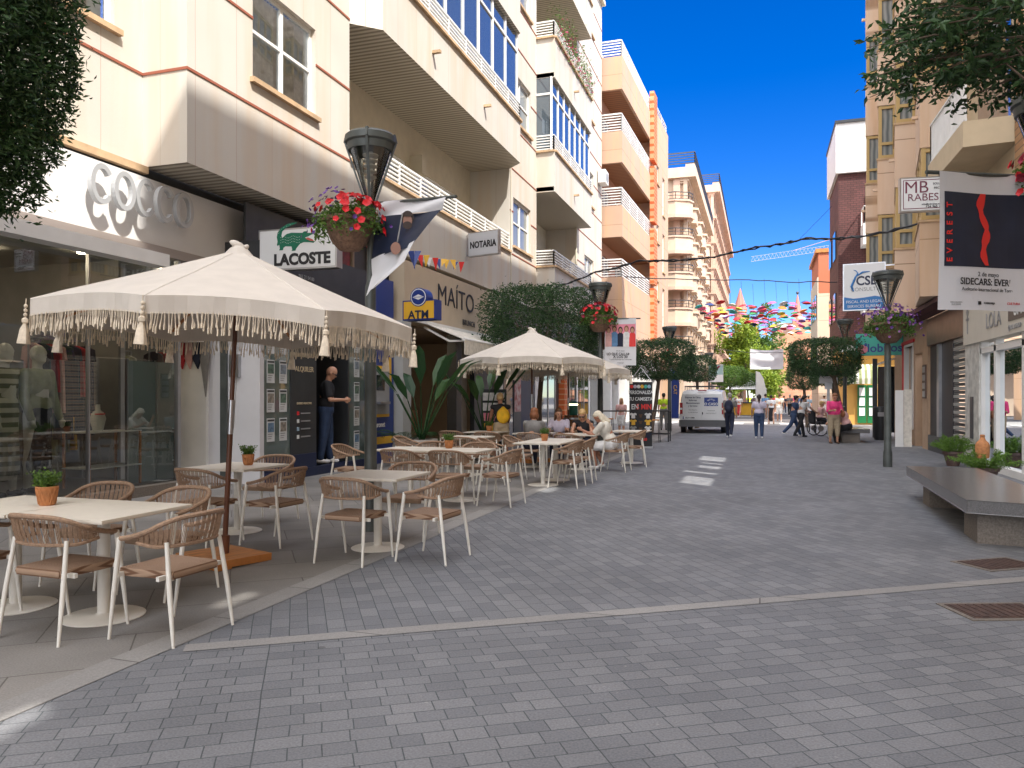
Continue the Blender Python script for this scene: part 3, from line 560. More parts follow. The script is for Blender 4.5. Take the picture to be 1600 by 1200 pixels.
# entrance recess: white side wall with a grey door, scarves hanging
mb = MB(TA); mb.box(10.5, 11.5, -2.3, -2.2, 0, 4); mb.box(11.5, 11.62, -2.2, .09, 0, 3.82); mb.box(10.55, 11.5, -2.2, -.95, 0, .1); mb.build('entrance_wall', pmat('white_plaster', (0.62, 0.61, 0.62), 0.7, var=.03), S)
mb = MB(TA); mb.box(11.44, 11.5, -1.75, -1.0, .12, 2.55); mb.tube([(11.47, -1.38, 2.53), (11.47, -1.38, 2.56)], [.37, .37], 20); mb.build('panel', 'white', S)
mb = MB(TA); mb.box(11.46, 11.5, -.72, -.58, 0.1, 3.7); mb.build('door_jamb', 'lampmetal', S)
mb = MB(TA); mb.box(11.42, 11.5, -.5, -.3, 1.9, 2.3); mb.build('intercom', 'steel', S)
# letters
LT = thing('shop_sign', 'raised white metal letters COCCO on the white fascia', 'sign', (-9.25, 9.5, 4.5)); LT.location = (0, 0, 0)
fc = -9.25
yc = [8.7 + .415 * i for i in range(5)]; zc_ = [4.62] * 5
def ringletter(y, z, gap, par):
    mb = MB(); n = 28; a0, a1 = (R(38), R(322)) if gap else (0, 2 * PI); rx, rz, t = .203, .29, .072
    vs = []; fs = []
    for i in range(n + 1):
        a = a0 + (a1 - a0) * i / n
        for (k, x) in ((1, -9.10), (1, -9.02), (0, -9.02), (0, -9.10)):
            q = (rx if k else rx - t), (rz if k else rz - t); vs.append((x, y + q[0] * math.cos(a), z + q[1] * math.sin(a)))
    for i in range(n):
        for j in range(4): fs.append((i * 4 + j, (i + 1) * 4 + j, (i + 1) * 4 + (j + 1) % 4, i * 4 + (j + 1) % 4))
    if gap: fs += [(0, 1, 2, 3), (n * 4 + 3, n * 4 + 2, n * 4 + 1, n * 4)]
    mb.add(vs, fs)
    mb.build('letter', pmat('satin_letter_metal', (0.46, 0.47, 0.48), 0.35, metal=.2), par)
for y, z, g_ in zip(yc, zc_, (1, 0, 1, 1, 0)): ringletter(y, z, g_, LT)
# --- mannequins and clothes in the window

# --- estate agent
E = thing('estate_agency', 'estate agent shop front with rows of listing sheets, man standing in its doorway', 'shop front', (0, 0, 0))
mb = MB(TA); mb.box(11.63, 15.3, -.2, .12, 0, .17); mb.box(11.63, 13.3, .0, .1, .17, .45); mb.build('plinth', 'navy', E)
mb = MB(TA); mb.box(11.63, 15.3, -1.5, .12, 3.25, 4.35); mb.build('fascia', 'charcoal', E)
mb = MB(TA); mb.box(11.63, 12.45, .02, .06, .45, 3.25); mb.build('glass_panel', pmat('green_glass_panel', (0.10, 0.135, 0.125), .08, coat=1), E)
mb = MB(TA); mb.box(12.45, 13.32, .02, .08, .17, 3.25); mb.build('sign_panel', 'charcoal', E)
mb = MB(TA); mb.box(14.62, 15.3, .02, .06, .17, 3.25); mb.build('glass_panel', pmat('green_glass_panel', (0.10, 0.135, 0.125), .08, coat=1), E)
mb = MB(TA); mb.box(13.28, 13.34, -.9, .07, .17, 3.25); mb.box(14.56, 14.62, -.9, .07, .17, 3.25); mb.box(13.3, 14.6, -.95, -.9, .17, 3.25); mb.box(13.3, 14.6, -.9, 0, .1, .17); mb.build('doorway', 'charcoal', E)
mb = MB(TA); mb.box(13.75, 14.5, -.89, -.86, .2, 2.6); mb.build('glass_door', 'pane_dark', E)
paper = pmat('white_paper', (0.60, 0.62, 0.62), .6)
def sheetpaper(u, z, k, par, w=.062):
    mb = MB(TA); mb.box(u - .115, u + .115, w, w + .006, z - .21, z + .21); p = mb.build('listing_sheet', paper, par)
    mb = MB(TA); mb.box(u - .09, u + .09, w + .006, w + .009, z - .04, z + .13); mb.build('photo', pmat('listing_photo_%d' % (k % 4), [(.12, .2, .3), (.25, .22, .18), (.1, .16, .12), (.2, .24, .28)][k % 4], .5, var=.5, vscale=14), p)
    mb = MB(TA); mb.box(u - .1, u + .1, w + .006, w + .009, z + .155, z + .19)
    for j in range(3): mb.box(u - .09, u + .05 - .02 * j, w + .006, w + .009, z - .08 - .04 * j, z - .072 - .04 * j)
    mb.build('print', 'charcoal', p)
for i in range(2):
    for j in range(5): sheetpaper(11.85 + .38 * i, .95 + .53 * j, i + j, E)
for j in range(5): sheetpaper(14.95, .6 + .53 * j, j, E)
xp = -8.5 + .085
text('INMOBILIARIA', .12, (xp, 12.9, 2.35), (0, 1, 0), (0, 0, 1), 'goldtext', E, bold=.01); text('ALQUILER', .14, (xp, 12.9, 2.08), (0, 1, 0), (0, 0, 1), 'goldtext', E, bold=.01)
text('BARRIO PRINCIPAL', .06, (xp, 12.9, 1.42), (0, 1, 0), (0, 0, 1), 'goldtext', E)
mb = MB(TA); mb.tube([(12.9, .08, 2.75), (12.9, .09, 2.75)], [.15, .15], 16); mb.build('emblem', 'goldtext', E)
for j in range(4):
    mb = MB(TA); mb.box(12.65, 12.72, .08, .088, 1.2 - .15 * j, 1.27 - .15 * j); mb.build('icon', ['red', 'signwhite', 'c_lblue', 'signwhite'][j], E); mb = MB(TA); mb.box(12.78, 13.1, .08, .086, 1.22 - .15 * j, 1.245 - .15 * j); mb.build('print', 'grey', E)
text('965 55 10 20', .10, (-8.37, 12.9, 4.05), (0, 1, 0), (0, 0, 1), 'grey', E); text('965 21 04 80', .10, (-8.37, 12.9, 3.85), (0, 1, 0), (0, 0, 1), 'grey', E)
# --- upper glazing with posters
U = thing('glazed_shop_upper', 'upper shop window with red posters between the dark fascia and the ATM', 'shop window', (0, 0, 0))
mb = MB(TA); mb.box(11.63, 17.2, -.35, -.3, 4.35, 5.05); mb.build('pane', 'charcoal', U)
mb = MB(TA)
for u in (14.3, 15.35, 16.1, 16.7): mb.box(u - .04, u + .04, -.3, -.24, 4.0, 5.05)
mb.build('frame', pmat('tan_frame', (.28, .2, .13), .6), U)
mb = MB(TA); mb.box(14.4, 15.25, -.29, -.27, 4.38, 5.0); mb.build('poster', pmat('red_poster', (.3, .03, .03), .5, col2=(.05, .02, .02), vscale=4), U)
mb = MB(TA); mb.box(16.15, 16.65, -.29, -.27, 4.36, 4.95); mb.build('poster', pmat('teal_poster', (.1, .2, .18), .5, var=.3), U)
# --- cash machine
K = thing('cash_machine', 'blue wall cash machine with yellow border between the estate agent and the brunch bar', 'cash machine', (0, 0, 0))
mb = MB(TA); mb.box(15.35, 16.75, -.3, .05, .0, 4.33); mb.build('panel', 'blue', K)
mb = MB(TA); mb.box(15.6, 16.4, .05, .12, 1.15, 2.2); mb.build('fascia', 'grey', K)
mb = MB(TA); mb.box(15.55, 16.45, .05, .09, 1.08, 1.15); mb.box(15.55, 16.45, .05, .09, 2.2, 2.27); mb.box(16.5, 16.62, .05, .06, 1.9, 2.5); mb.box(15.45, 16.7, .05, .06, .45, .62); mb.build('yellow_band', 'yellow', K)
mb = MB(TA); mb.box(15.75, 16.15, .12, .125, 1.7, 2.05); mb.build('screen', 'pane_dark', K)
mb = MB(TA); mb.box(15.72, 16.2, .12, .25, 1.38, 1.44); mb.build('keypad_shelf', 'steel', K)
text('Euronet', .17, (-8.435, 16.0, .9), (0, 1, 0), (0, 0, 1), 'signwhite', K, bold=.02)
# --- brunch bar
B_ = thing('brunch_bar', 'brunch bar front with cream fascia reading MAITO and plants in its open doorway', 'shop front', (0, 0, 0))
mb = MB(TA); mb.box(16.8, 17.25, -.35, .28, 0, 3.4); mb.build('column', pmat('pale_grey_render', (.42, .42, .40), .7), B_)
mb = MB(TA); mb.box(17.0, 22.95, -.2, .22, 3.42, 4.9); mb.build('fascia', pmat('sand_fascia', (.52, .42, .30), .7, var=.03), B_)
mb = MB(TA)
mb.box(22.98, 24.3, -.2, .18, 3.45, 4.85); lat = mb.build('air_vent_box', 'charcoal', B_)
mb = MB(TA)
for i in range(13): mb.box(22.98 + i * .108, 23.01 + i * .108, .19, .21, 3.45, 4.85)
for i in range(14): mb.box(22.98, 24.3, .19, .212, 3.45 + i * .107, 3.48 + i * .107)
mb.box(22.93, 24.35, -.2, .22, 4.85, 4.92); mb.box(22.93, 24.35, -.2, .22, 3.4, 3.45); mb.build('lattice', 'cream_shade', lat)
mb = MB(TA); mb.box(17.25, 24.3, -3.6, -3.5, 0, 3.4); mb.box(17.2, 17.26, -3.6, -.35, 0, 3.4); mb.box(24.3, 24.4, -3.6, 0, 0, 3.4); mb.box(17.2, 24.4, -3.6, -.2, 3.36, 3.42); mb.build('room_wall', pmat('brown_room', (.26, .20, .15), .8), B_)
mb = MB(TA); mb.box(18.6, 20.4, -1.6, -1.0, 0, 1.15); mb.build('counter', pmat('tan_counter', (.30, .18, .10), .6), B_)
mb = MB(TA); mb.box(19.2, 20.3, -3.49, -3.45, 1.4, 2.9); mb.build('picture', pmat('dark_picture', (.05, .045, .04), .4), B_)
mb = MB(TA); mb.box(20.9, 21.3, -.3, 0, 0, 3.4); mb.box(22.5, 24.3, -.2, -.05, 0, 3.4); mb.build('pier', 'charcoal', B_)
mb = MB(TA); mb.box(21.3, 22.5, -.4, -.3, 0, 3.4); mb.build('pale_door', pmat('pale_door_cream', (.45, .40, .33), .6), B_)
for u, w in ((18.2, -1.5), (19.6, -1.5), (18.9, -2.5)):
    mb = MB(TA); mb.lathe([(.01, 3.32), (.07, 3.32), (.07, 3.355), (.01, 3.355)], 12, (u, w, 0)); mb.build('ceiling_spot', lm, B_)
text('MAÍTO', .78, (-8.265, 20.35, 4.3), (0, 1, 0), (0, 0, 1), 'ink', B_, sx=1.15, bold=-.004); text('BRUNCH', .22, (-8.265, 21.3, 3.72), (0, 1, 0), (0, 0, 1), 'ink', B_, bold=.02, spacing=1.2)
AW = thing('awning', 'cream folding awning over the brunch bar door', 'awning', (0, 0, 0))
mb = MB(TA); mb.quad((18.1, .25, 3.45), (23.9, .25, 3.45), (23.9, 1.35, 3.0), (18.1, 1.35, 3.0)); mb.quad((18.1, .25, 3.43), (23.9, .25, 3.43), (23.9, 1.35, 2.985), (18.1, 1.35, 2.985)); mb.build('canopy', 'c_cream', AW)
mb = MB(TA); mb.box(18.1, 23.9, 1.35, 1.36, 2.62, 2.98); mb.build('valance', 'c_cream', AW)
mb = MB(TA); mb.tube([(18.1, 1.33, 3.01), (23.9, 1.33, 3.01)], .045, 8); mb.bar((18.2, .2, 3.35), (18.2, .9, 2.98), .05); mb.bar((18.2, .9, 2.98), (18.3, 1.3, 2.98), .05); mb.box(17.3, 23.9, .2, .32, 3.42, 3.5); mb.build('arm', 'white', AW)
text('MAÍTO', .26, (-7.13, 21.5, 2.8), (0, 1, 0), (0, 0, 1), 'grey', AW)
# --- shops farther along
F1 = thing('shop', 'dark blue and grey shop front behind the seated customers, under the clipped tree', 'shop front', (0, 0, 0))
mb = MB(TA); mb.box(24.35, 42.4, -.3, -.2, 3.5, 5.1); mb.build('fascia', 'charcoal', F1)
for i, (a, b, m_) in enumerate(((24.4, 25.6, 'c_cream'), (25.6, 26.7, 'pane_dark'), (26.7, 27.6, 'charcoal'), (27.6, 29.6, 'navy'), (29.6, 30.2, 'white'), (30.2, 32.6, 'pane_dark'), (32.6, 33.4, 'charcoal'), (33.9, 36.6, 'pane_dark'), (36.6, 37.0, 'white'), (37.0, 39.6, 'pane_dark'), (39.6, 40.0, 'white'), (40.0, 42.4, 'pane_dark'))):
    mb = MB(TA); mb.box(a + .01, b - .01, -.28, -.15 + .02 * (i % 3), 0, 3.5); mb.build('panel', m_, F1)
mb = MB(TA); mb.box(33.4, 33.9, -.2, .12, 0, 3.6); mb.build('brick_pier', 'orange_brick', F1)
mb = MB(TA)
for u in (30.2, 31.4, 32.6, 33.9, 35.2, 36.6, 38.3, 42.3): mb.box(u - .04, u + .04, -.12, -.08, 0, 3.5)
mb.build('frame', 'steel', F1)
mb = MB(TA); mb.box(26.75, 27.5, -.1, -.08, 1.0, 2.9); mb.build('poster', pmat('poster_print', (.5, .45, .42), .5, col2=(.3, .04, .04), vscale=5), F1)
# ================================================================== PEACH BUILDING (left, second)
SLB = .035
TB = lambda u, w, z: (-8.35 + w + SLB * (u - 42.5), u + .0, z)
B = thing('apartment_building', 'peach apartment building with orange brick pillars and wooden balcony ceilings, second on the left', 'building')
ZB = [6.5, 10.5, 14.65, 18.75]; TOPB = 20.9
wl = MB(TB); o_ = []
for z in ZB:
    o_ += [(54.2, 55.3, z + 1.9, z + 3.2), (56.9, 57.9, z + .2, z + 3.0)]
o_ = [o for o in o_ if o[3] < TOPB]
wallgrid(wl, 52.3, 59.6, 4.6, TOPB + .6, .95, o_); wl.build('wall', 'peach', B)
for o in o_: window(TB, B, *o[:4], .95, 1, .3, sill=True)
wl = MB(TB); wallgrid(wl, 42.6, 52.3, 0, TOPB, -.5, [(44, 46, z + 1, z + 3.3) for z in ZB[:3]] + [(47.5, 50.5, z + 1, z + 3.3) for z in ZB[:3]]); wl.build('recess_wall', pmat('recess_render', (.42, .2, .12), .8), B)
for z in ZB[:3]: window(TB, B, 44, 46, z + 1, z + 3.3, -.5, 2, 0, sill=False); window(TB, B, 47.5, 50.5, z + 1, z + 3.3, -.5, 3, 0, sill=False)
mb = MB(TB); mb.quad((59.6, .95, 0), (59.6, -12, 0), (59.6, -12, TOPB + .6), (59.6, .95, TOPB + .6)); mb.quad((42.6, -.5, 0), (42.6, -12, 0), (42.6, -12, TOPB + .6), (42.6, -.5, TOPB + .6)); mb.quad((52.3, .95, 5), (52.3, -.5, 5), (52.3, -.5, TOPB), (52.3, .95, TOPB)); mb.build('side_wall', 'peach', B)
mb = MB(TB); mb.box(42.6, 59.6, -12, -.5, TOPB + .3, TOPB + .5); mb.build('roof', 'cream_shade', B)
for i, z in enumerate(ZB):
    mb = MB(TB); prismU(mb, [(42.65, -.5), (42.65, .95), (52.3, .95), (52.3, .8), (42.85, .8), (42.85, -.5)], z, z + 1.75 if i < 3 else z + 1.85); mb.build('parapet', 'peach', B)
    mb = MB(TB); mb.box(42.86, 52.3, -.49, .79, z + .03, z + .25); mb.build('balcony_floor', 'wood_soffit', B)
    railing(TB, B, [(42.75, -.4), (42.75, .87), (52.2, .87)], z + 1.78, z + 2.75, 7, 2.4, r=.03)
    mb = MB(TB); mb.box(51.6, 52.9, .93, 1.22, z - 1.4, z + 2.3 if i < 3 else z + 3.2); mb.build('brick_pillar', 'orange_brick', B)
mb = MB(TB); mb.box(42.6, 59.6, .2, .97, 4.2, 6.5); mb.build('canopy_band', 'peach', B)
mb = MB(TB); mb.box(42.6, 59.6, -.3, -.2, 0, 4.2); mb.build('shop_glazing', 'pane_dark', B)
mb = MB(TB)
for u in (42.8, 44.8, 47, 49, 51.4, 53.5, 56, 59.4): mb.box(u - .15, u + .15, -.18, .3, 0, 4.2)
mb.box(42.6, 59.6, -.15, .15, 3.1, 4.19); mb.build('shop_frame', 'white', B)
mb = MB(TB)
railing(TB, B, [(53, .8), (59.5, .8)], TOPB + .62, TOPB + 1.3, 4, 2, 'white')

# ================================================================== ORNATE STONE BUILDINGS (left, far)
def ornate(name_label, X0, u0, u1, zt, fl, z1st, side, mat, bays):
    T = lambda u, w, z: (X0 + w, u, z)
    b = thing('apartment_building', name_label, 'building'); L = u1 - u0
    mb = MB(T); o_ = []; n = bays; m = L / n
    for k in range(fl):
        z = z1st + k * (zt - z1st) / fl; h = (zt - z1st) / fl
        for i in range(n): o_.append((u0 + m * (i + .3), u0 + m * (i + .7), z + h * .22, z + h * .8))
    wallgrid(mb, u0, u1, 0, zt, 0, o_, .35); mb.quad((u0, 0, 0), (u0, -14, 0), (u0, -14, zt), (u0, 0, zt)); mb.quad((u1, 0, 0), (u1, -14, 0), (u1, -14, zt), (u1, 0, zt)); mb.quad((u0, 0, zt), (u1, 0, zt), (u1, -14, zt), (u0, -14, zt)); mb.build('wall', mat, b)
    for o in o_: window(T, b, *o, 0, 2, .7, frame='charcoal', pane='pane_dark', sill=False, dep=.3, fw=.1)
    mb = MB(T)
    for i in range(n + 1): mb.box(u0 + m * i - .3, u0 + m * i + .3, .0, .32, z1st, zt)
    for o in o_: mb.box(o[0] - .25, o[0] - .02, .0, .16, o[2] - .2, o[3] + .3); mb.box(o[1] + .02, o[1] + .25, .0, .16, o[2] - .2, o[3] + .3)
    mb.build('pilasters', mat, b)
    mb = MB(T)
    for k in range(fl + 1):
        z = z1st + k * (zt - z1st) / fl
        for i in range(3): mb.box(u0 - .2 - .12 * i, u1 + .1, -.3, .35 + .14 * i, z - .45 + .18 * i, z - .275 + .18 * i)
    mb.build('cornices', mat, b)
    mb = MB(T); mb.box(u0 - .6, u1 + .3, -14, 1.1, zt, zt + .9); mb.box(u0 - .5, u1 + .2, .2, 1.0, zt + .9, zt + 1.2); mb.build('roof_parapet', mat, b)
    railing(T, b, [(u0 - .5, -4), (u0 - .5, 1.0), (u1, 1.0)], zt + 1.2, zt + 2.2, 5, 2.4, 'charcoal', r=.04)
    return b, T
bC, TC = ornate('ornate pale stone building with rounded corner balconies and iron roof rail, beyond the peach one', -6.7, 71, 97, 21.3, 5, 5.2, 0, 'stone', 9)
for k in range(5):
    z = 5.2 + k * 3.22
    # corner balcony with a canted plan, facing the side street and the camera
    plan = [(71, -4.2), (69.9, -4.2), (69.6, -.6), (70.2, .5), (71, .8)]
    mb = MB(TC); prismU(mb, [(a - .0, b) for a, b in plan], z - .25, z + .95); mb.build('balcony', 'stone', bC)
    mb = MB(TC); prismU(mb, [(a - .25 if a < 71 else a, b + (.2 if b > 0 else 0)) for a, b in plan], z - .55, z - .25); prismU(mb, [(a - .1 if a < 71 else a, b + (.1 if b > 0 else 0)) for a, b in plan], z + .95, z + 1.1); mb.build('balcony_moulding', 'stone2', bC)
    railing(TC, bC, plan[1:], z + 1.1, z + 1.75, 3, 1.2, 'charcoal', r=.03)
    mb = MB(TC); mb.box(70.85, 70.99, -3.4, -1.6, z + .9, z + 2.7); mb.build('window', 'pane_dark', bC)
    mb = MB(TC); mb.box(70.7, 71.0, -4.4, -4.1, z, z + 3.2); mb.box(70.7, 71.0, -.9, -.3, z, z + 3.2); mb.build('corner_column', 'stone2', bC)
    # canted bays along the street
    for u in (74.5, 80.5, 86.5, 92.5):
        mb = MB(TC); prismU(mb, [(u - 1.5, 0), (u - .9, .9), (u + .9, .9), (u + 1.5, 0)], z - .3, z + .9); prismU(mb, [(u - 1.7, 0), (u - 1.0, 1.1), (u + 1.0, 1.1), (u + 1.7, 0)], z + .9, z + 1.1); mb.build('bay_balcony', 'stone', bC)
bD, TD = ornate('farthest tall pink stone building with iron roof rail, at the end of the left side', -6.0, 99, 146, 27.0, 7, 5.0, 0, 'stone2', 14)

# ================================================================== RIGHT SIDE
TR = lambda u, w, z: (4.62 - w, u, z)
Rb = thing('apartment_building', 'peach panelled apartment building with saw-tooth bay windows on the right', 'building')
TOPR = 25.5; FR = 3.62; Z0R = 4.0
bays = [(20.9, 24.1), (24.6, 27.6), (28.1, 30.8), (31.2, 33.7)]
wl = MB(TR); wl.quad((20.6, 0, 3.82), (34, 0, 3.82), (34, 0, TOPR), (20.6, 0, TOPR)); wl.build('wall', 'peach2', Rb)
sw = MB(TR); sw.quad((31, 0, 0), (31, -16, 0), (31, -16, 3.9), (31, 0, 3.9)); sw.quad((34, 0, 3.82), (34, -16, 3.82), (34, -16, TOPR), (34, 0, TOPR)); sw.quad((31, 0, 3.83), (31, -16, 3.83), (34, -16, 3.83), (34, 0, 3.83)); sw.quad((20.6, -16, TOPR), (34, -16, TOPR), (34, 0, TOPR), (20.6, 0, TOPR)); sw.build('end_wall', 'peach2', Rb)
for (a, b) in bays:
    pl = [(a, 0), (a, .95), (b - .7, .62), (b, 0)]; pi = [(a + .07, 0), (a + .07, .86), (b - .74, .55), (b - .12, 0)]
    for k in range(6):
        z = Z0R + FR * k
        mb = MB(TR); prismU(mb, pl, z, z + 1.8); mb.build('bay_band', 'peach2', Rb)
        mb = MB(TR); prismU(mb, [(q[0] - (.03 if q[0] == a else 0), q[1] + .03 if q[1] else 0) for q in pl], z + 1.8, z + 1.86); mb.build('bay_sill', 'sill', Rb)
        g = MB(TR); g.quad((pi[0][0], pi[0][1], z + 1.86), (pi[1][0], pi[1][1], z + 1.86), (pi[1][0], pi[1][1], z + FR), (pi[0][0], pi[0][1], z + FR)); go = g.build('bay_glazing', 'pane_x', Rb)
        g = MB(TR)
        for q_ in (1, 2): g.quad((pi[q_][0], pi[q_][1], z + 1.86), (pi[q_ + 1][0], pi[q_ + 1][1], z + 1.86), (pi[q_ + 1][0], pi[q_ + 1][1], z + FR), (pi[q_][0], pi[q_][1], z + FR))
        g.build('bay_glazing', 'pane', Rb)
        mb = MB(TR)
        for q0, q1, n in ((pi[0], pi[1], 2), (pi[1], pi[2], 3)):
            for j in range(0 if n == 2 else 1, n + 1):
                p = (q0[0] + (q1[0] - q0[0]) * j / n, q0[1] + (q1[1] - q0[1]) * j / n); mb.box(p[0] - .05, p[0] + .05, p[1] - .05, p[1] + .05, z + 1.86, z + FR - .005)
            for zz in (z + 1.92, z + 2.35, z + FR - .07): mb.bar((q0[0], q0[1], zz), (q1[0], q1[1], zz), .11, .09)
        mb.build('window_frame', 'ochreframe', go)
    mb = MB(TR); prismU(mb, pl, Z0R + FR * 6, TOPR + .3); mb.build('bay_top', 'peach2', Rb)
mb = MB(TR); mb.box(20.6, 34, .0, .62, 3.84, 3.96); mb.build('soffit', 'brown_brick', Rb)
mb = MB(TR); mb.box(20.4, 34.2, -.2, 1.1, TOPR, TOPR + .35); mb.build('roof_edge', 'wood_soffit', Rb)
for k, (a, b) in enumerate(bays):
    for z in (8.9, 16.2):
        mb = MB(TR); mb.box(a + .8, a + .9, .7, .98, z - .3, z - .22); mb.build('rain_spout', 'peach2', Rb)
# ground floor of it
mb = MB(TR)
for a, b in ((25.1, 25.9), (27.0, 27.3), (28.9, 31)): mb.box(a, b, -.3, 0, 0, 3.82)
mb.box(25.9, 27.0, -.3, 0, 2.9, 3.82); mb.box(27.3, 28.9, -.3, 0, 0, .55); mb.box(27.3, 28.9, -.3, 0, 3.2, 3.82); mb.build('ground_floor_wall', pmat('tan_stone_cladding', (.46, .31, .20), .6, var=.08), Rb)
mb = MB(TR); mb.box(25.9, 27.0, -.7, -.6, 0, 2.9); mb.build('door', pmat('beige_door', (.42, .30, .2), .5), Rb)
mb = MB(TR); mb.box(25.25, 25.7, .0, .04, 1.5, 2.5); lb = mb.build('letter_boxes', pmat('box_brown', (.10, .06, .045), .5), Rb)
mb = MB(TR)
for i in range(4): mb.box(25.3, 25.65, .04, .05, 1.55 + i * .24, 1.72 + i * .24)
mb.build('box_fronts', 'steel', lb)
mb = MB(TR); mb.box(27.35, 28.85, -.2, -.15, .55, 3.2); mb.build('shop_window', 'pane_dark', Rb)
mb = MB(TR); mb.box(27.3, 27.38, -.12, .03, .5, 3.25); mb.box(28.82, 28.9, -.12, .03, .5, 3.25); mb.box(27.3, 28.9, -.1, .02, 3.2, 3.28); mb.build('shop_window_frame', 'white', Rb)
mb = MB(TR); mb.box(27.1, 29.2, .0, .05, 3.3, 3.4); mb.box(28.95, 29.08, .0, .06, .6, 3.3); mb.build('red_trim', 'red', Rb)
# closed shop: black glazing + shutter + copper fascia
mb = MB(TR); mb.box(20.6, 25.08, -.25, .03, 3.02, 3.8); mb.build('copper_fascia', pmat('copper_fascia_metal', (.16, .09, .06), .35, metal=.4, var=.2), Rb)
mb = MB(TR); mb.box(22.28, 25.05, -.2, -.06, .45, 3.0); mb.build('black_glazing', 'black', Rb)
mb = MB(TR); mb.box(23.55, 23.8, -.06, .02, .45, 3.0); mb.build('steel_post', 'steel', Rb)
mb = MB(TR); mb.box(22.25, 25.08, -.25, .0, 0, .45); mb.build('black_plinth', 'charcoal', Rb)
mb = MB(TR)
for i in range(30): mb.box(20.62, 22.2, -.14, -.07 + .015 * (i % 2), .02 + i * .1, .1 + i * .1)
sh_ = mb.build('roller_shutter', pmat('shutter_slats', (.36, .36, .34), .5), Rb)
mb = MB(TR)
for i in range(0, 30, 2):
    for j in range(13): mb.box(20.7 + j * .115, 20.78 + j * .115, -.069, -.062, .03 + i * .1, .09 + i * .1)
mb.build('perforation', 'charcoal', sh_)
# ---- near right building
Rn = thing('apartment_building', 'cream and tan brick building above the LOLA shop, at the right edge', 'building')
mb = MB(TR); o_ = []
for k in range(5):
    z = 6.8 + 3.7 * k; o_ += [(14.4, 15.8, z + .9, z + 2.7), (9.5, 11.5, z + .9, z + 2.7)] if k else []; o_ += [(4, 6, z + .9, z + 2.7), (-1.5, .5, z + .9, z + 2.7)] if k != 1 else []
SUN_GAPS = [(9.5, 10.9, 8.2, 9.3), (11.5, 12.3, 8.2, 9.5), (12.7, 14.2, 8.2, 9.2), (14.7, 16.5, 8.2, 9.4), (5.9, 6.8, 11.85, 12.45), (-1.75, -1.2, 12.6, 13.0), (-3.9, -3.1, 11.9, 12.4)]  # unseen wall openings added to let sun patches through to the street
wallgrid(mb, -30, 20.6, 3.9, 24.2, 0, o_ + SUN_GAPS); mb.build('wall', pmat('cream_render_right', (.56, .45, .30), .8, var=.05), Rn)
for o in o_:
    window(TR, Rn, *o, 0, 2, 0, 'ochreframe')
    mb = MB(TR); mb.box(o[0] + .02, o[1] - .02, -.1, -.06, o[3] - .9, o[3] - .02); mb.build('roller_blind', 'c_cream', Rn)
mb = MB(TR); mb.quad((-30, -16, 0), (-30, 0, 0), (-30, 0, 25.7), (-30, -16, 25.7)); 
# two roof slots added out of view, so sun patches reach the street below
US, WS = [-30, -15, -4.2, -.6, .6, 9.2, 20.6], [-16, -12.4, -9.6, -9.2, -7.4, .2]
for i in range(6):
    for j in range(5):
        u_, w_ = (US[i] + US[i + 1]) / 2, (WS[j] + WS[j + 1]) / 2
        if (.6 < u_ < 9.2 and -12.4 < w_ < -9.2) or (-15 < u_ < .6 and -9.6 < w_ < -7.4): continue
        n0 = -4.2 < u_ < -.6; mb.box(US[i], US[i + 1], WS[j], WS[j + 1], 24.0 if n0 else 24.2, 24.3 if n0 else 25.8)  # roof notch shaped low so the sun reaches the COCCO fascia
mb.build('roof_storey', pmat('cream_render_right', (.56, .45, .30), .8), Rn)
mb = MB(TR)
for a, b in ((13.5, 14.0), (16.2, 16.7), (12.0, 12.8)): mb.box(a, b, .0, .08, 3.95, 24.0)
mb.build('brick_pier', 'tan_brick', Rn)
for k in range(5):
    z = 6.4 + 3.7 * k
    mb = MB(TR); prismU(mb, [(16.8, 0), (16.9, .9), (19.9, .95), (20.4, 0)], z, z + .5); mb.build('balcony_slab', pmat('cream_render_right', (.56, .45, .30), .8), Rn)
    vrailing(TR, Rn, [(16.9, .85), (19.85, .9), (20.3, .05)], z + .5, z + 1.4)
    mb = MB(TR); mb.box(17.2, 19.6, -.02, .01, z + .5, z + 3.0); mb.build('balcony_door', 'pane_dark', Rn)
mb = MB(TR); mb.box(-30, 12.0, -.3, 0, 0, 3.9); mb.build('ground_floor_wall', pmat('tan_stone_cladding', (.46, .31, .20), .6), Rn)
# ---- LOLA shop
LS = thing('fashion_shop', 'cream LOLA SHOP front with glass door and white frames at the right edge', 'shop front')
mb = MB(TR); mb.box(12.2, 20.5, -.2, .1, 2.75, 3.88); mb.build('fascia', pmat('ivory_fascia', (.60, .56, .48), .6, var=.03), LS)
mb = MB(TR); mb.box(19.3, 20.5, -.3, .06, 0, 2.75); mb.build('pier', pmat('worn_white_render', (.55, .54, .50), .7, var=.2, vscale=6), LS)
mb = MB(TR)
for u in (19.3, 18.2, 16.4, 14.6, 12.3): mb.box(u - .07, u + .07, -.12, .03, .12, 2.75)
mb.box(12.2, 19.3, -.12, .03, 2.5, 2.62); mb.box(12.2, 19.3, -.12, .05, 0, .14); mb.build('frame', 'white', LS)
g = MB(TR); g.quad((12.3, -.05, .14), (19.3, -.05, .14), (19.3, -.05, 2.5), (12.3, -.05, 2.5)); g.build('glass', 'glass', LS)
mb = MB(TR); mb.box(12.2, 19.4, -4.3, -4.2, 0, 2.7); mb.box(19.3, 19.4, -4.2, -.3, 0, 2.7); mb.build('room_wall', pmat('green_room', (.32, .38, .24), .8), LS)
mb = MB(TR); mb.box(12.2, 19.4, -4.2, -.2, 2.63, 2.7); mb.build('room_ceiling', 'white', LS)
mb = MB(TR); mb.box(12.2, 19.4, -4.2, -.2, 0, .1); mb.build('room_floor', 'cream_shade', LS)
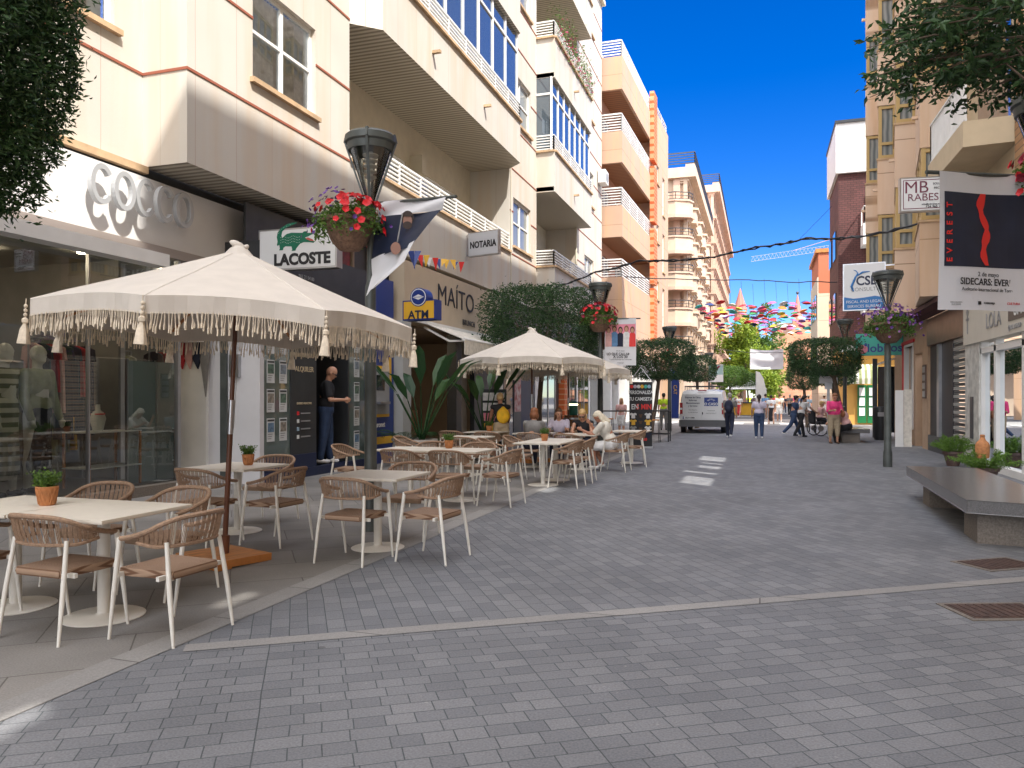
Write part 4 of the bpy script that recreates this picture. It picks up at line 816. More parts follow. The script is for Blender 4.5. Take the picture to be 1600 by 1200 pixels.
mb = MB(TR); mb.box(16.7, 17.9, -1.6, -1.0, .1, 1.2); mb.build('display_case', 'pane_dark', LS)
nx = -1; X_ = 4.62 - .112
def tR(s, size, u, z, mat, par, **k): return text(s, size, (k.pop('x', X_), u, z), (0, -1, 0), (0, 0, 1), mat, par, **k)
tR('LOLA', .46, 18.0, 3.12, 'grey', LS, sx=.95)
mb = MB(TR); mb.box(15.0, 17.0, .1, .112, 3.0, 3.42); mb.build('sign_block', pmat('brown_sign_block', (.13, .1, .08), .6), LS)
tR('SHOP', .42, 16.1, 3.2, 'signwhite', LS, x=4.62 - .118)
tR('@LOLASHOP', .13, 16.6, 2.87, 'grey', LS)
mb = MB(TR); mb.box(20.05, 20.12, .1, .11, 3.0, 3.7); mb.box(19.95, 20.22, .1, .11, 3.3, 3.36); mb.poly([(-.1, 0), (0, -.15), (.1, 0), (0, .22)], (20.08, .112, 3.5), (1, 0, 0), (0, 0, 1)); mb.build('ornament', 'grey', LS)
mb = MB(TR); mb.box(19.75, 20.0, .06, .075, .6, 1.55); mb.build('pier_sticker', 'charcoal', LS)
# ---- brown brick building beyond the cross street
R2 = thing('apartment_building', 'brown brick building with white top storey and balconies, beyond the side square', 'building')
mb = MB(); mb.box(4.15, 20, 47.2, 53, 4.4, 14.2); mb.build('wall', 'brown_brick', R2)
mb = MB(); mb.box(4.0, 20, 47.0, 53.2, 14.2, 17.0); mb.build('top_storey', 'white', R2)
mb = MB(); mb.box(3.95, 20.1, 46.9, 53.3, 17.0, 17.15); mb.build('roof', 'charcoal', R2)
for z in (6.2, 9.9):
    mb = MB(); mb.box(5.3, 7.8, 45.9, 47.2, z, z + 1.15); mb.build('balcony', 'white', R2)
    T0 = lambda u, w, zz: (u, w, zz)
    railing(T0, R2, [(5.35, 47.1), (5.35, 45.95), (7.75, 45.95)], z + 1.15, z + 2.1, 2, .8, 'white')
    mb = MB(); mb.box(5.6, 7.4, 47.1, 47.19, z + .3, z + 3.0); mb.build('window', 'pane_dark', R2)
mb = MB()
for y in range(2):
    for z in (6, 9.6): mb.box(4.08, 4.15, 48.4 + y * 2.9, 49.9 + y * 2.9, z, z + 1.6)
mb.build('window', 'pane_dark', R2)
mb = MB(); mb.box(4.3, 20, 46.4, 53, 0, 4.3); mb.build('yellow_ground_floor', pmat('ochre_render', (.62, .34, .08), .7), R2)
mb = MB(); mb.box(4.2, 20, 46.0, 47.0, 4.05, 4.39); mb.build('eaves', 'white', R2)
mb = MB()
for i in range(2): mb.box(5.05 + i * .5, 5.5 + i * .5, 46.3, 46.39, 0.1, 2.2)
dr = mb.build('door', 'green', R2)
mb = MB()
for i in range(2):
    for j in range(3): mb.box(5.13 + i * .5, 5.42 + i * .5, 46.27, 46.295, .5 + j * .55, .95 + j * .55)
mb.build('notice', 'signwhite', dr)
mb = MB(); mb.box(7.3, 9.5, 46.3, 46.39, .9, 3.0); mb.build('window', 'pane_dark', R2)
SA = thing('awning', 'green and cream striped awning over the green door of the yellow building', 'awning')
st = MB()
for i in range(12):
    x0 = 4.35 + i * .14; st.cur = i % 2
    prof = [(46.38, 3.35), (46.0, 3.28), (45.7, 3.0), (45.55, 2.55), (45.55, 2.25)]
    for j in range(4): st.quad((x0, *prof[j]), (x0 + .14, *prof[j]), (x0 + .14, *prof[j + 1]), (x0, *prof[j + 1]))
st.build('canopy', ['c_cream', pmat('olive_stripe', (.25, .28, .12), .8)], SA)
R3 = thing('apartment_building', 'low orange-red building with white trim beyond the brown brick one', 'building')
mb = MB(); mb.box(4.0, 18, 61, 69, 9.2, 12.2); mb.build('top_storey', pmat('orange_render', (.50, .16, .08), .8), R3); mb = MB(); mb.box(4.0, 18, 61, 69, 0, 9.19); mb.build('wall', 'peach2', R3)
mb = MB(); mb.box(3.93, 4.0, 61, 69, 3, 10.4); mb.build('street_wall', 'cream_shade', R3)
mb = MB()
for y in range(3):
    for z in (4, 7.4): mb.box(3.88, 3.93, 61.8 + y * 2.5, 63.2 + y * 2.5, z, z + 1.8)
mb.build('window', 'pane_dark', R3)
mb = MB(); mb.box(3.8, 18.1, 60.9, 69.1, 12.2, 12.5); mb.build('roof', 'orangewood', R3)
# ---- church at the end
CH = thing('church', 'salmon brick church with a gabled front at the far end of the street', 'church')
g2 = MB(); x0, x1, y0 = 1.0, 16.0, 150
g2.poly([(x0, 0), (x1, 0), (x1, 9.5), (8.2, 15.0), (x0, 9.5)], (0, y0, 0), (1, 0, 0), (0, 0, 1), -18); g2.build('wall', 'salmon_brick', CH)
mb = MB(); mb.bar((x0 - .8, y0 - .3, 9.2), (8.2, y0 - .3, 15.3), .8, .7); mb.bar((8.2, y0 - .3, 15.3), (x1 + .8, y0 - .3, 9.2), .8, .7); mb.build('gable_moulding', 'salmon_brick', CH)
mb = MB(); mb.tube([(8.2, y0 - .2, 8.2), (8.2, y0 - .05, 8.2)], [2.0, 2.0], 24); mb.build('round_window', 'pane_dark', CH)
mb = MB(); mb.poly([(-4, 0), (4, 0), (4, 6.5), (-4, 6.5)], (6.0, y0 + 10, 9), (1, 0, 0), (0, 0, 1), -6); mb.build('nave', 'stone2', CH)
mb = MB(); mb.box(5.5, 7.3, y0 + 2, y0 + 4.4, 12, 16); mb.build('tower', 'salmon_brick', CH); mb = MB(); mb.lathe([(1.1, 16), (.7, 17.4), (.12, 20.4), (.02, 20.8)], 8, (6.4, y0 + 3.2, 0)); mb.build('spire', pmat('spire_tiles', (.42, .16, .12), .7), CH)
mb = MB(); mb.ell((6.4, y0 + 3.2, 21.0), (.26, .26, .3)); mb.build('finial', 'charcoal', CH)
TW = thing('church_tower', 'slim pink cone-roofed tower rising behind the far green tree', 'tower')
tx = -5.0 + 1.1
mb = MB(); mb.lathe([(1.1, 0), (1.1, 17.6), (1.3, 17.8), (1.2, 18.2)], 12, (tx, 154, 0)); mb.build('shaft', 'salmon_brick', TW)
mb = MB(); mb.lathe([(1.35, 18.2), (.7, 20.2), (.06, 22.4)], 12, (tx, 154, 0)); mb.build('cone_roof', pmat('spire_tiles', (.42, .16, .12), .7), TW)
# ---- crane jib
CR = thing('tower_crane', 'pale tower crane jib showing over the roofs on the far right', 'crane')
p0, p1 = Vector((-1.5, 330, 0)), Vector((36, 330, 0))
mb = MB(); za, zb = 57, 62
def jl(t): return Vector((-4 + 36 * t, 330, 57 + 3.5 * t))
for i in range(24):
    a, b = jl(i / 24), jl((i + 1) / 24); up = Vector((0, 0, 2.0)); mb.tube([a, b], .08, 4); mb.tube([a + up, b + up], .07, 4); mb.tube([a, (a + b) / 2 + up], .05, 4); mb.tube([(a + b) / 2 + up, b], .05, 4)
mb.build('jib', 'h_grey', CR); mb = MB(); mb.tube([(33, 330, 0), (33, 330, 66)], .9, 4); mb.tube([(33, 330, 66), jl(.45) + Vector((0, 0, 2))], .08, 4); mb.build('mast', 'c_rose', CR)
# ================================================================== FURNITURE
def smooth01(t): t = max(0, min(1, t)); return t * t * (3 - 2 * t)
def chair_curves(n=60):
    top, low = [], []
    Lq = 0.25; arc = PI * .26; tot = 2 * Lq + arc
    for i in range(n + 1):
        s = tot * i / n
        if s < Lq: x, y, a = -1, (.13 - s * 1.0), 0
        elif s > Lq + arc: x, y, a = 1, (.13 - Lq + (s - Lq - arc)), 0
        else:
            th = (s - Lq) / arc * PI; x, y, a = -math.cos(th), None, math.sin(th)
        if y is None: px, py = .275 * x, -.12 - .17 * a; qx, qy = .265 * x, -.12 - .135 * a
        else: px, py, qx, qy = .275 * x, y, .27 * x, y
        u = abs(i / n - .5) * 2; k = .55 * smooth01((1 - u) / .8) + .45 * math.sin(PI / 2 * (1 - u)) ** 1.3
        top.append(Vector((px * (1 + .02 * k), py - .015 * k, .652 + .148 * k))); g = smooth01((1 - u) / .5)
        low.append(Vector((qx, qy, .640 - .028 * g + (.0 if g else 0))))
    return top, low
def make_chair():
    t = thing('rope_chair', '-', 'chair')
    top, low = chair_curves()
    mb = MB(); mb.tube(top, .0165, 8); mb.tube(low[6:-6], .012, 6); mb.build('backrest_frame', 'rope2', t, 40)
    mb = MB(); n = len(top)
    for i in range(6, n - 6):
        for h_ in (0, .5) if i % 2 else (0,):
            a = top[i].lerp(top[i + 1], h_); b = low[i].lerp(low[i + 1], h_)
            if a.z - b.z < .03: continue
            m = (a + b) / 2 + Vector((0, -.006, 0)); mb.tube([a, m, b], .0038, 4, caps=False)
    mb.build('rope_weave', 'rope2', t)
    mb = MB(); z0, z1 = .402, .452
    k = 6; P = []
    def rp(sc, z): return [(x * sc, y * sc, z) for x, y in [(-.21, .2), (.21, .2), (.222, .185), (.2, -.2), (.185, -.222), (-.185, -.222), (-.2, -.2), (-.222, .185)]]
    vs = rp(1, z0) + rp(1.03, (z0 + z1) / 2) + rp(1, z1) + rp(.6, z1 - .004) + [(0, 0, z1 - .012)]; fs = [tuple(range(7, -1, -1))]
    for r_ in range(3):
        for j in range(8): fs.append((r_ * 8 + j, r_ * 8 + (j + 1) % 8, (r_ + 1) * 8 + (j + 1) % 8, (r_ + 1) * 8 + j))
    fs += [(24 + j, 24 + (j + 1) % 8, 32) for j in range(8)]
    mb.add(vs, fs); mb.build('seat', 'weave', t, 35)
    for s_ in (-1, 1):
        mb = MB(); mb.tube([(s_ * .268, .235, 0), (s_ * .272, .19, .3), (s_ * .275, .135, .655)], [.010, .0155, .0175], 10); mb.build('leg', 'whiteleg', t, 40)
        mb = MB(); mb.tube([(s_ * .262, -.29, 0), (s_ * .25, -.25, .3), (s_ * .225, -.20, .64)], [.010, .0165, .014], 10); mb.build('leg', 'whiteleg', t, 40)
    for y in (.165, -.17):
        mb = MB(); mb.box(-.27, -.19, y - .012, y + .012, .402, .43); mb.box(.19, .27, y - .012, y + .012, .402, .43); mb.box(-.2, .2, y - .01, y + .01, .398, .414); mb.build('seat_rail', 'whiteleg', t)
    return t
# woven seat: strands change direction in four triangles
m = bpy.data.materials.new('woven_seat'); m.use_nodes = True; n = m.node_tree; b = n.nodes['Principled BSDF']; L = n.links.new
tc = n.nodes.new('ShaderNodeTexCoord'); sx = n.nodes.new('ShaderNodeSeparateXYZ'); L(tc.outputs['Object'], sx.inputs[0])
ab = []
for i in (0, 1):
    q = n.nodes.new('ShaderNodeMath'); q.operation = 'ABSOLUTE'; L(sx.outputs[i], q.inputs[0]); ab.append(q)
mxn = n.nodes.new('ShaderNodeMath'); mxn.operation = 'MAXIMUM'; L(ab[0].outputs[0], mxn.inputs[0]); L(ab[1].outputs[0], mxn.inputs[1])
sn = n.nodes.new('ShaderNodeMath'); sn.operation = 'MULTIPLY'; sn.inputs[1].default_value = 2 * PI / .0125; L(mxn.outputs[0], sn.inputs[0])
si = n.nodes.new('ShaderNodeMath'); si.operation = 'SINE'; L(sn.outputs[0], si.inputs[0])
r = n.nodes.new('ShaderNodeMapRange'); r.inputs['From Min'].default_value = -1; L(si.outputs[0], r.inputs['Value'])
rr = n.nodes.new('ShaderNodeValToRGB'); rr.color_ramp.elements[0].color = (.15, .075, .04, 1); rr.color_ramp.elements[1].color = (.36, .24, .16, 1); rr.color_ramp.elements[0].position = .1; rr.color_ramp.elements[1].position = .5
L(r.outputs[0], rr.inputs[0]); L(rr.outputs[0], b.inputs['Base Color']); b.inputs['Roughness'].default_value = .8
bp = n.nodes.new('ShaderNodeBump'); bp.inputs['Strength'].default_value = .7; bp.inputs['Distance'].default_value = .004; L(r.outputs[0], bp.inputs['Height']); L(bp.outputs[0], b.inputs['Normal']); M['weave'] = m

def make_table():
    t = thing('cafe_table', '-', 'table')
    mb = MB(); mb.box(-.41, .41, -.41, .41, .738, .756); mb.box(-.405, .405, -.405, .405, .73, .7385); mb.build('tabletop', 'tabletop', t)
    mb = MB(); mb.lathe([(.042, .012), (.042, .72), (.07, .725), (.07, .73)], 20); mb.box(-.25, .25, -.03, .03, .712, .7305); mb.build('column', 'whiteleg', t, 40)
    mb = MB(); mb.lathe([(.27, 0), (.272, .006), (.26, .012), (.06, .018), (.046, .03)], 32); mb.build('base', 'whiteleg', t, 40)
    return t
TG, CG = 'ivory square cafe tables on the left pavement', 'brown rope chairs round the cafe tables'
tabs = [(-4.42, 4.27, 'nearest cafe table, front right half of the pair that carries the potted plant'),
        (-5.25, 4.27, 'cafe table at the left picture edge, with the nearest potted plant on it'),
        (-5.75, 7.45, 'single cafe table with a plant pot, beyond the big parasol pole by the shop entrance'),
        (-3.75, 7.08, 'single empty cafe table beside the street lamp base, nearest the paving edge'),
        (-4.3, 10.75, 'cafe table with a plant pot, right half of the long pair past the lamp'),
        (-5.13, 10.75, 'cafe table forming the left half of the long pair past the lamp'),
        (-5.55, 14.3, 'cafe table in front of the large ceramic pots at the brunch bar'),
        (-3.65, 13.0, 'cafe table with plant pot in the sun streak under the second parasol edge'),
        (-3.65, 13.85, 'cafe table pushed behind the sun streak table'),
        (-3.68, 16.1, 'cafe table where the two blonde women lean on their elbows'),
        (-4.75, 16.3, 'cafe table between the grey shirted customer and the brunette'),
        (-2.9, 18.0, 'small cafe table behind the white haired woman, nearest the T-shirt banner'),
        (-6.0, 16.6, 'cafe table with a pot under the left side of the second parasol')]
t0 = make_table()
for i, (x, y, l) in enumerate(tabs):
    if i == 0: t0.location = (x, y, 0); t0['label'] = l; t0['group'] = TG; t0.rotation_euler = (0, 0, 0)
    else: dup(t0, (x, y, 0), R(rnd.uniform(-1.5, 1.5)), l, TG)
F_, Lf, Rt, Bk = 0, 90, -90, 180      # facing +Y, -X, +X, -Y
chairs = [(-4.39, 3.95, F_ - 2, 'nearest rope chair at the left, its back to the camera at the front table'),
          (-3.72, 4.13, Lf - 3, 'rope chair at the right end of the front table, standing by the small sun patch'),
          (-5.3, 3.9, F_ + 4, 'rope chair cut by the left picture edge, back to the camera'),
          (-5.35, 5.02, Bk + 3, 'rope chair behind the front table, just right of the potted plant'),
          (-4.5, 4.95, Bk - 8, 'rope chair on the far side of the front table, beside the parasol pole'),
          (-4.93, 7.0, Lf - 5, 'rope chair right of the parasol pole, turned to the table with the small pot'),
          (-5.62, 6.8, F_ - 6, 'rope chair left of the parasol pole, back to the camera'),
          (-5.85, 8.15, Bk + 2, 'rope chair behind the table by the shop entrance, only its curved back in view'),
          (-3.68, 6.5, F_ - 4, 'rope chair with its back to the camera at the lone table by the lamp'),
          (-3.02, 6.78, Lf - 4, 'rope chair standing over the kerb line, right of the lone table by the lamp'),
          (-3.72, 7.72, Bk + 4, 'rope chair on the far side of the lone table by the lamp'),
          (-4.95, 10.12, F_ - 3, 'rope chair, left of two with backs to the camera at the long pair of tables'),
          (-4.2, 10.12, F_ + 2, 'rope chair, right of two with backs to the camera at the long pair of tables'),
          (-3.58, 10.45, Lf - 6, 'rope chair at the right end of the long pair of tables'),
          (-6.05, 10.6, Rt + 5, 'rope chair at the left end of the long pair, in front of the cash machine'),
          (-4.35, 11.5, Bk, 'rope chair behind the right half of the long pair of tables'),
          (-5.15, 11.5, Bk + 5, 'rope chair behind the left half of the long pair of tables'),
          (-5.3, 13.5, F_ - 4, 'rope chair in front of the table by the ceramic pots, back to the camera'),
          (-4.55, 13.0, Rt + 8, 'rope chair left of the sun streak table, opening to the right'),
          (-3.22, 12.9, Lf - 3, 'rope chair right of the sun streak table, nearest the paving'),
          (-3.18, 13.75, Lf + 4, 'rope chair right of the sun streak table, the farther one'),
          (-4.4, 14.0, Rt, 'rope chair left of the table behind the sun streak, by the tree trunk'),
          (-2.92, 15.95, Lf - 4, 'rope chair in which the white haired woman sits'),
          (-2.75, 17.2, Lf + 12, 'rope chair just behind the white haired woman'),
          (-3.8, 17.0, Bk, 'rope chair in which the blonde woman in black sits'),
          (-4.6, 15.5, F_, 'rope chair in which the grey shirted customer sits'),
          (-4.4, 17.2, Bk, 'rope chair in which the brunette in white sits'),
          (-5.6, 15.6, F_ + 5, 'rope chair under the parasol, left of the grey shirted customer'),
          (-3.7, 15.2, F_ - 10, 'empty rope chair between the sun streak tables and the two blonde women'),
          (-6.3, 13.2, Rt + 4, 'rope chair standing by the brunch bar column'),
          (-6.5, 15.8, F_ + 3, 'rope chair near the woman with the yellow bag')]
c0 = make_chair()
for i, (x, y, a, l) in enumerate(chairs):
    if i == 0: c0.location = (x, y, 0); c0.rotation_euler = (0, 0, R(a)); c0['label'] = l; c0['group'] = CG
    else: dup(c0, (x, y, 0), R(a), l, CG)

# ---- small terracotta pots with herbs on the tables
def make_pot():
    t = thing('potted_herb', '-', 'potted plant')
    mb = MB(); mb.lathe([(.042, 0), (.046, .005), (.062, .11), (.066, .115), (.064, .122), (.055, .12), (.052, .10)], 20); 
    for j in range(14):
        a = 2 * PI * j / 14; a2 = a + .8
        for q in (1, -1): mb.tube([(.048 * math.cos(a), .048 * math.sin(a), .01), (.057 * math.cos(a + q * .25), .057 * math.sin(a + q * .25), .06), (.0635 * math.cos(a + q * .5), .0635 * math.sin(a + q * .5), .11)], .004, 4)
    p = mb.build('pot', 'terracotta', t, 40)
    mb = MB(); mb.lathe([(.01, .1), (.052, .1), (.052, .103), (.01, .105)], 14); mb.build('soil', 'soil', p)
    r = random.Random(5); pts = []; mb = MB()
    for i in range(40):
        a = r.uniform(0, 2 * PI); q = r.uniform(.2, 1); e = Vector((math.cos(a) * .095 * q, math.sin(a) * .095 * q, .15 + .065 * r.random())); b_ = Vector((math.cos(a) * .03 * q, math.sin(a) * .03 * q, .1)); mb.tube([b_, (b_ + e) / 2 + Vector((0, 0, .01)), e], .0014, 3)
        for k in range(16): u = r.uniform(.35, 1.08); pts.append(tuple(b_.lerp(e, u) + Vector((r.gauss(0, .009), r.gauss(0, .009), r.gauss(0, .008)))))
    mb.build('stems', 'leaf_mid', t); leafmesh(pts, .022, 'leaf_mid', 'leaves', t, 2, -.5, .6)
    return t
pg = 'terracotta herb pots on the cafe tables'
pots = [(-4.98, 4.30, 'woven-pattern terracotta pot of small-leaved herb on the nearest table'), (-5.68, 7.55, 'terracotta herb pot on the table left of the parasol pole'),
        (-4.58, 10.95, 'terracotta herb pot on the long pair of tables past the lamp'), (-3.72, 13.35, 'terracotta herb pot on the sun streak table'), (-5.98, 16.7, 'terracotta herb pot on the table near the woman with the yellow bag')]
p0 = make_pot()
for i, (x, y, l) in enumerate(pots):
    if i == 0: p0.location = (x, y, .756); p0['label'] = l; p0['group'] = pg; p0.scale = (1.15,) * 3
    else: dup(p0, (x, y, .756), R(50 * i), l, pg, scale=1.05)

# ================================================================== PARASOLS
def make_parasol():
    t = thing('parasol', '-', 'parasol')
    Rr, zr, za = 1.78, 2.26, 2.90; N = 8; sub = 8
    def P(k, s, v):   # panel k, s across 0..1, v from rim 0 to top 1
        a0 = R(22.5 - 90) + k * PI / 4; c0_ = Vector((math.cos(a0), math.sin(a0))); c1_ = Vector((math.cos(a0 + PI / 4), math.sin(a0 + PI / 4)))
        q = c0_.lerp(c1_, s); bow = 4 * s * (1 - s); rr = (Rr * (1 - v) + .10 * v); q = q * rr * (1 - .035 * bow * (1 - v))
        z = zr + (za - zr) * (v ** .93) + .045 * bow * (1 - v) - .02 * math.sin(PI * v)
        return (q.x, q.y, z)
    mb = MB(); n = 8
    for k in range(N):
        vs = [P(k, i / n, j / n) for j in range(n + 1) for i in range(n + 1)]
        mb.add(vs, [(j * (n + 1) + i, j * (n + 1) + i + 1, (j + 1) * (n + 1) + i + 1, (j + 1) * (n + 1) + i) for j in range(n) for i in range(n)])
    cn = mb.build('canopy', 'canvas', t, 25)
    mb = MB()
    for k in range(N): mb.tube([P(k, 0, j / 6) for j in range(7)], .006, 4)
    mb.build('seam', 'canvas', cn)
    vl = MB(); fr = MB(); r = random.Random(3)
    for k in range(N):
        pr = None; sc_ = 14
        for i in range(sc_):
            a = Vector(P(k, i / sc_, 0)); b = Vector(P(k, (i + 1) / sc_, 0)); w = .012 * math.sin(i * 1.7 + k); w2 = .012 * math.sin((i + 1) * 1.7 + k)
            o = Vector((a.x, a.y, 0)).normalized(); a2 = a - Vector((0, 0, .135)) + o * w; b2 = b - Vector((0, 0, .135)) + o * w2; vl.quad(a, b, b2, a2)
            for q in range(5):
                u = (q + r.random() * .7) / 5; s0 = a2.lerp(b2, u); Ln = r.uniform(.09, .165); dx = (b - a).normalized() * r.gauss(0, .012)
                fr.tube([s0 + Vector((0, 0, .012)), s0 + dx * .6 - Vector((0, 0, Ln * .5)), s0 + dx - Vector((0, 0, Ln * .75)), s0 + dx - Vector((0, 0, Ln))], [.0035, .0035, .0075, .007], 4)
    vl.build('valance', 'canvas', t, 30); fr.build('fringe', 'fringe', t)
    for k in range(N):
        c = Vector(P(k, 0, 0)); o = Vector((c.x, c.y, 0)).normalized(); c = c + o * .03; mb = MB()
        mb.tube([c + Vector((0, 0, .0)), c - Vector((0, 0, .2))], .004, 4)
        for z in (.06, .095, .13): mb.ell(c - Vector((0, 0, z)), (.016, .016, .016), 8, 6)
        mb.lathe([(.008, -.15), (.024, -.165), (.024, -.19), (.014, -.20), (.034, -.25), (.05, -.36), (.02, -.362)], 12, c, wob=.12)
        mb.build('tassel', 'fringe', t, 40)
    mb = MB(); r = random.Random(9)
    mb.lathe([(.16, za - .05), (.12, za + .0), (.075, za + .05), (.05, za + .075)], 16, (0, 0, 0), wob=.16); mb.ell((-.015, .0, za + .085), (.085, .05, .035), 12, 7, Matrix.Rotation(.35, 3, 'Y')); mb.ell((.045, .02, za + .06), (.06, .04, .03), 10, 6, Matrix.Rotation(-.7, 3, 'Y')); mb.build('top_cap', 'canvas', t, 50)
    mb = MB(); mb.tube([(0, 0, .05), (0, 0, 1.38)], .026, 14); mb.tube([(0, 0, 1.5), (0, 0, za)], .022, 14); pl = mb.build('pole', 'darkwood', t, 40)
    mb = MB(); mb.tube([(0, 0, 1.2), (0, 0, 1.52)], .029, 14); mb.build('metal_sleeve', 'steel', pl, 40)
    mb = MB(); mb.tube([(.03, .01, 1.25), (.035, .02, 1.8), (.03, .01, 2.35)], .004, 5); mb.build('cord', 'c_white', pl)
    for k in range(N):
        mb = MB(); e = Vector(P(k, 0, .02)) - Vector((0, 0, .03)); mb.bar((0, 0, za - .06), e, .018, .022); m_ = Vector(P(k, 0, .5)) - Vector((0, 0, .04)); mb.bar((0, 0, za - .42), m_, .014, .018); mb.build('rib', 'orangewood', t)
    mb = MB(); mb.lathe([(.05, za - .46), (.05, za - .38)], 12); mb.build('hub', 'darkwood', t)
    mb = MB()
    c45 = Matrix.Rotation(R(0), 3, 'Z'); mb.box(-.32, .32, -.32, .32, .035, .085); mb.box(-.32, -.16, -.32, .32, 0, .0345); mb.box(.16, .32, -.32, .32, 0, .0345); mb.box(-.1595, .1595, -.32, -.2, .018, .0345)
    bs = mb.build('base', 'orangewood', t); bs.rotation_euler = (0, 0, R(38))
    mb = MB(); mb.lathe([(.045, .08), (.045, .25), (.03, .255)], 14); mb.build('socket', 'darkwood', t, 40)
    return t
ug = 'fringed linen parasols over the cafe tables'
u0_ = make_parasol(); pp = G(350, 878); lx = R(2.6)
def lean(view_angle): return (0, lx, view_angle)
cdir = math.atan2(pp.x, pp.y)
u0_.scale = (.94, .94, 1); u0_.location = (pp.x, pp.y, 0); u0_.rotation_euler = (0, lx, -cdir); u0_['label'] = 'large fringed linen parasol over the nearest tables, slightly leaning, on an orange wood base'; u0_['group'] = ug
l = (831 - 800) / 1200; D2 = 18.3; dup(u0_, (D2 * (-_s + _c * l), D2 * (_c + _s * l), 0), None, 'second fringed parasol, over the tables with seated customers', ug, scale=(1, 1, 1.06), tilt=(0, 0, 0.27))
l = (888 - 800) / 1200; D3 = 21.0; dup(u0_, (D3 * (-_s + _c * l), D3 * (_c + _s * l), 0), None, 'farthest fringed parasol, mostly hidden behind the second one', ug, tilt=(0, 0, 0.5))

# ================================================================== STREET LAMPS
M['louvre_grey'] = pmat('pale_louvres', (.55, .55, .52), .5)
def make_lamp(hh=4.7):
    t = thing('street_lamp', '-', 'street lamp'); h = hh
    mb = MB(); mb.lathe([(.10, 0), (.10, .35), (.082, .4), (.07, 2.9), (.05, 2.95), (.045, h - 1.25), (.06, h - 1.2), (.05, h - 1.05), (.03, h - .78)], 16); mb.build('post', 'lampmetal', t, 40)
    mb = MB(); mb.lathe([(.30, h - .12), (.325, h - .10), (.325, h - .03), (.29, h), (.05, h + .01)], 24); mb.lathe([(.285, h - .2), (.30, h - .12), (.05, h - .12)], 24); mb.build('cap', 'lampmetal', t, 40)
    mb = MB(); mb.lathe([(.045, h - .80), (.28, h - .15), (.275, h - .15), (.04, h - .79)], 24); mb.build('diffuser', 'lampglass', t, 60)
    mb = MB()
    for i in range(5): mb.lathe([(.03, h - .22 - i * .065), (.10 - i * .006, h - .235 - i * .065), (.10 - i * .006, h - .25 - i * .065), (.03, h - .27 - i * .065)], 16)
    mb.lathe([(.028, h - .55), (.028, h - .13)], 10); mb.build('louvres', 'louvre_grey', t, 40)
    for k in range(4):
        a = k * PI / 2 + .35; c, s = math.cos(a), math.sin(a)
        mb = MB(); mb.bar((.03 * c, .03 * s, h - .95), (.075 * c, .075 * s, h - .78), .03, .03); mb.bar((.075 * c, .075 * s, h - .78), (.325 * c, .325 * s, h - .1), .035, .022); mb.bar((.325 * c, .325 * s, h - .1), (.30 * c, .30 * s, h + .005), .035, .03); mb.build('strut', 'lampmetal', t)
    return t
lamps = [(_p := None)]
def at(px, D, z=0): l = (px - 800) / 1200; return Vector((D * (-_s + _c * l), D * (_c + _s * l), z))
L1, L2, L3, L4 = at(579, 8.9), at(938, 21.3), at(1046, 34.5), at(1108, 55)
LR1, LR2, LR0 = at(1387, 17.0), at(1320, 29.0), at(1632, 7.7)
lg = 'grey conical street lamps along the street'
lp = make_lamp(); lp.location = L1; lp.scale = (.9, .9, .975); lp['label'] = 'tall street lamp standing among the cafe tables with red and purple flowers on it'; lp['group'] = lg
dup(lp, L2, .4, scale=1.0, label= 'street lamp behind the second parasol with the pink five-people banner', group=lg); dup(lp, L3, .9, scale=1.0, label= 'street lamp rising above the clipped tree left of the van', group=lg); dup(lp, L4, .2, scale=1.0, label= 'distant street lamp above the van, left of the yellow-green tree', group=lg)
dup(lp, LR1, 1.1, 'street lamp on the right standing in front of the green sign with purple flowers', lg, scale=(.95, .95, .92)); dup(lp, LR2, .3, 'farther street lamp on the right, behind the clipped tree', lg, scale=.95); dup(lp, LR0, .3, 'street lamp at the right picture edge that carries the red crack banner', lg)

# ---- flower baskets
def petunia(mb, c, nrm, r_, r):
    nrm = nrm.normalized(); x = nrm.orthogonal().normalized(); y = nrm.cross(x); k = 10; ph = r.random() * 6
    vs = [c] + [c + nrm * (r_ * .35) + (x * math.cos(ph + 2 * PI * i / k) + y * math.sin(ph + 2 * PI * i / k)) * r_ * (1.0 if i % 2 else .82) for i in range(k)]
    mb.add(vs, [(0, 1 + i, 1 + (i + 1) % k) for i in range(k)])
M['petal_red'] = pmat('red_petals', (.62, .012, .02), .6, var=.25, vscale=15); M['petal_purple'] = pmat('purple_petals', (.11, .035, .22), .6, var=.3, vscale=15); M['petal_mauve'] = pmat('mauve_petals', (.25, .10, .28), .6, var=.35, vscale=15); M['petal_dark'] = pmat('dark_red_petals', (.3, .01, .04), .6, var=.3, vscale=15)
M['bowl'] = pmat('coir_bowl', (.17, .10, .065), .9, var=.3, vscale=25, bump=.5)
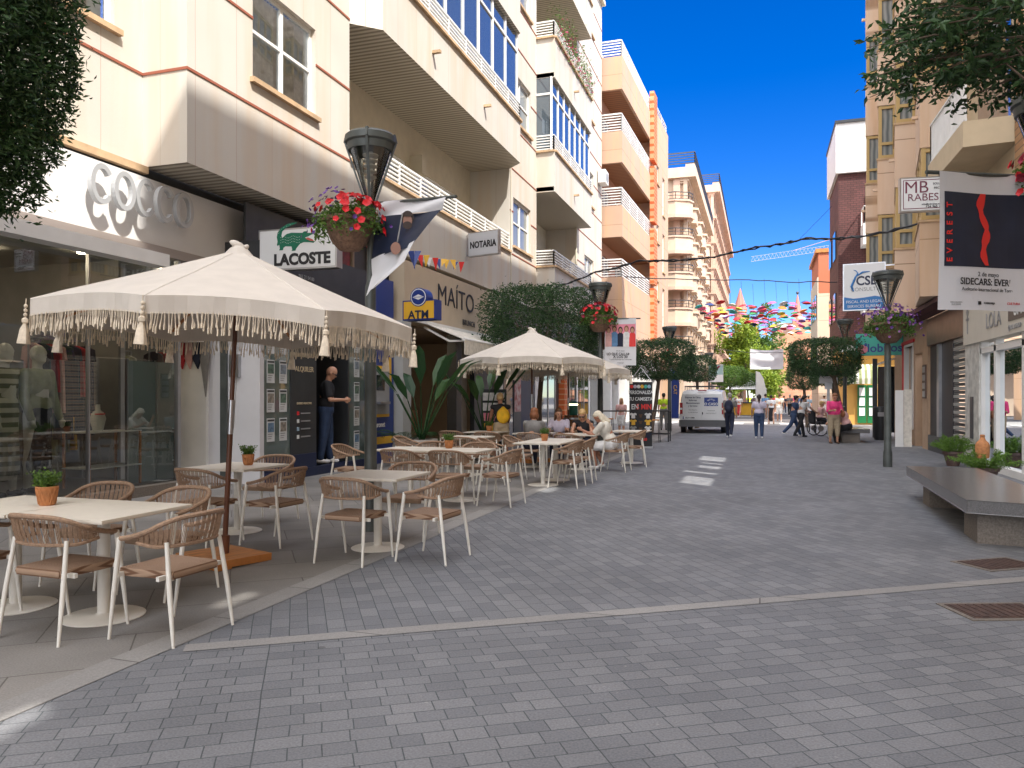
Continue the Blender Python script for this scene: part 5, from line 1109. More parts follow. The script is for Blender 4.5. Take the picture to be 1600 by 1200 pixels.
def basket(loc, label, cols, seed, sc=1.0, trail=0.25, n=50, side=None):
    t = thing('flower_basket', label, 'flower basket', loc, 0, 'flower baskets hung on the street lamps'); t.scale = (sc,) * 3; r = random.Random(seed)
    mb = MB(); mb.lathe([(.05, -.34), (.12, -.33), (.2, -.24), (.27, -.08), (.30, 0), (.28, 0), (.2, -.05)], 24); mb.lathe([(.298, -.03), (.325, -.03), (.325, .015), (.298, .015)], 24); mb.build('bowl', 'bowl', t, 50)
    pts = []
    for i in range(2200):
        a = r.uniform(0, 2 * PI); q = math.sqrt(r.random()) * .40; z = .2 * (1 - (q / .42) ** 2) * r.random() + r.uniform(-.05, .05)
        if q > .3: z -= r.random() * trail * .8
        pts.append((math.cos(a) * q, math.sin(a) * q, z))
    leafmesh(pts, .05, 'leaf_mid', 'leaves', t, seed, .1, .5)
    for ci, c in enumerate(cols):
        for i in range(n):
            mb = MB(); a = r.uniform(0, 2 * PI); ph = math.acos(r.random()); d = Vector((math.cos(a) * math.sin(ph), math.sin(a) * math.sin(ph), math.cos(ph)))
            if side is not None and len(cols) > 1:
                if (d.x * side > -.1) == (ci == 0) and r.random() < .85: d.x = -d.x
            p = Vector((d.x * .42, d.y * .42, d.z * .27 + .02 - (trail * r.random() if d.z < .3 else 0))); rr = .042 if c in ('petal_red', 'petal_dark') else .026
            if rr < .03: p = p * r.uniform(1.0, 1.3)
            petunia(mb, p, d + Vector((r.gauss(0, .3), r.gauss(0, .3), r.gauss(0, .3))), rr * r.uniform(.8, 1.2), r); mb.build('flower', c, t)
    mb = MB(); mb.tube([(-.3, 0, 0), (-.05, 0, -.1), (.42, 0, -.02)], .012, 6); mb.build('bracket', 'lampmetal', t)
    return t
b1 = basket(at(546, 8.75, 3.55), 'coir basket of bright red petunias with trailing purple flowers on the nearest left lamp', ['petal_red', 'petal_purple'], 3, 1.0, side=-1, n=80)
b2 = basket(at(936, 21.1, 3.75), 'flower basket of dark red blooms on the lamp by the pink banner', ['petal_red', 'petal_dark'], 5, 1.25)
b3 = basket(at(1389, 16.9, 3.15), 'flower basket of purple petunias round the post of the right lamp, by the green sign', ['petal_purple', 'petal_mauve'], 6, 1.25, n=90)
b4 = basket(at(1650, 7.6, 3.75), 'basket of deep red blooms at the right picture edge above the crack banner', ['petal_dark', 'petal_red'], 8, 1.0)
b5 = basket(at(1046, 34.3, 3.4), 'small red flower basket on the lamp by the clipped trees', ['petal_red'], 9, 1.0, n=30)

# ================================================================== BANNERS AND SIGNS
def frame_at(px0, px1, D0, D1):
    a, b = at(px0, D0), at(px1, D1); u = (b - a); return a, u.normalized(), u.length
def zat(py, D): return H + (620 - py) / 1200 * D
UP = Vector((0, 0, 1))
def boxed_sign(name, label, px0, px1, D0, D1, ytop, ybot, th=.16, face='signwhite', body='steel', cat='sign'):
    a, u, w = frame_at(px0, px1, D0, D1); z1, z0 = zat(ytop, D0), zat(ybot, D0); n = u.cross(UP)   # towards the camera
    t = thing(name, label, cat, (a.x, a.y, z0)); Tm = lambda x, y, z: u * x + n * y + UP * z; h = z1 - z0
    mb = MB(Tm); mb.box(0, w, -th, 0, 0, h); mb.build('casing', body, t)
    mb = MB(Tm); mb.box(.03, w - .03, 0, .006, .03, h - .03); mb.build('face', face, t)
    def tx(s, size, x, z, mat, **k):
        q = Tm(x, .010, z); return text(s, size, q, u, UP, mat, t, **k)
    def pg(pts, x, z, sc, mat, nm='emblem', off=.009, th_=.003):
        q = Tm(x, off, z); mb = MB(); mb.poly([(p[0] * sc, p[1] * sc) for p in pts], q, u, UP, th_); return mb.build(nm, mat, t)
    return t, tx, pg, w, h, Tm
# crocodile light box
t, tx, pg, w, h, Tm = boxed_sign('light_box_sign', 'white light box sign with a green crocodile and the word LACOSTE over the estate agent', 404, 526, 13.7, 13.25, 360, 424, .2)
croc = [(0, .30), (.02, .20), (.0, .12), (.03, .10), (.06, .13), (.08, .04), (.06, .0), (.16, .0), (.17, .05), (.22, .08), (.38, .07), (.40, .0), (.38, -.03), (.48, -.03), (.50, .02), (.54, .06), (.60, .12), (.70, .15), (.84, .14), (.94, .12), (.98, .15), (.88, .18), (.80, .22), (.72, .25), (.80, .27), (.90, .31), (.99, .32), (.99, .35), (.88, .35), (.80, .35), (.76, .39), (.70, .39), (.66, .36), (.52, .37), (.38, .38), (.26, .36), (.18, .31), (.14, .27), (.12, .33), (.14, .42), (.22, .49), (.36, .54), (.54, .60), (.44, .61), (.26, .58), (.10, .50), (.02, .40)]
pg(croc, .38, .35, .78, 'crocgreen')
mb = MB(Tm)
for i in range(13):
    for j in range(3):
        x, z = .38 + .78 * (.10 + i * .04), .35 + .78 * (.16 + j * .06 + .02 * math.sin(i)); mb.box(x, x + .012, .012, .0135, z, z + .006)
for i in range(7): a_ = i / 6; mb.box(.38 + .78 * (.04 + .3 * a_ * a_), .38 + .78 * (.06 + .3 * a_ * a_), .012, .0135, .35 + .78 * (.38 + .18 * a_), .35 + .78 * (.385 + .18 * a_))
mb.build('emblem_marks', 'signwhite', t)
pg([(.74, .225), (.86, .17), (.96, .155), (.92, .2), (.8, .25)], .38, .35, .78, pmat('mouth_red', (.5, .1, .08), .5), 'mouth', .0135, .001)
tx('LACOSTE', .27, w / 2 + .1, .17, 'ink', bold=.045, sx=.98)
# NOTARIA
t, tx, pg, w, h, Tm = boxed_sign('light_box_sign', 'small grey square sign reading NOTARIA fixed to the balcony parapet', 731, 779, 23.2, 22.6, 364.5, 402, .12, pmat('grey_sign_face', (.50, .51, .54), .4))
tx('NOTARIA', .27, w / 2, h / 2 - .03, 'ink', bold=.035, sx=.80)
mb = MB(Tm)
for z in (.06, h - .06): mb.tube([(-.25, -.05, z), (0, -.05, z)], .02, 6)
mb.build('bracket', 'steel', t)
# ATM
t, tx, pg, w, h, Tm = boxed_sign('light_box_sign', 'yellow and blue sign reading ATM sticking out over the cash machine', 629, 680, 16.9, 16.6, 470, 501, .3, 'yellow', 'blue')
tx('ATM', .24, w / 2, .11, 'navy', bold=.03, spacing=1.05)
q = Tm(w / 2, .0, h + .06)
mb = MB(); n_c = Vector(Tm(0, 1, 0)); mb.tube([q - n_c * .28, q + n_c * .01], [.205, .205], 28); mb.build('round_head', 'blue', t, 40)
mb = MB(); mb.tube([q + n_c * .011, q + n_c * .016], [.17, .17], 28); mb.tube([q + n_c * .016, q + n_c * .018], [.185, .185], 28); r_ = mb.build('ring', 'signwhite', t)
mb = MB(); mb.tube([q + n_c * .019, q + n_c * .021], [.165, .165], 28); mb.build('disc', 'blue', t)
pg([(-.14, 0), (0, .06), (.14, 0), (0, -.06)], w / 2, h + .06, 1, 'signwhite', 'diamond', .024, .002); pg([(-.11, -.005), (.11, -.005), (.11, .005), (-.11, .005)], w / 2, h + .06, 1, 'blue', 'bar', .028, .002)
# MB RABES
t, tx, pg, w, h, Tm = boxed_sign('light_box_sign', 'white sign with maroon letters MB RABES and a phone number on the right building', 1406, 1486, 16.3, 16.1, 278, 332, .12)
mb = MB(Tm)
for a_, b_, c_, d_ in ((.06, w - .06, .06, .075), (.06, w - .06, h - .075, h - .06), (.06, .075, .075, h - .075), (w - .075, w - .06, .075, h - .075)): mb.box(a_, b_, .0065, .009, c_, d_)
mb.build('border', 'maroon', t)
tx('MB', .36, .32, h - .23, 'maroon', bold=-.005); tx('RABES', .22, .45, h - .44, 'maroon', bold=-.004); tx('SOLUCIONES', .06, .82, h - .16, 'ink'); tx('FISCALES', .06, .78, h - .25, 'ink'); tx('info@mbrabes.es', .05, .6, .15, 'ink'); tx('+34 965 71', .07, .66, .095, 'ink')
# CSB
t, tx, pg, w, h, Tm = boxed_sign('light_box_sign', 'white and blue CSB CONSULTING sign hanging from the right building overhang', 1317, 1384, 23.5, 23.0, 413, 486, .18)
pg([(.03, .03), (w - .03, .03), (w - .03, .36), (w * .75, .42), (w * .5, .38), (w * .25, .36), (.03, .42)], 0, 0, 1, pmat('csb_blue', (.01, .16, .45), .4), 'blue_wave', .009)
tx('CSB', .38, w * .56, h - .55, 'navy', bold=.025, sx=.9); tx('CONSULTING', .155, w * .6, h - .80, 'grey'); tx('FISCAL AND LEGAL', .115, w / 2, .26, 'signwhite'); tx('SERVICES BUREAU', .115, w / 2, .12, 'signwhite')
mb = MB(Tm); mb.tube([(.3, .012, h - .85), (.24, .012, h - .7), (.34, .012, h - .45), (.42, .012, h - .3), (.36, .012, h - .22), (.3, .012, h - .2)], [.02, .035, .03, .02, .015, .01], 6); mb.tube([(.36, .012, h - .4), (.55, .012, h - .28), (.75, .012, h - .27)], [.015, .03, .01], 6); mb.build('swoosh', pmat('csb_blue', (.01, .16, .45), .4), t)
mb = MB(Tm); mb.bar((w, -.09, h - .1), (w + .5, -.09, h - .1), .04); mb.build('bracket', 'steel', t)
# lobitos
t, tx, pg, w, h, Tm = boxed_sign('shop_sign', 'green shop sign with blue word lobitos behind the right lamp post', 1337, 1416, 27.0, 26.3, 522, 556, .15, 'teal', 'teal')
tx('lobitos', .40, w * .58, h * .32, 'blue', bold=.02); 
for (x, z, r1, r2, m_) in ((.22, .22, .17, .16, 'pink'), (.32, .38, .05, .06, 'blue'), (w * .5, h * .82, .13, .1, 'pink'), (w * .5, h * .74, .13, .04, 'blue'), (w * .93, h * .45, .06, .05, 'pink')):
    pg([(r1 * math.cos(i * PI / 8), r2 * math.sin(i * PI / 8)) for i in range(16)], x, z, 1, m_, 'spot', .009 + .002 * (m_ == 'blue'))
mb = MB(Tm); mb.box(w + .02, w + .5, -.1, .0, -.3, h + .15); mb.build('red_side_panel', 'red', t)

# printed lamp banners
def banner(label, px0, px1, D0, D1, ytop, ybot, build, name='lamp_banner', wav=.03, grp='printed banners hung from the street lamps'):
    a, u, w = frame_at(px0, px1, D0, D1); z1, z0 = zat(ytop, D0), zat(ybot, D0); n = u.cross(UP); h = z1 - z0
    t = thing(name, label, 'banner', (a.x, a.y, z0), 0, grp)
    def Tw(x, y, z): return u * x + n * (y + wav * math.sin(x / w * 5 + z / h * 2)) + UP * z
    def cloth(x0, x1, za_, zb, off, mat, nm):
        mb = MB(Tw); nx_ = 12
        for i in range(nx_):
            xa, xb = x0 + (x1 - x0) * i / nx_, x0 + (x1 - x0) * (i + 1) / nx_
            for j in range(8): zc0, zc1 = za_ + (zb - za_) * j / 8, za_ + (zb - za_) * (j + 1) / 8; mb.quad((xa, off, zc0), (xb, off, zc0), (xb, off, zc1), (xa, off, zc1))
        return mb.build(nm, mat, t, 60)
    def tx(s, size, x, z, mat, **k):
        q = Tw(x, .008, z); du = (Tw(x + .05, .008, z) - Tw(x - .05, .008, z)).normalized(); return text(s, size, q, du, UP, mat, t, ext=.001, **k)
    def pg(pts, mat, nm, off=.008): 
        mb = MB(lambda x, y, z: Tw(x, y + off, z)); mb.add([(p[0], 0, p[1]) for p in pts], [tuple(range(len(pts)))]); return mb.build(nm, mat, t)
    cloth(0, w, 0, h, 0, 'banner', 'vinyl'); build(cloth, tx, pg, w, h)
    mb = MB(lambda x, y, z: u * x + n * y + UP * z); mb.tube([(-.1, -.03, h), (w + .12, -.03, h)], .02, 8); mb.build('rod', 'lampmetal', t)
    return t
def bd(cloth, tx, pg, w, h):
    cloth(.05, w, h * .315, h * .855, .004, 'printdark', 'dark_print')
    L_, R_ = [], []
    r = random.Random(4)
    for i in range(19):
        z = h * (.33 + .525 * i / 18); c = w * .50 - .03 * math.sin(i * .55) + (i - 9) * -.002; wd_ = .028 + .022 * abs(math.sin(i * .7)) + r.uniform(-.006, .006); L_.append((c - wd_, z)); R_.append((c + wd_ * .8, z))
    for i in range(18): pg([L_[i], R_[i], R_[i + 1], L_[i + 1]], 'c_redprint', 'red_crack')
    for i, ch in enumerate('EVEREST'):
        q = .10
        mbz = h * (.36 + .066 * i); tx_rot(ch, .085, q, mbz, w, h)
    tx('2 de mayo', .062, w * .53, h * .262, 'ink'); tx('SIDECARS: EVEREST', .092, w * .55, h * .205, 'ink', bold=.015, sx=.93); tx('Auditorio Internacional de Torrevieja', .048, w * .56, h * .15, 'ink')
    pg([(w * .40, h * .04), (w * .435, h * .04), (w * .435, h * .065), (w * .40, h * .065)], 'ink', 'logo'); tx('TORREVIEJA', .026, w * .53, h * .052, 'ink', bold=.02); tx('CULTURA', .034, w * .82, h * .055, 'red'); tx('DIPUTACION', .02, w * .17, h * .055, 'grey'); tx('ALICANTE', .02, w * .17, h * .04, 'grey')
M['c_redprint'] = pmat('red_print', (.72, .03, .025), .5)
LBT = {}
def tx_rot(ch, size, x, z, w, h):
    a, u, ww = frame_at(1465, 1612, 7.45, 7.6); n = u.cross(UP); q = u * x + n * (.012 + .03 * math.sin(x / ww * 5 + z / h * 2)) + UP * z
    LBT.setdefault('l', []).append((ch, size, q, u))
bn = banner('big right banner with a red crack on dark ground, reading EVEREST and SIDECARS', 1465, 1612, 7.45, 7.6, 268, 484, bd)
for ch, size, q, u in LBT['l']: text(ch, size, q, UP, -u, 'c_redprint', bn, ext=.001, bold=.02)
def bp_(cloth, tx, pg, w, h):
    cloth(.02, w - .02, h * .4, h * .88, .004, 'pink', 'pink_print')
    for i in range(5):
        c = w * (.12 + .19 * i); cm = ['c_rose', 'c_blue', 'c_navy', 'c_white', 'c_redprint'][i]; hm = ['h_brown', 'h_brown', 'h_dark', 'h_red', 'h_brown'][i]; o = .03 * (i % 2)
        pg([(c - .09, h * .4), (c + .09, h * .4), (c + .085, h * .66 + o), (c + .03, h * .70 + o), (c - .03, h * .70 + o), (c - .085, h * .66 + o)], cm, 'torso_print', .008)
        pg([(c + .062 * math.cos(k * PI / 6), h * .76 + o + .09 * math.sin(k * PI / 6)) for k in range(12)], hm, 'hair_print', .011)
        pg([(c + .043 * math.cos(k * PI / 6), h * .745 + o + .065 * math.sin(k * PI / 6)) for k in range(12)], 'skin', 'face_print', .013)
    tx('LO QUE CALLAMOS', .10, w / 2, h * .24, 'ink', bold=.02, sx=.85); tx('A LOS 30', .10, w / 2, h * .18, 'ink', bold=.02); tx('20 de mayo', .05, w / 2, h * .31, 'ink'); tx('Teatro Municipal de Torrevieja', .05, w / 2, h * .125, 'ink'); tx('TORREVIEJA', .035, w * .5, h * .05, 'ink')
banner('pink banner with a row of five people, reading LO QUE CALLAMOS A LOS 30', 945, 994, 21.2, 21.1, 498, 571, bp_)
def bq(cloth, tx, pg, w, h):
    cloth(.02, w - .02, h * .42, h * .97, .004, pmat('teal_grey_print', (.28, .42, .44), .5), 'print')
    pg([(w * .15, h * .5), (w * .3, h * .48), (w * .6, h * .7), (w * .85, h * .95), (w * .7, h * .95), (w * .4, h * .75)], 'maroon', 'figure', .008)
banner('small far banner with a dark red figure above the van roof', 1107, 1130, 54.5, 54, 570, 597, bq)
# the crumpled banner on the nearest left lamp: its lower corner blown up and twisted
t = thing('lamp_banner', 'twisted dark banner with a bearded man holding a drum stick, blown sideways on the nearest left lamp', 'banner', L1 + Vector((0, 0, 0)), 0, 'printed banners hung from the street lamps')
t['label'] = 'twisted dark banner with a bearded man, blown sideways on the nearest left lamp'
def bpt(px, py, D): l = (px - 800) / 1200; q = at(px, D, H + (620 - py) / 1200 * D); return q - L1
def strip(cs0, cs1, off, mat, nm, n=14, curl=0):
    """cloth between two edge polylines"""
    mb = MB(); v = []
    for i in range(n + 1):
        s = i / n
        for j in range(n + 1):
            q = j / n
            def ev(c, s):
                k = min(int(s * (len(c) - 1)), len(c) - 2); f = s * (len(c) - 1) - k; return c[k].lerp(c[k + 1], f)
            a, b = ev(cs0, s), ev(cs1, s); p = a.lerp(b, q); v.append(p + Vector((.3, -1, 0)).normalized() * (.03 * math.sin(q * 7 + s * 4) + off))
    mb.add(v, [(i * (n + 1) + j, i * (n + 1) + j + 1, (i + 1) * (n + 1) + j + 1, (i + 1) * (n + 1) + j) for i in range(n) for j in range(n)]); return mb.build(nm, mat, t, 60)
Lt = [bpt(593, 316, 8.85), bpt(590, 340, 8.85), bpt(580, 405, 8.85)]; Rt_ = [bpt(697, 308, 8.3), bpt(690, 328, 8.3), bpt(640, 385, 8.25)]
strip([Lt[0], Lt[1]], [Rt_[0], Rt_[1]], 0, 'banner', 'top_band'); strip([Lt[1], Lt[2]], [Rt_[1], Rt_[2]], 0, 'printdark', 'dark_print')
strip([bpt(580, 405, 8.84), bpt(582, 430, 8.8), bpt(571, 462, 8.6)], [bpt(648, 376, 8.24), bpt(632, 408, 8.3), bpt(585, 448, 8.45)], -.01, 'banner', 'folded_hem')
def blob(px, py, rx, ry, m_, nm, off=.045, D=8.5):
    mb = MB(); c = bpt(px, py, D); ux = Vector((_c, _s, 0)); v = [c + ux * (rx * math.cos(k * PI / 8)) + UP * (ry * math.sin(k * PI / 8)) + Vector((.3, -1, 0)) * off for k in range(16)]; mb.add(v, [tuple(range(16))]); return mb.build(nm, m_, t)
blob(638, 342, .068, .08, pmat('dark_beard', (.035, .02, .015), .7), 'hair_print', .05); blob(638, 347, .052, .07, pmat('print_skin', (.26, .13, .09), .6), 'face_print', .06); blob(638, 354, .05, .042, pmat('dark_beard', (.035, .02, .015), .7), 'beard_print', .068); blob(638, 338, .056, .02, pmat('dark_beard', (.035, .02, .015), .7), 'fringe_print', .068); blob(620, 390, .055, .07, pmat('print_skin', (.26, .13, .09), .6), 'hand_print', .07, 8.45)
mb = MB(); mb.tube([bpt(629, 333, 8.42), bpt(621, 378, 8.42)], .008, 5); mb.build('stick_print', 'grey', t)
mb = MB(); mb.tube([bpt(585, 318, 8.9), bpt(713, 307, 8.22)], .018, 8); mb.build('rod', 'lampmetal', t)
# hanging white cloth across the far street
t = thing('hanging_banner', 'blank white cloth banner hung on a wire across the far end of the street', 'banner')
a_, b_ = at(1172, 60), at(1224, 60)
mb = MB(); zt, zb = zat(545, 60), zat(577, 60); n = 16; v = []
for i in range(n + 1):
    for j in range(n + 1):
        s, q = i / n, j / n; p = a_.lerp(b_, s); z = zt + (zb - zt) * q - .25 * math.sin(PI * s) * (1 - q) * .5; v.append((p.x, p.y + .18 * math.sin(q * 9 + 5 * (s - .5) ** 2) * math.sin(PI * s), z))
mb.add(v, [(i * (n + 1) + j, i * (n + 1) + j + 1, (i + 1) * (n + 1) + j + 1, (i + 1) * (n + 1) + j) for i in range(n) for j in range(n)]); mb.build('cloth', 'cloth_thin', t, 60)
mb = MB(); z_ = zat(551, 60); mb.tube([(-6.7, 60.2, z_ + .6), tuple(a_ + UP * z_), tuple(b_ + UP * z_), (4, 60.2, z_ + .3)], .02, 5); mb.build('wire', 'black', t)
# white notice board by the right trees
t, tx, pg, w, h, Tm = boxed_sign('notice_board', 'white notice board on a post by the leaning tree near the pink shirted woman', 1280, 1309, 29, 28.8, 579, 599, .08)
tx('LA TIENDA DE LA', .08, w / 2, h * .6, 'ink'); tx('FOTOGRAFIA', .06, w / 2, h * .42, 'ink')
mb = MB(Tm); mb.box(w * .5 - .05, w * .5 + .05, -.06, -.01, -(zat(599, 29)), 0); mb.box(w * .3, w * .7, -.03, .0, -.22, 0); mb.build('post', 'steel', t)
# roll-up T-shirt banner
p = G(1001, 700); t = thing('rollup_banner', 'tall black stand-up banner reading PERSONALIZA TU CAMISETA EN 5 MIN', 'banner', (p.x, p.y, 0), R(6))
mb = MB(); mb.box(-.34, .34, 0, .03, .04, 2.0); mb.build('panel', 'ink', t); mb = MB(); mb.box(-.36, .36, -.1, .13, 0, .05); mb.bar((-.34, .02, 2.0), (0, .02, 2.45), .02); mb.bar((.34, .02, 2.0), (0, .02, 2.45), .02); mb.build('frame', 'steel', t)
for s_, z, sz, m_ in (('PERSONALIZA', 1.68, .145, 'signwhite'), ('TU CAMISETA', 1.48, .145, 'signwhite')): text(s_, sz, (0, -.004, z), (1, 0, 0), UP, m_, t, bold=.02, sx=.78)
text('EN', .22, (-.17, -.004, 1.24), (1, 0, 0), UP, 'signwhite', t, bold=.02, sx=.8); text('5 MIN', .22, (.1, -.004, 1.24), (1, 0, 0), UP, 'c_redprint', t, bold=.03, sx=.8); text('100', .12, (.1, -.004, .26), (1, 0, 0), UP, 'c_redprint', t, bold=.03)
for i, cm in enumerate(('c_redprint', 'c_lilac', 'c_white', 'yellow', 'teal', 'c_lblue')):
    mb = MB(); mb.tube([(-.27 + i * .105, -.004, 1.86), (-.27 + i * .105, -.002, 1.86)], [.055, .055], 12); mb.build('logo_dot', cm, t)
shp = [(-.09, -.1), (.09, -.1), (.09, .05), (.14, .02), (.17, .08), (.08, .13), (.04, .1), (-.04, .1), (-.08, .13), (-.17, .08), (-.14, .02), (-.09, .05)]
for r_ in range(4):
    for c_, m_ in ((-.22, ['c_white', 'yellow', 'grey', 'c_navy'][r_]), (.22, ['c_white', 'yellow', 'c_white', 'c_navy'][r_])):
        mb = MB(); mb.poly([(x * .62 + c_, z * .75 + .97 - r_ * .2) for x, z in shp], (0, -.003, 0), (1, 0, 0), (0, 0, 1), .001); mb.build('shirt_print', m_, t)
    mb = MB(); mb.poly([(x * .35, z * .45 + .97 - r_ * .2) for x, z in shp], (0, -.003, 0), (1, 0, 0), (0, 0, 1), .001); mb.build('shirt_print', 'h_brown', t)
# bunting
t = thing('bunting', 'short string of small European and Spanish flags under the first floor parapet', 'bunting'); r = random.Random(2)
pts = [at(640 + i * 14, 18.5 + i * .55, zat(392 + i * 4 + 3 * math.sin(i), 18.5 + i * .55)) for i in range(6)]
mb = MB(); mb.tube(pts, .008, 4); mb.build('string', 'c_white', t)
ux = Vector((_c, _s, 0))
for i, p in enumerate(pts):
    for k, m_ in enumerate([('blue', 'blue'), ('c_redprint', 'yellow'), ('c_white', 'c_redprint'), ('blue', 'yellow'), ('yellow', 'yellow'), ('blue', 'c_redprint')][i]):
        mb = MB(); q = p + ux * (.17 * k - .05); mb.add([q, q + ux * .16, q + ux * r.uniform(.0, .16) - UP * (.45 if i == 0 else r.uniform(.22, .36)) + Vector((0, r.uniform(-.08, .08), 0))], [(0, 1, 2)]); mb.build('pennant', m_, t)
# cables across the street
def cable(label, pts, r_, sag=.0, n=1):
    mb = MB(); rr = random.Random(3)
    for k in range(n):
        P_ = []
        for i in range(len(pts) - 1):
            for j in range(10): s = j / 10; q = Vector(pts[i]).lerp(Vector(pts[i + 1]), s); P_.append(q + Vector((0, rr.gauss(0, r_), -sag * math.sin(PI * s) + rr.gauss(0, r_ * .8))))
        P_.append(Vector(pts[-1])); mb.tube(P_, r_, 5)
    return tag(mb.build('cable', 'black'), label, 'cable', 'cables strung over the street')
cable('thick twisted cable bundle crossing the street from the clipped tree to the right banner', [at(868, 27, zat(449, 27)), at(930, 26.5, zat(425, 26.5)), at(1000, 25.5, zat(407, 25.5)), at(1090, 24, zat(404, 24)), at(1180, 22.5, zat(387, 22.5)), at(1260, 21.5, zat(373, 21.5)), at(1340, 20.5, zat(370, 20.5)), at(1460, 19, zat(344, 19))], .022, .03, 3)
cable('thin straight cable crossing the street just above the hanging umbrellas', [at(968, 44, zat(433, 44)), at(1170, 46, zat(437, 46)), at(1330, 44, zat(441, 44))], .03, .05)
cable('faint sloping wire high up near the white top storey', [at(1250, 48, zat(373, 48)), at(1300, 47, zat(322, 47))], .012)
for i in range(9): cable('thin wire dropping from the straight cable to the hanging umbrellas', [at(1140 + i * 18, 60, zat(436 + i % 3 * 4, 60)), at(1142 + i * 18, 80, zat(478, 80))], .012)

# ================================================================== CANOPY OF HANGING UMBRELLAS
ucols = [('red', (.60, .02, .03)), ('orange', (.70, .20, .02)), ('yellow', (.72, .55, .04)), ('pink', (.70, .12, .30)), ('dark blue', (.02, .04, .18)), ('turquoise', (.05, .42, .42)), ('white', (.75, .74, .72)), ('purple', (.25, .08, .32)), ('green', (.03, .28, .08)), ('black', (.02, .02, .025))]
def umb_mesh(mat):
    mb = MB(); N = 8; vs = [(0, 0, .22)]
    for i in range(N): a = 2 * PI * i / N; vs.append((.36 * math.cos(a), .36 * math.sin(a), .15))
    for i in range(N): a = 2 * PI * i / N; vs.append((.62 * math.cos(a), .62 * math.sin(a), 0))
    fs = [(0, 1 + i, 1 + (i + 1) % N) for i in range(N)] + [(1 + i, 9 + i, 9 + (i + 1) % N, 1 + (i + 1) % N) for i in range(N)]
    mb.add(vs, fs); mb.tube([(0, 0, .27), (0, 0, -.35)], .015, 4); return mb.build('hanging_umbrella', mat)
um = []
for nm, c in ucols: o = umb_mesh(pmat('umbrella_' + nm.replace(' ', '_'), tuple(q * .7 for q in c), .7)); um.append(o)
r = random.Random(12); first = set(); wts = [6, 3, 2, 5, 3, 3, 4, 2, 1, 2]
for i in range(16):
    for j in range(18):
        y = 78 + i * 2.5 + r.uniform(-.5, .5); x = -6.0 + j * .81 * (1 + .003 * y) + r.uniform(-.25, .25); k = r.choices(range(10), wts)[0]; o = um[k]
        if k in first: o = o.copy(); COL.objects.link(o)
        first.add(k); o.scale = (.74,) * 3; o.location = (x, y, 10.45 + r.uniform(-.35, .35) + .3 * ((x - .5) / 7) ** 2); o.rotation_euler = (r.uniform(-.35, .35), r.uniform(-.35, .35), r.random() * 3)
        tag(o, 'small %s umbrella in the canopy of open umbrellas hung over the far street' % ucols[k][0], 'umbrella', '%s umbrellas hung over the far street' % ucols[k][0])
# ================================================================== TREES AND PLANTS
def clipped(label, px, D, hw, hy, z0, z1, n, seed, trunk_px=None, mat='leaf', size=.075, tr=.09, leanx=0, name='clipped_tree', pw=3.5, grp='clipped box-headed street trees'):
    c = at(px, D); t = thing(name, label, 'tree', (c.x, c.y, 0), 0, grp)
    base = Vector((0, 0, 0)) if trunk_px is None else at(trunk_px, D) - c
    mb = MB(); trunk(mb, base, (leanx, 0, z0 + .15), tr, tr * .75, 6, hw * .55, (z1 - z0) * .45, seed); mb.build('trunk', 'bark', t, 60)
    leafmesh(boxcrown((0, 0, (z0 + z1) / 2), hw, hy, (z1 - z0) / 2, n, seed, pw), size, mat, 'crown', t, seed); return t
clipped('dense clipped tree with a box-shaped crown behind the second parasol', 848, 22.5, 1.55, 1.5, zat(572, 22.5), zat(452, 22.5), 30000, 3, 843, size=.085, pw=5.5)
clipped('clipped tree left of the van, in front of the ornate stone building', 1034, 31, 1.25, 1.3, zat(592, 31), zat(532, 31), 17000, 5, 1016, size=.09, leanx=-.1, pw=5)
clipped('smaller clipped tree just behind the one left of the van', 1089, 38, .9, 1.0, zat(596, 38), zat(556, 38), 9000, 6, size=.09)
clipped('clipped tree with leaning trunk beside the bench on the right', 1289, 27.5, 1.15, 1.15, zat(586, 27.5), zat(530, 27.5), 17000, 8, 1331, size=.085, leanx=.25, pw=5)
clipped('clipped tree farther along on the right, left of the leaning one', 1256, 39, .8, .9, zat(608, 39), zat(563, 39), 8000, 9, 1262, size=.09)
clipped('thin trunked tree behind the woman in pink', 1300, 33, .9, .9, zat(602, 33), zat(572, 33), 6000, 10, 1311, size=.09)
# nearest trees, cropped by the frame
c = at(-118, 6.4); t = thing('clipped_tree', 'leafy tree cropped by the upper left corner in front of the fashion shop', 'tree', (c.x, c.y, 0), 0, 'clipped box-headed street trees')
mb = MB(); trunk(mb, (0, 0, 0), (0, 0, 3.0), .1, .08, 6, .5, 1.2, 4); mb.build('trunk', 'bark', t, 60)
leafmesh(boxcrown((0, 0, 5.0), .93, .95, 1.9, 90000, 14, 3.0, .14, .05), .075, 'leaf', 'crown', t, 14, .3, .32)
c = at(1600, 5.6); t = thing('street_tree', 'dark branching tree overhanging the upper right corner', 'tree', (c.x + .72, c.y + .1, 0))
mb = MB(); trunk(mb, (.35, 0, 0), (.1, 0, 3.3), .1, .08, 7, .8, .8, 24)
r = random.Random(31); pts = []; 
for i in range(260):
    a = r.uniform(0, 2 * PI); q = math.sqrt(r.random()); e = Vector((-.55 + math.cos(a) * 1.25 * q, math.sin(a) * 1.1 * q, 4.62 + r.uniform(-1.0, 1.1) * (1 - .35 * q)))
    s = e + (Vector((0, 0, 4.3)) - e) * .35; mb.tube([s, (s + e) / 2 + Vector((0, 0, .03)), e], [.010, .006, .003], 4)
    for k in range(62): u = r.random() ** .7; pts.append(tuple(s.lerp(e, u) + Vector((r.gauss(0, .05), r.gauss(0, .05), r.gauss(0, .045)))))
mb.build('trunk', 'bark', t, 60); leafmesh(pts, .075, 'leaf', 'crown', t, 8, .25, .42)
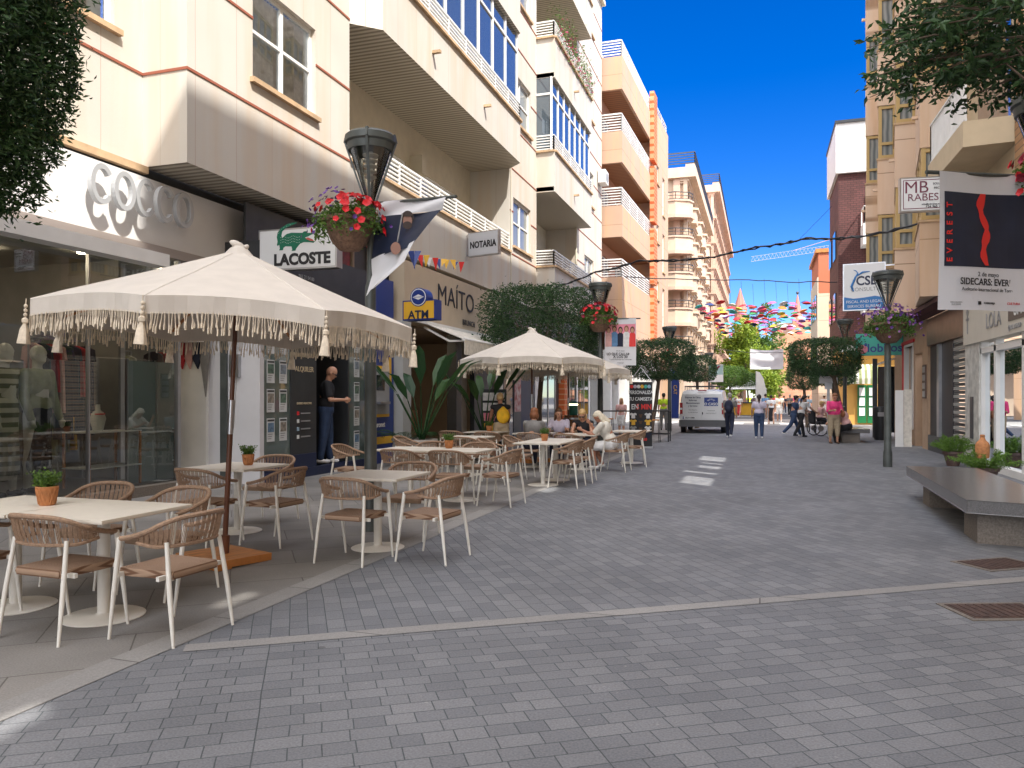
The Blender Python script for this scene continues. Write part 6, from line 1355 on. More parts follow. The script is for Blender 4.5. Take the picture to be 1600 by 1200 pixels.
# far greenery
def wild(label, px, D, zc, rx, rz, n, seed, mat, size, name='tree'):
    c = at(px, D); t = thing(name, label, 'tree', (c.x, c.y, 0)); mb = MB(); trunk(mb, (0, 0, 0), (0, 0, max(1.2, zc - rz * .8)), .25, .18, 6, rx * .5, rz * .6, seed); mb.build('trunk', 'bark', t, 60)
    r = random.Random(seed); pts = []; cl = [(Vector((r.gauss(0, .42), r.gauss(0, .42), r.gauss(0, .45))), r.uniform(.25, .45)) for _ in range(26)]
    for i in range(n):
        cc, q = r.choice(cl); v = Vector((r.gauss(0, 1), r.gauss(0, 1), r.gauss(0, 1))).normalized() * q * (.6 + .4 * r.random()); v += cc; pts.append((v.x * rx, v.y * rx, zc + v.z * rz))
    leafmesh(pts, size, mat, 'crown', t, seed, 0, .6); return t
wild('bright yellow-green tree in full sun at the end of the street', 1160, 95, zat(562, 95), 3.6, 4.0, 9000, 21, 'leaf_sun', .42)
wild('greyer green tree top behind the bright tree, left of the church', 1188, 110, zat(560, 110), 3.5, 4.2, 5000, 22, 'leaf_mid', .42)
wild('low sunlit green tree below the hanging white cloth', 1195, 80, zat(595, 80), 2.0, 1.7, 5000, 25, 'leaf_sun', .3)
clipped('sunlit clipped round tree right of the van', 1140, 62, 1.5, 1.5, zat(604, 62), zat(572, 62), 8000, 23, mat='leaf_mid', size=.15, pw=2.5)
clipped('sunlit clipped round tree next to the white kiosk roof', 1168, 66, 1.2, 1.3, zat(608, 66), zat(583, 66), 6000, 26, mat='leaf_mid', size=.15, pw=2.5)
# palms / big-leaf pot plants at the brunch bar
def frond_plant(name, label, loc, pot, kind, seed, hgt=1.6, n=9, grp=None):
    t = thing(name, label, 'potted plant', loc, 0, grp); r = random.Random(seed)
    if pot == 'urn':
        mb = MB(); mb.lathe([(.2, 0), (.24, .03), (.30, .25), (.33, .45), (.31, .53), (.35, .57), (.35, .62), (.28, .6), (.26, .5)], 28); mb.build('pot', pmat('weathered_white_ceramic', (.42, .38, .34), .7, var=.35, vscale=7, bump=.4), t, 40); z = .52
        mb = MB(); mb.lathe([(.01, .5), (.27, .5), (.27, .52), (.01, .53)], 16); mb.build('soil', 'soil', t)
    else:
        mb = MB(); mb.lathe([(.12, 0), (.19, .26), (.215, .27), (.215, .33), (.19, .33), (.17, .28)], 24); mb.build('pot', pot, t, 40); z = .28
        mb = MB(); mb.lathe([(.01, .26), (.17, .26), (.17, .28), (.01, .29)], 16); mb.build('soil', 'soil', t)
    lf = MB(); st = MB()
    for i in range(n):
        a = 2 * PI * i / n + r.uniform(-.3, .3); d = Vector((math.cos(a), math.sin(a), 0)); L_ = hgt * r.uniform(.7, 1.05)
        if kind == 'paddle':
            base = Vector((0, 0, z)); top_ = base + d * L_ * .28 + UP * L_ * .55; tip = top_ + d * L_ * .32 + UP * L_ * .38; st.tube([base, base + (top_ - base) * .5 - d * .02, top_], [.022, .018, .012], 6)
            sd2 = d.cross(UP); w = .085 * hgt / 1.6; m1 = top_.lerp(tip, .35); m2 = top_.lerp(tip, .75)
            tip2 = tip + d * .12 - UP * .08
            v = [top_, m1 + sd2 * w + UP * .03, m2 + sd2 * w * .8 + UP * .02, tip2, m2 - sd2 * w * .8 + UP * .02, m1 - sd2 * w + UP * .03, m1 - UP * .02, m2 - UP * .02]
            lf.add(v, [(0, 1, 6), (1, 2, 7, 6), (2, 3, 7), (0, 6, 5), (6, 7, 4, 5), (7, 3, 4)])
        elif kind == 'cycas' or kind == 'fern':
            k = 14; P_ = []
            for j in range(k + 1): s = j / k; P_.append(Vector((0, 0, z)) + d * (L_ * .75 * math.sin(s * 1.5)) + UP * (L_ * (.75 * s - .62 * s * s if kind == 'cycas' else .1 * s + 1.15 * s - .62 * s * s)))
            st.tube(P_, [.008 * (1 - .7 * j / k) for j in range(k + 1)], 4); sd2 = d.cross(UP)
            for j in range(2, k * 2):
                s = j / (k * 2); q = P_[min(int(s * k), k - 1)].lerp(P_[min(int(s * k) + 1, k)], s * k - int(s * k)); w = (.20 if kind == 'cycas' else .10) * math.sin(PI * (.12 + .85 * s)) * hgt
                for sg in (1, -1):
                    e = q + (sd2 * sg * .85 + d * .5 + UP * .12).normalized() * w; wd_ = d * (.012 if kind == 'cycas' else .02); lf.add([q - wd_, (q + e) / 2 + wd_ * 1.5, e, (q + e) / 2 - wd_], [(0, 1, 2, 3)])
    st.build('stems', 'palmleaf', t); lf.build('leaves', 'palmleaf' if kind != 'fern' else 'leaf_mid', t)
    return t
frond_plant('bird_of_paradise', 'big-leaved plant in a white ceramic urn at the brunch bar doorway, the nearer one', at(659, 16.9), 'urn', 'paddle', 3, 2.3, 10)
frond_plant('cycad', 'spiky low cycad fronds in the nearer urn area of the brunch bar', at(636, 17.3), 'urn', 'cycas', 4, 1.1, 14)
frond_plant('bird_of_paradise', 'big-leaved plant in a ceramic urn beside the woman with the yellow bag', at(757, 19.0), 'urn', 'paddle', 5, 2.1, 8)
frond_plant('cycad', 'spiky cycad by the brunch bar pier, left of the farther urn', at(735, 19.2), 'charcoal', 'cycas', 6, 1.2, 14)
M['brownpot'] = pmat('brown_plastic_pot', (.10, .06, .05), .6)
def bushfern(label, loc, seed, rad, hg):
    t = thing('potted_fern', label, 'potted plant', loc, 0, 'potted ferns on the right pavement'); r = random.Random(seed)
    mb = MB(); mb.lathe([(.12, 0), (.19, .26), (.215, .27), (.215, .33), (.19, .33), (.17, .28)], 24); mb.build('pot', 'brownpot', t, 40)
    mb = MB(); mb.lathe([(.01, .26), (.17, .26), (.17, .28), (.01, .29)], 16); mb.build('soil', 'soil', t); st = MB(); pts = []
    for i in range(110):
        a = r.uniform(0, 2 * PI); q = r.uniform(.15, 1); d = Vector((math.cos(a), math.sin(a), 0)); hh = hg * r.uniform(.6, 1.1) * (1.15 - .6 * q)
        P_ = [Vector((0, 0, .27)) + d * (.1 + rad * q * math.sin(s_ * 1.45)) + UP * hh * (1.7 * s_ - 1.0 * s_ * s_) for s_ in (0, .25, .5, .75, 1)]; st.tube(P_, .003, 3)
        for k in range(46): s_ = r.uniform(.15, 1) * 4; j = min(int(s_), 3); pts.append(tuple(P_[j].lerp(P_[j + 1], s_ - j) + Vector((r.gauss(0, .012), r.gauss(0, .012), r.gauss(0, .01)))))
    st.build('stems', 'leaf_mid', t); leafmesh(pts, .042, 'leaf_fern', 'leaves', t, seed, .25, .3)
pf = G(1489, 728); bushfern('bushy fern in a brown plastic pot just past the granite bench', (pf.x, pf.y, 0), 7, .42, .55)
pf = G(1556, 762); bushfern('fuller fern with an orange clay ornament in it, by the LOLA shop door', (pf.x - .12, pf.y + .15, 0), 8, .5, .5)
ca = thing('clay_ornament', 'orange clay bottle-shaped ornament standing among the fern leaves', 'ornament', (pf.x - .20, pf.y - .0, .5)); mb = MB(); mb.lathe([(.10, 0), (.11, .1), (.11, .22), (.09, .27), (.05, .31), (.035, .36), (.03, .37)], 20); mb.build('body', 'terracotta', ca, 50)
mb = MB(); mb.lathe([(.036, .365), (.042, .375), (.036, .40), (.01, .405)], 14); mb.build('stopper', 'terracotta', ca, 50)

# ================================================================== GRANITE BENCHES
def bench(label, corners, z0, z1, legs, bh):
    c = sum((Vector(p) for p in corners), Vector((0, 0))) / len(corners); t = thing('stone_bench', label, 'bench', (c.x, c.y, 0), 0, 'granite slab benches on the right')
    mb = MB(); prismU(mb, [tuple(Vector(p) - c) for p in corners], z0, z1); o = mb.build('slab', 'granite', t)
    md = o.modifiers.new('b', 'BEVEL'); md.width = .008; md.segments = 2
    for l_ in legs:
        mb = MB(); prismU(mb, [tuple(Vector(p) - c) for p in l_], 0, z0); mb.build('block', 'granite_rough', t)
ztp = .47
q = [G(px, py, ztp) for px, py in ((1416, 728), (1511, 781), (1640, 788), (1600, 764), (1513, 737))]
A1, A2 = Vector((q[0].x, q[0].y)), Vector((q[1].x, q[1].y)); u = (A2 - A1).normalized(); nn = Vector((-u.y, u.x)); 
if nn.x < 0: nn = -nn
wid = .95; B1, B2 = A1 + nn * wid + u * .05, A2 + nn * wid + u * .25
bench('long polished grey granite slab bench on two stone blocks at the lower right', [A1, A2, B2, B1], .33, ztp, [[A1 + u * .75 + nn * .12, A1 + u * 1.25 + nn * .12, A1 + u * 1.25 + nn * .8, A1 + u * .75 + nn * .8], [A2 - u * .75 + nn * .12, A2 - u * .12 + nn * .12, A2 - u * .02 + nn * .8, A2 - u * .65 + nn * .8]], .3)
g1 = G(1312, 692); A1 = Vector((g1.x - .1, g1.y)); 
bench('farther granite bench under the leaning tree where the man in the hat sits', [A1, A1 + Vector((1.05, .15)), A1 + Vector((.95, 1.9)), A1 + Vector((-.1, 1.75))], .33, ztp, [[A1 + Vector((.2, .15)), A1 + Vector((.75, .2)), A1 + Vector((.75, .7)), A1 + Vector((.2, .65))], [A1 + Vector((.2, 1.1)), A1 + Vector((.75, 1.15)), A1 + Vector((.75, 1.6)), A1 + Vector((.2, 1.6))]], .3)

# ================================================================== BAR TABLES, STOOLS, BARREL, BIN, BOARDS
def bar_table(label, loc, L_=.9, rz=0):
    t = thing('bar_table', label, 'bar table', loc, rz, 'high black bar tables past the parasols'); mb = MB(); mb.box(-L_ / 2, L_ / 2, -.3, .3, 1.04, 1.08); mb.build('tabletop', 'black', t)
    for x in (-L_ / 2 + .03, L_ / 2 - .03):
        for y in (-.27, .27): mb = MB(); mb.box(x - .02, x + .02, y - .02, y + .02, 0, 1.04); mb.build('leg', 'black', t)
    mb = MB(); mb.box(-L_ / 2 + .05, L_ / 2 - .05, -.27, -.25, .25, .28); mb.box(-L_ / 2 + .05, L_ / 2 - .05, .25, .27, .25, .28); mb.build('footrail', 'black', t)
def stool(label, loc):
    t = thing('bar_stool', label, 'bar stool', loc, 0, 'bar stools at the high tables'); mb = MB(); mb.box(-.17, .17, -.17, .17, .74, .78); mb.build('seat', 'orangewood', t)
    for x in (-1, 1):
        for y in (-1, 1): mb = MB(); mb.bar((x * .19, y * .19, 0), (x * .15, y * .15, .74), .022); mb.build('leg', 'black', t)
    mb = MB(); mb.box(-.17, .17, -.18, -.16, .3, .32); mb.build('footrail', 'black', t)
bar_table('high black bar table between the customers and the T-shirt banner', at(965, 26.5), 1.4, R(5)); bar_table('high black bar table right of the T-shirt banner, by the worker in yellow', at(1029, 26.8), .8)
stool('bar stool under the high table right of the T-shirt banner', at(1022, 26.2)); stool('bar stool beyond the high table, left of the T-shirt banner', at(950, 27.6))
bl = thing('wine_barrel', 'brown wooden barrel table behind the seated customers with a green lantern on it', 'barrel', at(896, 23.0)); mb = MB(); mb.lathe([(.26, 0), (.31, .25), (.33, .5), (.31, .78), (.27, 1.0), (.01, 1.0)], 24); mb.build('staves', stripemat('oak_staves', (.30, .14, .06), (.16, .07, .03), .12, 'x'), bl, 50)
for z, q in ((.12, .293), (.38, .328), (.62, .33), (.88, .298)): mb = MB(); mb.lathe([(q, z), (q + .008, z), (q + .008, z + .05), (q, z + .05)], 24); mb.build('hoop', 'steel', bl)
ln = thing('lantern', 'green canister lantern standing on the wooden barrel', 'lantern', at(896, 23.0, 1.0)); mb = MB(); mb.lathe([(.12, 0), (.13, .02), (.13, .38), (.1, .42), (.02, .44)], 16); mb.build('body', pmat('green_tin', (.02, .16, .12), .4), ln, 50); mb = MB(); mb.lathe([(.131, .3), (.134, .3), (.134, .34), (.131, .34)], 16); mb.build('band', pmat('lantern_glow', (1, .8, .4), .5, emit=3), ln)
bi = thing('litter_bin', 'tall black litter bin behind the right lamp post', 'litter bin', at(1376, 27.6)); mb = MB(); mb.lathe([(.2, 0), (.24, .1), (.26, .9), (.27, 1.15), (.22, 1.2)], 20); mb.build('body', 'black', bi, 50); mb = MB(); mb.box(-.13, .13, -.28, -.25, .85, 1.0); mb.build('opening', 'steel', bi); 
pk = thing('upright_panel', 'dark upright frame standing beside the litter bin before the striped awning', 'frame', at(1367, 29.2)); mb = MB(); mb.box(-.08, .08, -.05, .05, 0, 3.0); mb.build('post', 'charcoal', pk); mb = MB(); mb.bar((0, 0, 2.75), (1.1, .3, 3.15), .06); mb.build('arm', 'white', pk); mb = MB(); mb.box(.1, 1.0, -.02, .02, .2, 2.7); mb.build('panel', 'pane_dark', pk)
ab = thing('leaning_boards', 'white folded boards leaning on the tan wall beyond the right lamp', 'boards', at(1418, 23.8)); mb = MB(); mb.box(-.35, -.12, -.05, 0, 0, 1.75); mb.build('board', 'white', ab); mb = MB(); mb.box(-.10, .12, .0, .06, 0, 1.78); mb.build('board', 'c_cream', ab)
sr = thing('card_rack', 'postcard and magazine rack behind the woman with the yellow bag', 'rack', at(772, 20.4)); mb = MB(); mb.box(-.35, .35, -.03, .0, .1, 1.75); mb.build('panel', 'charcoal', sr)
for i, m_ in enumerate(('c_white', 'c_white', 'pink', 'yellow', 'c_lilac')): mb = MB(); mb.box(-.3, .3, -.045, -.031, 1.45 - i * .27, 1.66 - i * .27); mb.build('magazine', m_, sr)
# kiosk in the sunlit square
kk = thing('kiosk', 'yellow kiosk with a white pointed tent roof in the sunlit crossing', 'kiosk', at(1166, 66)); mb = MB(); mb.box(-1.3, 1.3, -1, 1, 0, 1.0); mb.build('counter', 'yellow', kk); mb = MB(); mb.box(-1.4, 1.4, -1.1, 1.1, 1.0, 1.1); mb.build('shelf', 'charcoal', kk)
for x in (-1.35, 1.35):
    for y in (-1.05, 1.05): mb = MB(); mb.box(x - .04, x + .04, y - .04, y + .04, 0, 2.3); mb.build('post', 'white', kk)
mb = MB(); mb.add([(-1.7, -1.3, 2.2), (1.7, -1.3, 2.2), (1.7, 1.3, 2.2), (-1.7, 1.3, 2.2), (-.3, 0, 3.35)], [(0, 1, 4), (1, 2, 4), (2, 3, 4), (3, 0, 4)]); mb.build('tent_roof', 'white', kk)
fl = thing('feather_flag', 'tall white and blue feather flag right of the kiosk', 'flag', at(1181, 64)); mb = MB(); mb.poly([(0, .3), (.8, .3), (.85, 2.0), (.6, 3.1), (.3, 3.6), (0, 3.7)], (0, 0, 0), (1, 0, 0), (0, 0, 1), .02); mb.build('sail', 'white', fl); mb = MB(); mb.box(0, .8, -.025, -.001, .3, 1.0); mb.build('blue_foot', 'blue', fl); mb = MB(); mb.tube([(0, 0, 0), (0, 0, 3.7)], .025, 6); mb.build('pole', 'steel', fl)
fl = thing('feather_flag', 'blue feather flag with yellow letters left of the van', 'flag', at(1049, 38)); mb = MB(); mb.poly([(0, .5), (.35, .5), (.4, 2.2), (.25, 2.8), (0, 3.0)], (0, 0, 0), (1, 0, 0), (0, 0, 1), .02); mb.build('sail', 'blue', fl); mb = MB(); mb.tube([(0, 0, 0), (0, 0, 3.0)], .02, 6); mb.build('pole', 'steel', fl); text('CAT', .24, (.18, -.01, 1.9), UP * -1, (1, 0, 0), 'yellow', fl)
# ================================================================== VAN
vp = G(1097, 677); v = thing('van', 'white builder van with blue logo panel on its rear doors, parked facing away', 'van', (vp.x, vp.y, 0), R(-1))
vw = pmat('white_van_paint', (.66, .66, .66), .35, coat=.3)
mb = MB(); hw = .93
sec = [(0.0, .93, .35, 1.60, .80), (.12, .95, .33, 1.80, .82), (.5, .95, .3, 1.86, .82), (2.2, .95, .3, 1.88, .80), (2.9, .95, .3, 1.80, .74), (3.3, .94, .3, 1.25, .80), (4.0, .90, .3, 1.02, .78), (4.3, .80, .35, .75, .7)]
vs = []; 
for y, w_, z0, z1, wt in sec:
    vs += [(-w_, y, z0), (-w_ * 1.01, y, z0 + (z1 - z0) * .45), (-(w_ + wt) / 2 * 1.0, y, z0 + (z1 - z0) * .8), (-wt, y, z1 - .05), (-wt * .7, y, z1), (wt * .7, y, z1), (wt, y, z1 - .05), ((w_ + wt) / 2, y, z0 + (z1 - z0) * .8), (w_ * 1.01, y, z0 + (z1 - z0) * .45), (w_, y, z0)]
k = 10; fs = [(i * k + j, i * k + j + 1, (i + 1) * k + j + 1, (i + 1) * k + j) for i in range(len(sec) - 1) for j in range(k - 1)] + [(i * k + 9, i * k, (i + 1) * k, (i + 1) * k + 9) for i in range(len(sec) - 1)] + [tuple(range(k)), tuple(range((len(sec) - 1) * k, len(sec) * k))]
mb.add(vs, fs); mb.build('body', vw, v, 35)
mb = MB(); mb.box(-.95, .95, -.12, .1, .28, .56); mb.build('bumper', pmat('grey_bumper', (.10, .10, .105), .6), v)
for s_ in (-1, 1):
    x0 = .02 if s_ > 0 else -.80; x1 = .80 if s_ > 0 else -.02
    mb = MB(); mb.box(x0, x1, -.035, .0, .57, 1.66); dr = mb.build('rear_door', vw, v)
    mb = MB(); mb.box(.81 if s_ > 0 else -.93, .93 if s_ > 0 else -.81, -.04, .06, .82, 1.3); tl = mb.build('tail_light', pmat('red_lens', (.35, .01, .015), .2), v)
    mb = MB(); mb.box((.82 if s_ > 0 else -.92), (.92 if s_ > 0 else -.82), -.045, -.04, 1.0, 1.08); mb.build('reflector', 'signwhite', tl)
    for y in (.75, 3.5):
        mb = MB(); mb.tube([(s_ * .74, y, .32), (s_ * .95, y, .32)], [.32, .32], 20); wh = mb.build('wheel', 'black', v, 40); mb = MB(); mb.tube([(s_ * .93, y, .32), (s_ * .965, y, .32)], [.19, .17], 16); mb.build('rim', 'steel', wh)
    mb = MB(); mb.box(s_ * .955 - .004, s_ * .955 + .004, 2.35, 3.0, 1.05, 1.5); mb.build('side_window', 'pane_dark', v); mb = MB(); mb.box(s_ * 1.0 - .06, s_ * 1.0 + .12 * s_ + .02, 2.95, 3.05, 1.0, 1.2); mb.build('mirror', 'black', v)
mb = MB(); mb.box(.09, .66, -.045, -.036, 1.16, 1.52); mb.build('logo_panel', 'blue', v)
text('O CASO', .15, (.375, -.05, 1.24), (1, 0, 0), UP, 'signwhite', v, bold=.02)
mb = MB()
for i in range(7): a = PI * (i + .5) / 7; mb.bar((.375 + .08 * math.cos(a), -.048, 1.37 + .05 * math.sin(a)), (.375 + .17 * math.cos(a), -.048, 1.37 + .11 * math.sin(a)), .02, .012)
mb.build('sun_emblem', 'signwhite', v)
for i, s_ in enumerate(('Empresa de Obras', 'Reformas', 'Mantenimientos', 'y Servicios')): text(s_, .095, (-.38, -.04, 1.52 - i * .12), (1, 0, 0), UP, 'navy', v, bold=.015, sx=.92)
text('Paseo Maritimo', .055, (-.38, -.04, .99), (1, 0, 0), UP, 'ink', v); text('Tel. 965 70 70 70', .055, (-.38, -.04, .88), (1, 0, 0), UP, 'ink', v); text('construccion', .06, (.38, -.04, .97), (1, 0, 0), UP, 'ink', v); text('www.ocaso-obras.es', .05, (.38, -.04, .86), (1, 0, 0), UP, 'ink', v)
mb = MB(); mb.box(-.76, -.28, -.05, -.036, .60, .71); mb.build('number_plate', 'signwhite', v); text('0524 HMB', .09, (-.5, -.054, .655), (1, 0, 0), UP, 'ink', v, bold=.02); mb = MB(); mb.box(-.8, -.76, -.052, -.036, .6, .71); mb.build('plate_band', 'blue', v)
mb = MB(); mb.box(-.18, .18, .02, .06, 1.80, 1.84); mb.build('brake_light', pmat('red_lens', (.35, .01, .015), .2), v)
mb = MB()
for x in (-.72, .72): mb.bar((x, .1, 2.0), (x, 2.6, 2.0), .04)
for y in (.1, .9, 1.7, 2.5): mb.bar((-.72, y, 2.0), (.72, y, 2.0), .035); mb.bar((-.72, y, 1.84), (-.72, y, 2.0), .03); mb.bar((.72, y, 1.84), (.72, y, 2.0), .03)
mb.build('roof_rack', 'black', v)
mb = MB(); mb.tube([(.02, -.045, .8), (.02, -.045, .9)], .02, 6); mb.build('door_handle', 'black', v)
# ================================================================== CLOTHES AND MANNEQUINS IN THE FASHION SHOP
def rack(label, u0, u1, w, z, cols, seed, L0=.9):
    t = thing('clothes_rail', label, 'clothes rail', (-8.5 + w, (u0 + u1) / 2, .14)); r = random.Random(seed); Tt = lambda y, x, zz: (x, y - (u0 + u1) / 2, zz - .14)
    mb = MB(Tt); mb.tube([(u0, 0, z), (u1, 0, z)], .015, 6); mb.tube([(u0, 0, .14), (u0, 0, z)], .015, 6); mb.tube([(u1, 0, .14), (u1, 0, z)], .015, 6); mb.build('rail', 'steel', t)
    n = int((u1 - u0) / .13)
    for i in range(n):
        y = u0 + .08 + i * .13; L_ = L0 * r.uniform(.7, 1.5); c = cols[r.randrange(len(cols))]; mb = MB(Tt); tw = r.uniform(-.03, .03)
        prof = [(-.04, 0), (-.20, -.06), (-.23, -.25), (-.17, -.26), (-.18, -L_), (.2, -L_), (.17, -.26), (.23, -.25), (.2, -.06), (.04, 0)]
        mb.add([(y - .02 + tw * (k_ > 4), p[0], z - .08 + p[1]) for k_, p in enumerate(prof)] + [(y + .02 + tw, p[0], z - .08 + p[1]) for p in prof], [tuple(range(10)), tuple(range(19, 9, -1))] + [(k_, (k_ + 1) % 10, 10 + (k_ + 1) % 10, 10 + k_) for k_ in range(10)]); g = mb.build('garment', c, t)
        mb = MB(Tt); mb.tube([(y, 0, z + .02), (y, .02, z - .03), (y, 0, z - .08)], .004, 4); mb.build('hanger', 'steel', g)
rack('rail of dark red, white and grey garments in the shop window', 8.75, 9.85, -2.0, 2.45, ['c_red', 'c_white', 'c_grey', 'c_navy', 'c_rose', 'c_red'], 3, 1.0)
rack('rail of ochre and cream garments deeper in the shop', 9.5, 10.42, -2.75, 2.4, ['c_olive', 'c_khaki', 'c_cream', 'c_yellow'], 5, 1.2)
rack('rail of dark garments behind the mannequins', 6.6, 8.6, -3.2, 2.3, ['c_navy', 'c_black', 'c_grey', 'c_olive'], 6, 1.1)
st_ = thing('display_table', 'glass shelf table with a necklace bust in the shop window', 'display table', (-9.95, 9.6, .14)); mb = MB()
for x in (-.25, .25):
    for y in (-.5, .5): mb.box(x - .015, x + .015, y - .015, y + .015, 0, .85)
mb.build('frame', 'orangewood', st_); mb = MB(); mb.box(-.27, .27, -.52, .52, .85, .87); mb.box(-.27, .27, -.52, .52, .3, .32); mb.build('shelf', 'signwhite', st_)
bu = thing('necklace_bust', 'cream necklace display bust on the glass shelf table', 'display bust', (-9.9, 9.45, 1.01)); mb = MB(); mb.lathe([(.09, 0), (.1, .05), (.14, .2), (.11, .28), (.045, .33), (.04, .42)], 16, (0, 0, 0), .6, 1); mb.build('bust', 'mann', bu, 50); mb = MB(); mb.lathe([(.10, .26), (.105, .27), (.10, .28)], 16); mb.build('necklace', 'c_redprint', bu)
wm_ = thing('leaning_mirror', 'tall pale mirror panel leaning at the right end of the shop window', 'mirror', (-9.75, 10.2, .14)); mb = MB(); mb.box(-.03, .0, -.3, .3, 0, 2.0); mb.build('glass', pmat('mirror_green', (.30, .38, .38), .15, metal=.3), wm_); mb = MB(); mb.box(-.035, .01, -.33, -.3, 0, 2.03); mb.box(-.035, .01, .3, .33, 0, 2.03); mb.build('frame', 'steel', wm_)
sc_ = thing('hanging_scarves', 'patterned scarves hung on the white wall of the shop entrance', 'scarves', (-9.85, 11.4, 2.2)); 
for i, cm in enumerate(('c_red', 'c_rose', 'c_navy', 'c_grey')): mb = MB(); x = -.25 + i * .17; mb.poly([(x, 1.0), (x + .14, 1.0), (x + .18, .1), (x + .1, -.15 - .5 * (i == 3)), (x - .02, .05)], (0, 0, 0), (1, 0, 0), (0, 0, 1), .03); mb.build('scarf', cm, sc_)
# ================================================================== PEOPLE
def person(label, loc, rz, h=1.68, hair='short', hm='h_brown', top='c_white', bot='c_jeans', bk='long', lean=3, hipL=8, kneeL=6, hipR=-8, kneeR=10, shL=5, elL=15, abL=8, inL=0, shR=5, elR=15, abR=8, inR=0,
           head=0, turn=0, seat=None, vox=.016, skin='skin', sleeve=.55, shoes='c_white', fat=1.0, extras=(), grp=None, name='person', face=True, armtop=None):
    t = thing(name, label, 'person' if name == 'person' else name, loc, rz, grp); s = h / 1.70
    S = lambda a: math.sin(R(a)); C = lambda a: math.cos(R(a))
    th, sh, ft = .42 * s, .41 * s, .075 * s
    def leg(x, hip, knee, pel):
        hp = pel + Vector((x * .09 * s, 0, -.02 * s)); kn = hp + Vector((x * .015 * s, S(hip) * th, -C(hip) * th)); an = kn + Vector((0, S(hip - knee) * sh, -C(hip - knee) * sh)); return hp, kn, an
    pel = Vector((0, 0, seat if seat else 1.0))
    lg_ = [leg(-1, hipL, kneeL, pel), leg(1, hipR, kneeR, pel)]
    if not seat:
        low = min(l_[2].z for l_ in lg_); pel.z += ft - low; lg_ = [leg(-1, hipL, kneeL, pel), leg(1, hipR, kneeR, pel)]
    tl = Vector((0, S(lean), C(lean))); che = pel + tl * .33 * s; nk = pel + tl * .50 * s; hd = nk + Vector((S(turn) * .0, S(lean + head) * .1 * s + .012, C(lean + head) * .155 * s))
    def arm(x, a, e, ab, inn):
        shd = pel + tl * .445 * s + Vector((x * .185 * s, 0, 0)); dU = Vector((x * S(ab), S(a) * C(ab), -C(a) * C(ab))).normalized(); el = shd + dU * .285 * s
        dF = Vector((-x * S(inn), S(a + e), -C(a + e))).normalized(); wr = el + dF * .25 * s; return shd, el, wr, dF
    ar = [arm(-1, shL, elL, abL, inL), arm(1, shR, elR, abR, inR)]
    # one continuous body
    b = MB(); f = fat
    Rh = Matrix.Rotation(R(-turn), 3, 'Z') @ Matrix.Rotation(R(-(lean + head)), 3, 'X')
    def HV(x, y, z): return hd + Rh @ (Vector((x, y, z)) * s)
    def hell(c, r_): b.ell(HV(*c), tuple(k * s for k in r_), 14, 10, Rh)
    hell((0, 0, .02), (.076, .096, .10)); hell((0, .022, -.045), (.058, .068, .07)); hell((0, .095, -.018), (.013, .02, .022)); hell((-.078, 0, -.01), (.012, .02, .03)); hell((.078, 0, -.01), (.012, .02, .03)); hell((0, .078, -.068), (.026, .018, .012)); hell((0, .072, .03), (.055, .025, .014))
    b.cap(nk - tl * .05 * s, .058 * s, hd + Rh @ Vector((0, -.01, -.03)) * s, .05 * s)
    b.cap(pel, .12 * s, che, .12 * s); b.ell(che, (.15 * s, .1 * s, .16 * s), 12, 8); b.cap(ar[0][0], .05 * s, ar[1][0], .05 * s)
    for x, (shd, el, wr, dF) in zip((-1, 1), ar):
        b.cap(shd, .048 * s, el, .038 * s); b.cap(el, .038 * s, wr, .026 * s)
        sd2 = dF.cross(Vector((x, 0, 0))); sd2 = sd2.normalized() if sd2.length > .1 else Vector((0, 0, 1)); pm = wr + dF * .045 * s; b.cap(wr, .024 * s, pm, .03 * s)
        bendd = (dF + Vector((-x * .35, 0, -.1))).normalized()
        for k in range(4):
            o = sd2 * ((k - 1.5) * .019 * s); L_ = (.062, .074, .07, .056)[k] * s; q0 = pm + o + dF * .01 * s; q1 = q0 + dF * L_ * .5; b.tube([pm + o * .8, q0, q1, q1 + bendd * L_ * .5], [.010 * s, .0105 * s, .0095 * s, .008 * s], 6)
        b.tube([wr + dF * .015 * s + sd2 * .02 * s, wr + dF * .04 * s + sd2 * .048 * s, wr + dF * .075 * s + sd2 * .055 * s], [.011 * s, .0105 * s, .009 * s], 6)
    for hp, kn, an in lg_:
        b.cap(hp, .085 * s * f, kn, .055 * s); b.cap(kn, .055 * s, kn.lerp(an, .35) + Vector((0, -.012, 0)), .056 * s); b.cap(kn.lerp(an, .35), .054 * s, an, .036 * s); b.cap(an + Vector((0, -.02, -.03)) * s, .03 * s, an + Vector((0, .12, -.045)) * s, .026 * s)
    remeshed(b, 'body', skin, t, vox * .75, 3)
    # clothes
    m = MB(); g = .018 * s
    m.cap(pel + tl * .02, .125 * s * f, pel + tl * .15 * s, .118 * s * f); m.ell(pel + tl * .09 * s + Vector((0, .0, 0)), (.165 * s * f, .125 * s * f, .15 * s), 14, 10); m.ell(che, (.168 * s * f, .12 * s * f, .19 * s), 14, 10); m.cap(ar[0][0] - Vector((.005, 0, .01)), .064 * s, ar[1][0] + Vector((.005, 0, -.01)), .064 * s)
    if sleeve > 0:
        for shd, el, wr, dF in ar:
            if sleeve <= 1: m.cap(shd, .07 * s, shd.lerp(el, sleeve), .062 * s)
            else: m.cap(shd, .065 * s, el, .055 * s); m.cap(el, .055 * s, wr, .042 * s)
    if bk == 'dress': m.cap(pel, .15 * s, (lg_[0][1] + lg_[1][1]) / 2, .17 * s)
    remeshed(m, 'shirt', top, t, vox, 4)
    m = MB(); m.cap(pel + Vector((-.035, 0, -.0)) * s, .128 * s * f, pel + Vector((.035, 0, -.0)) * s, .128 * s * f)
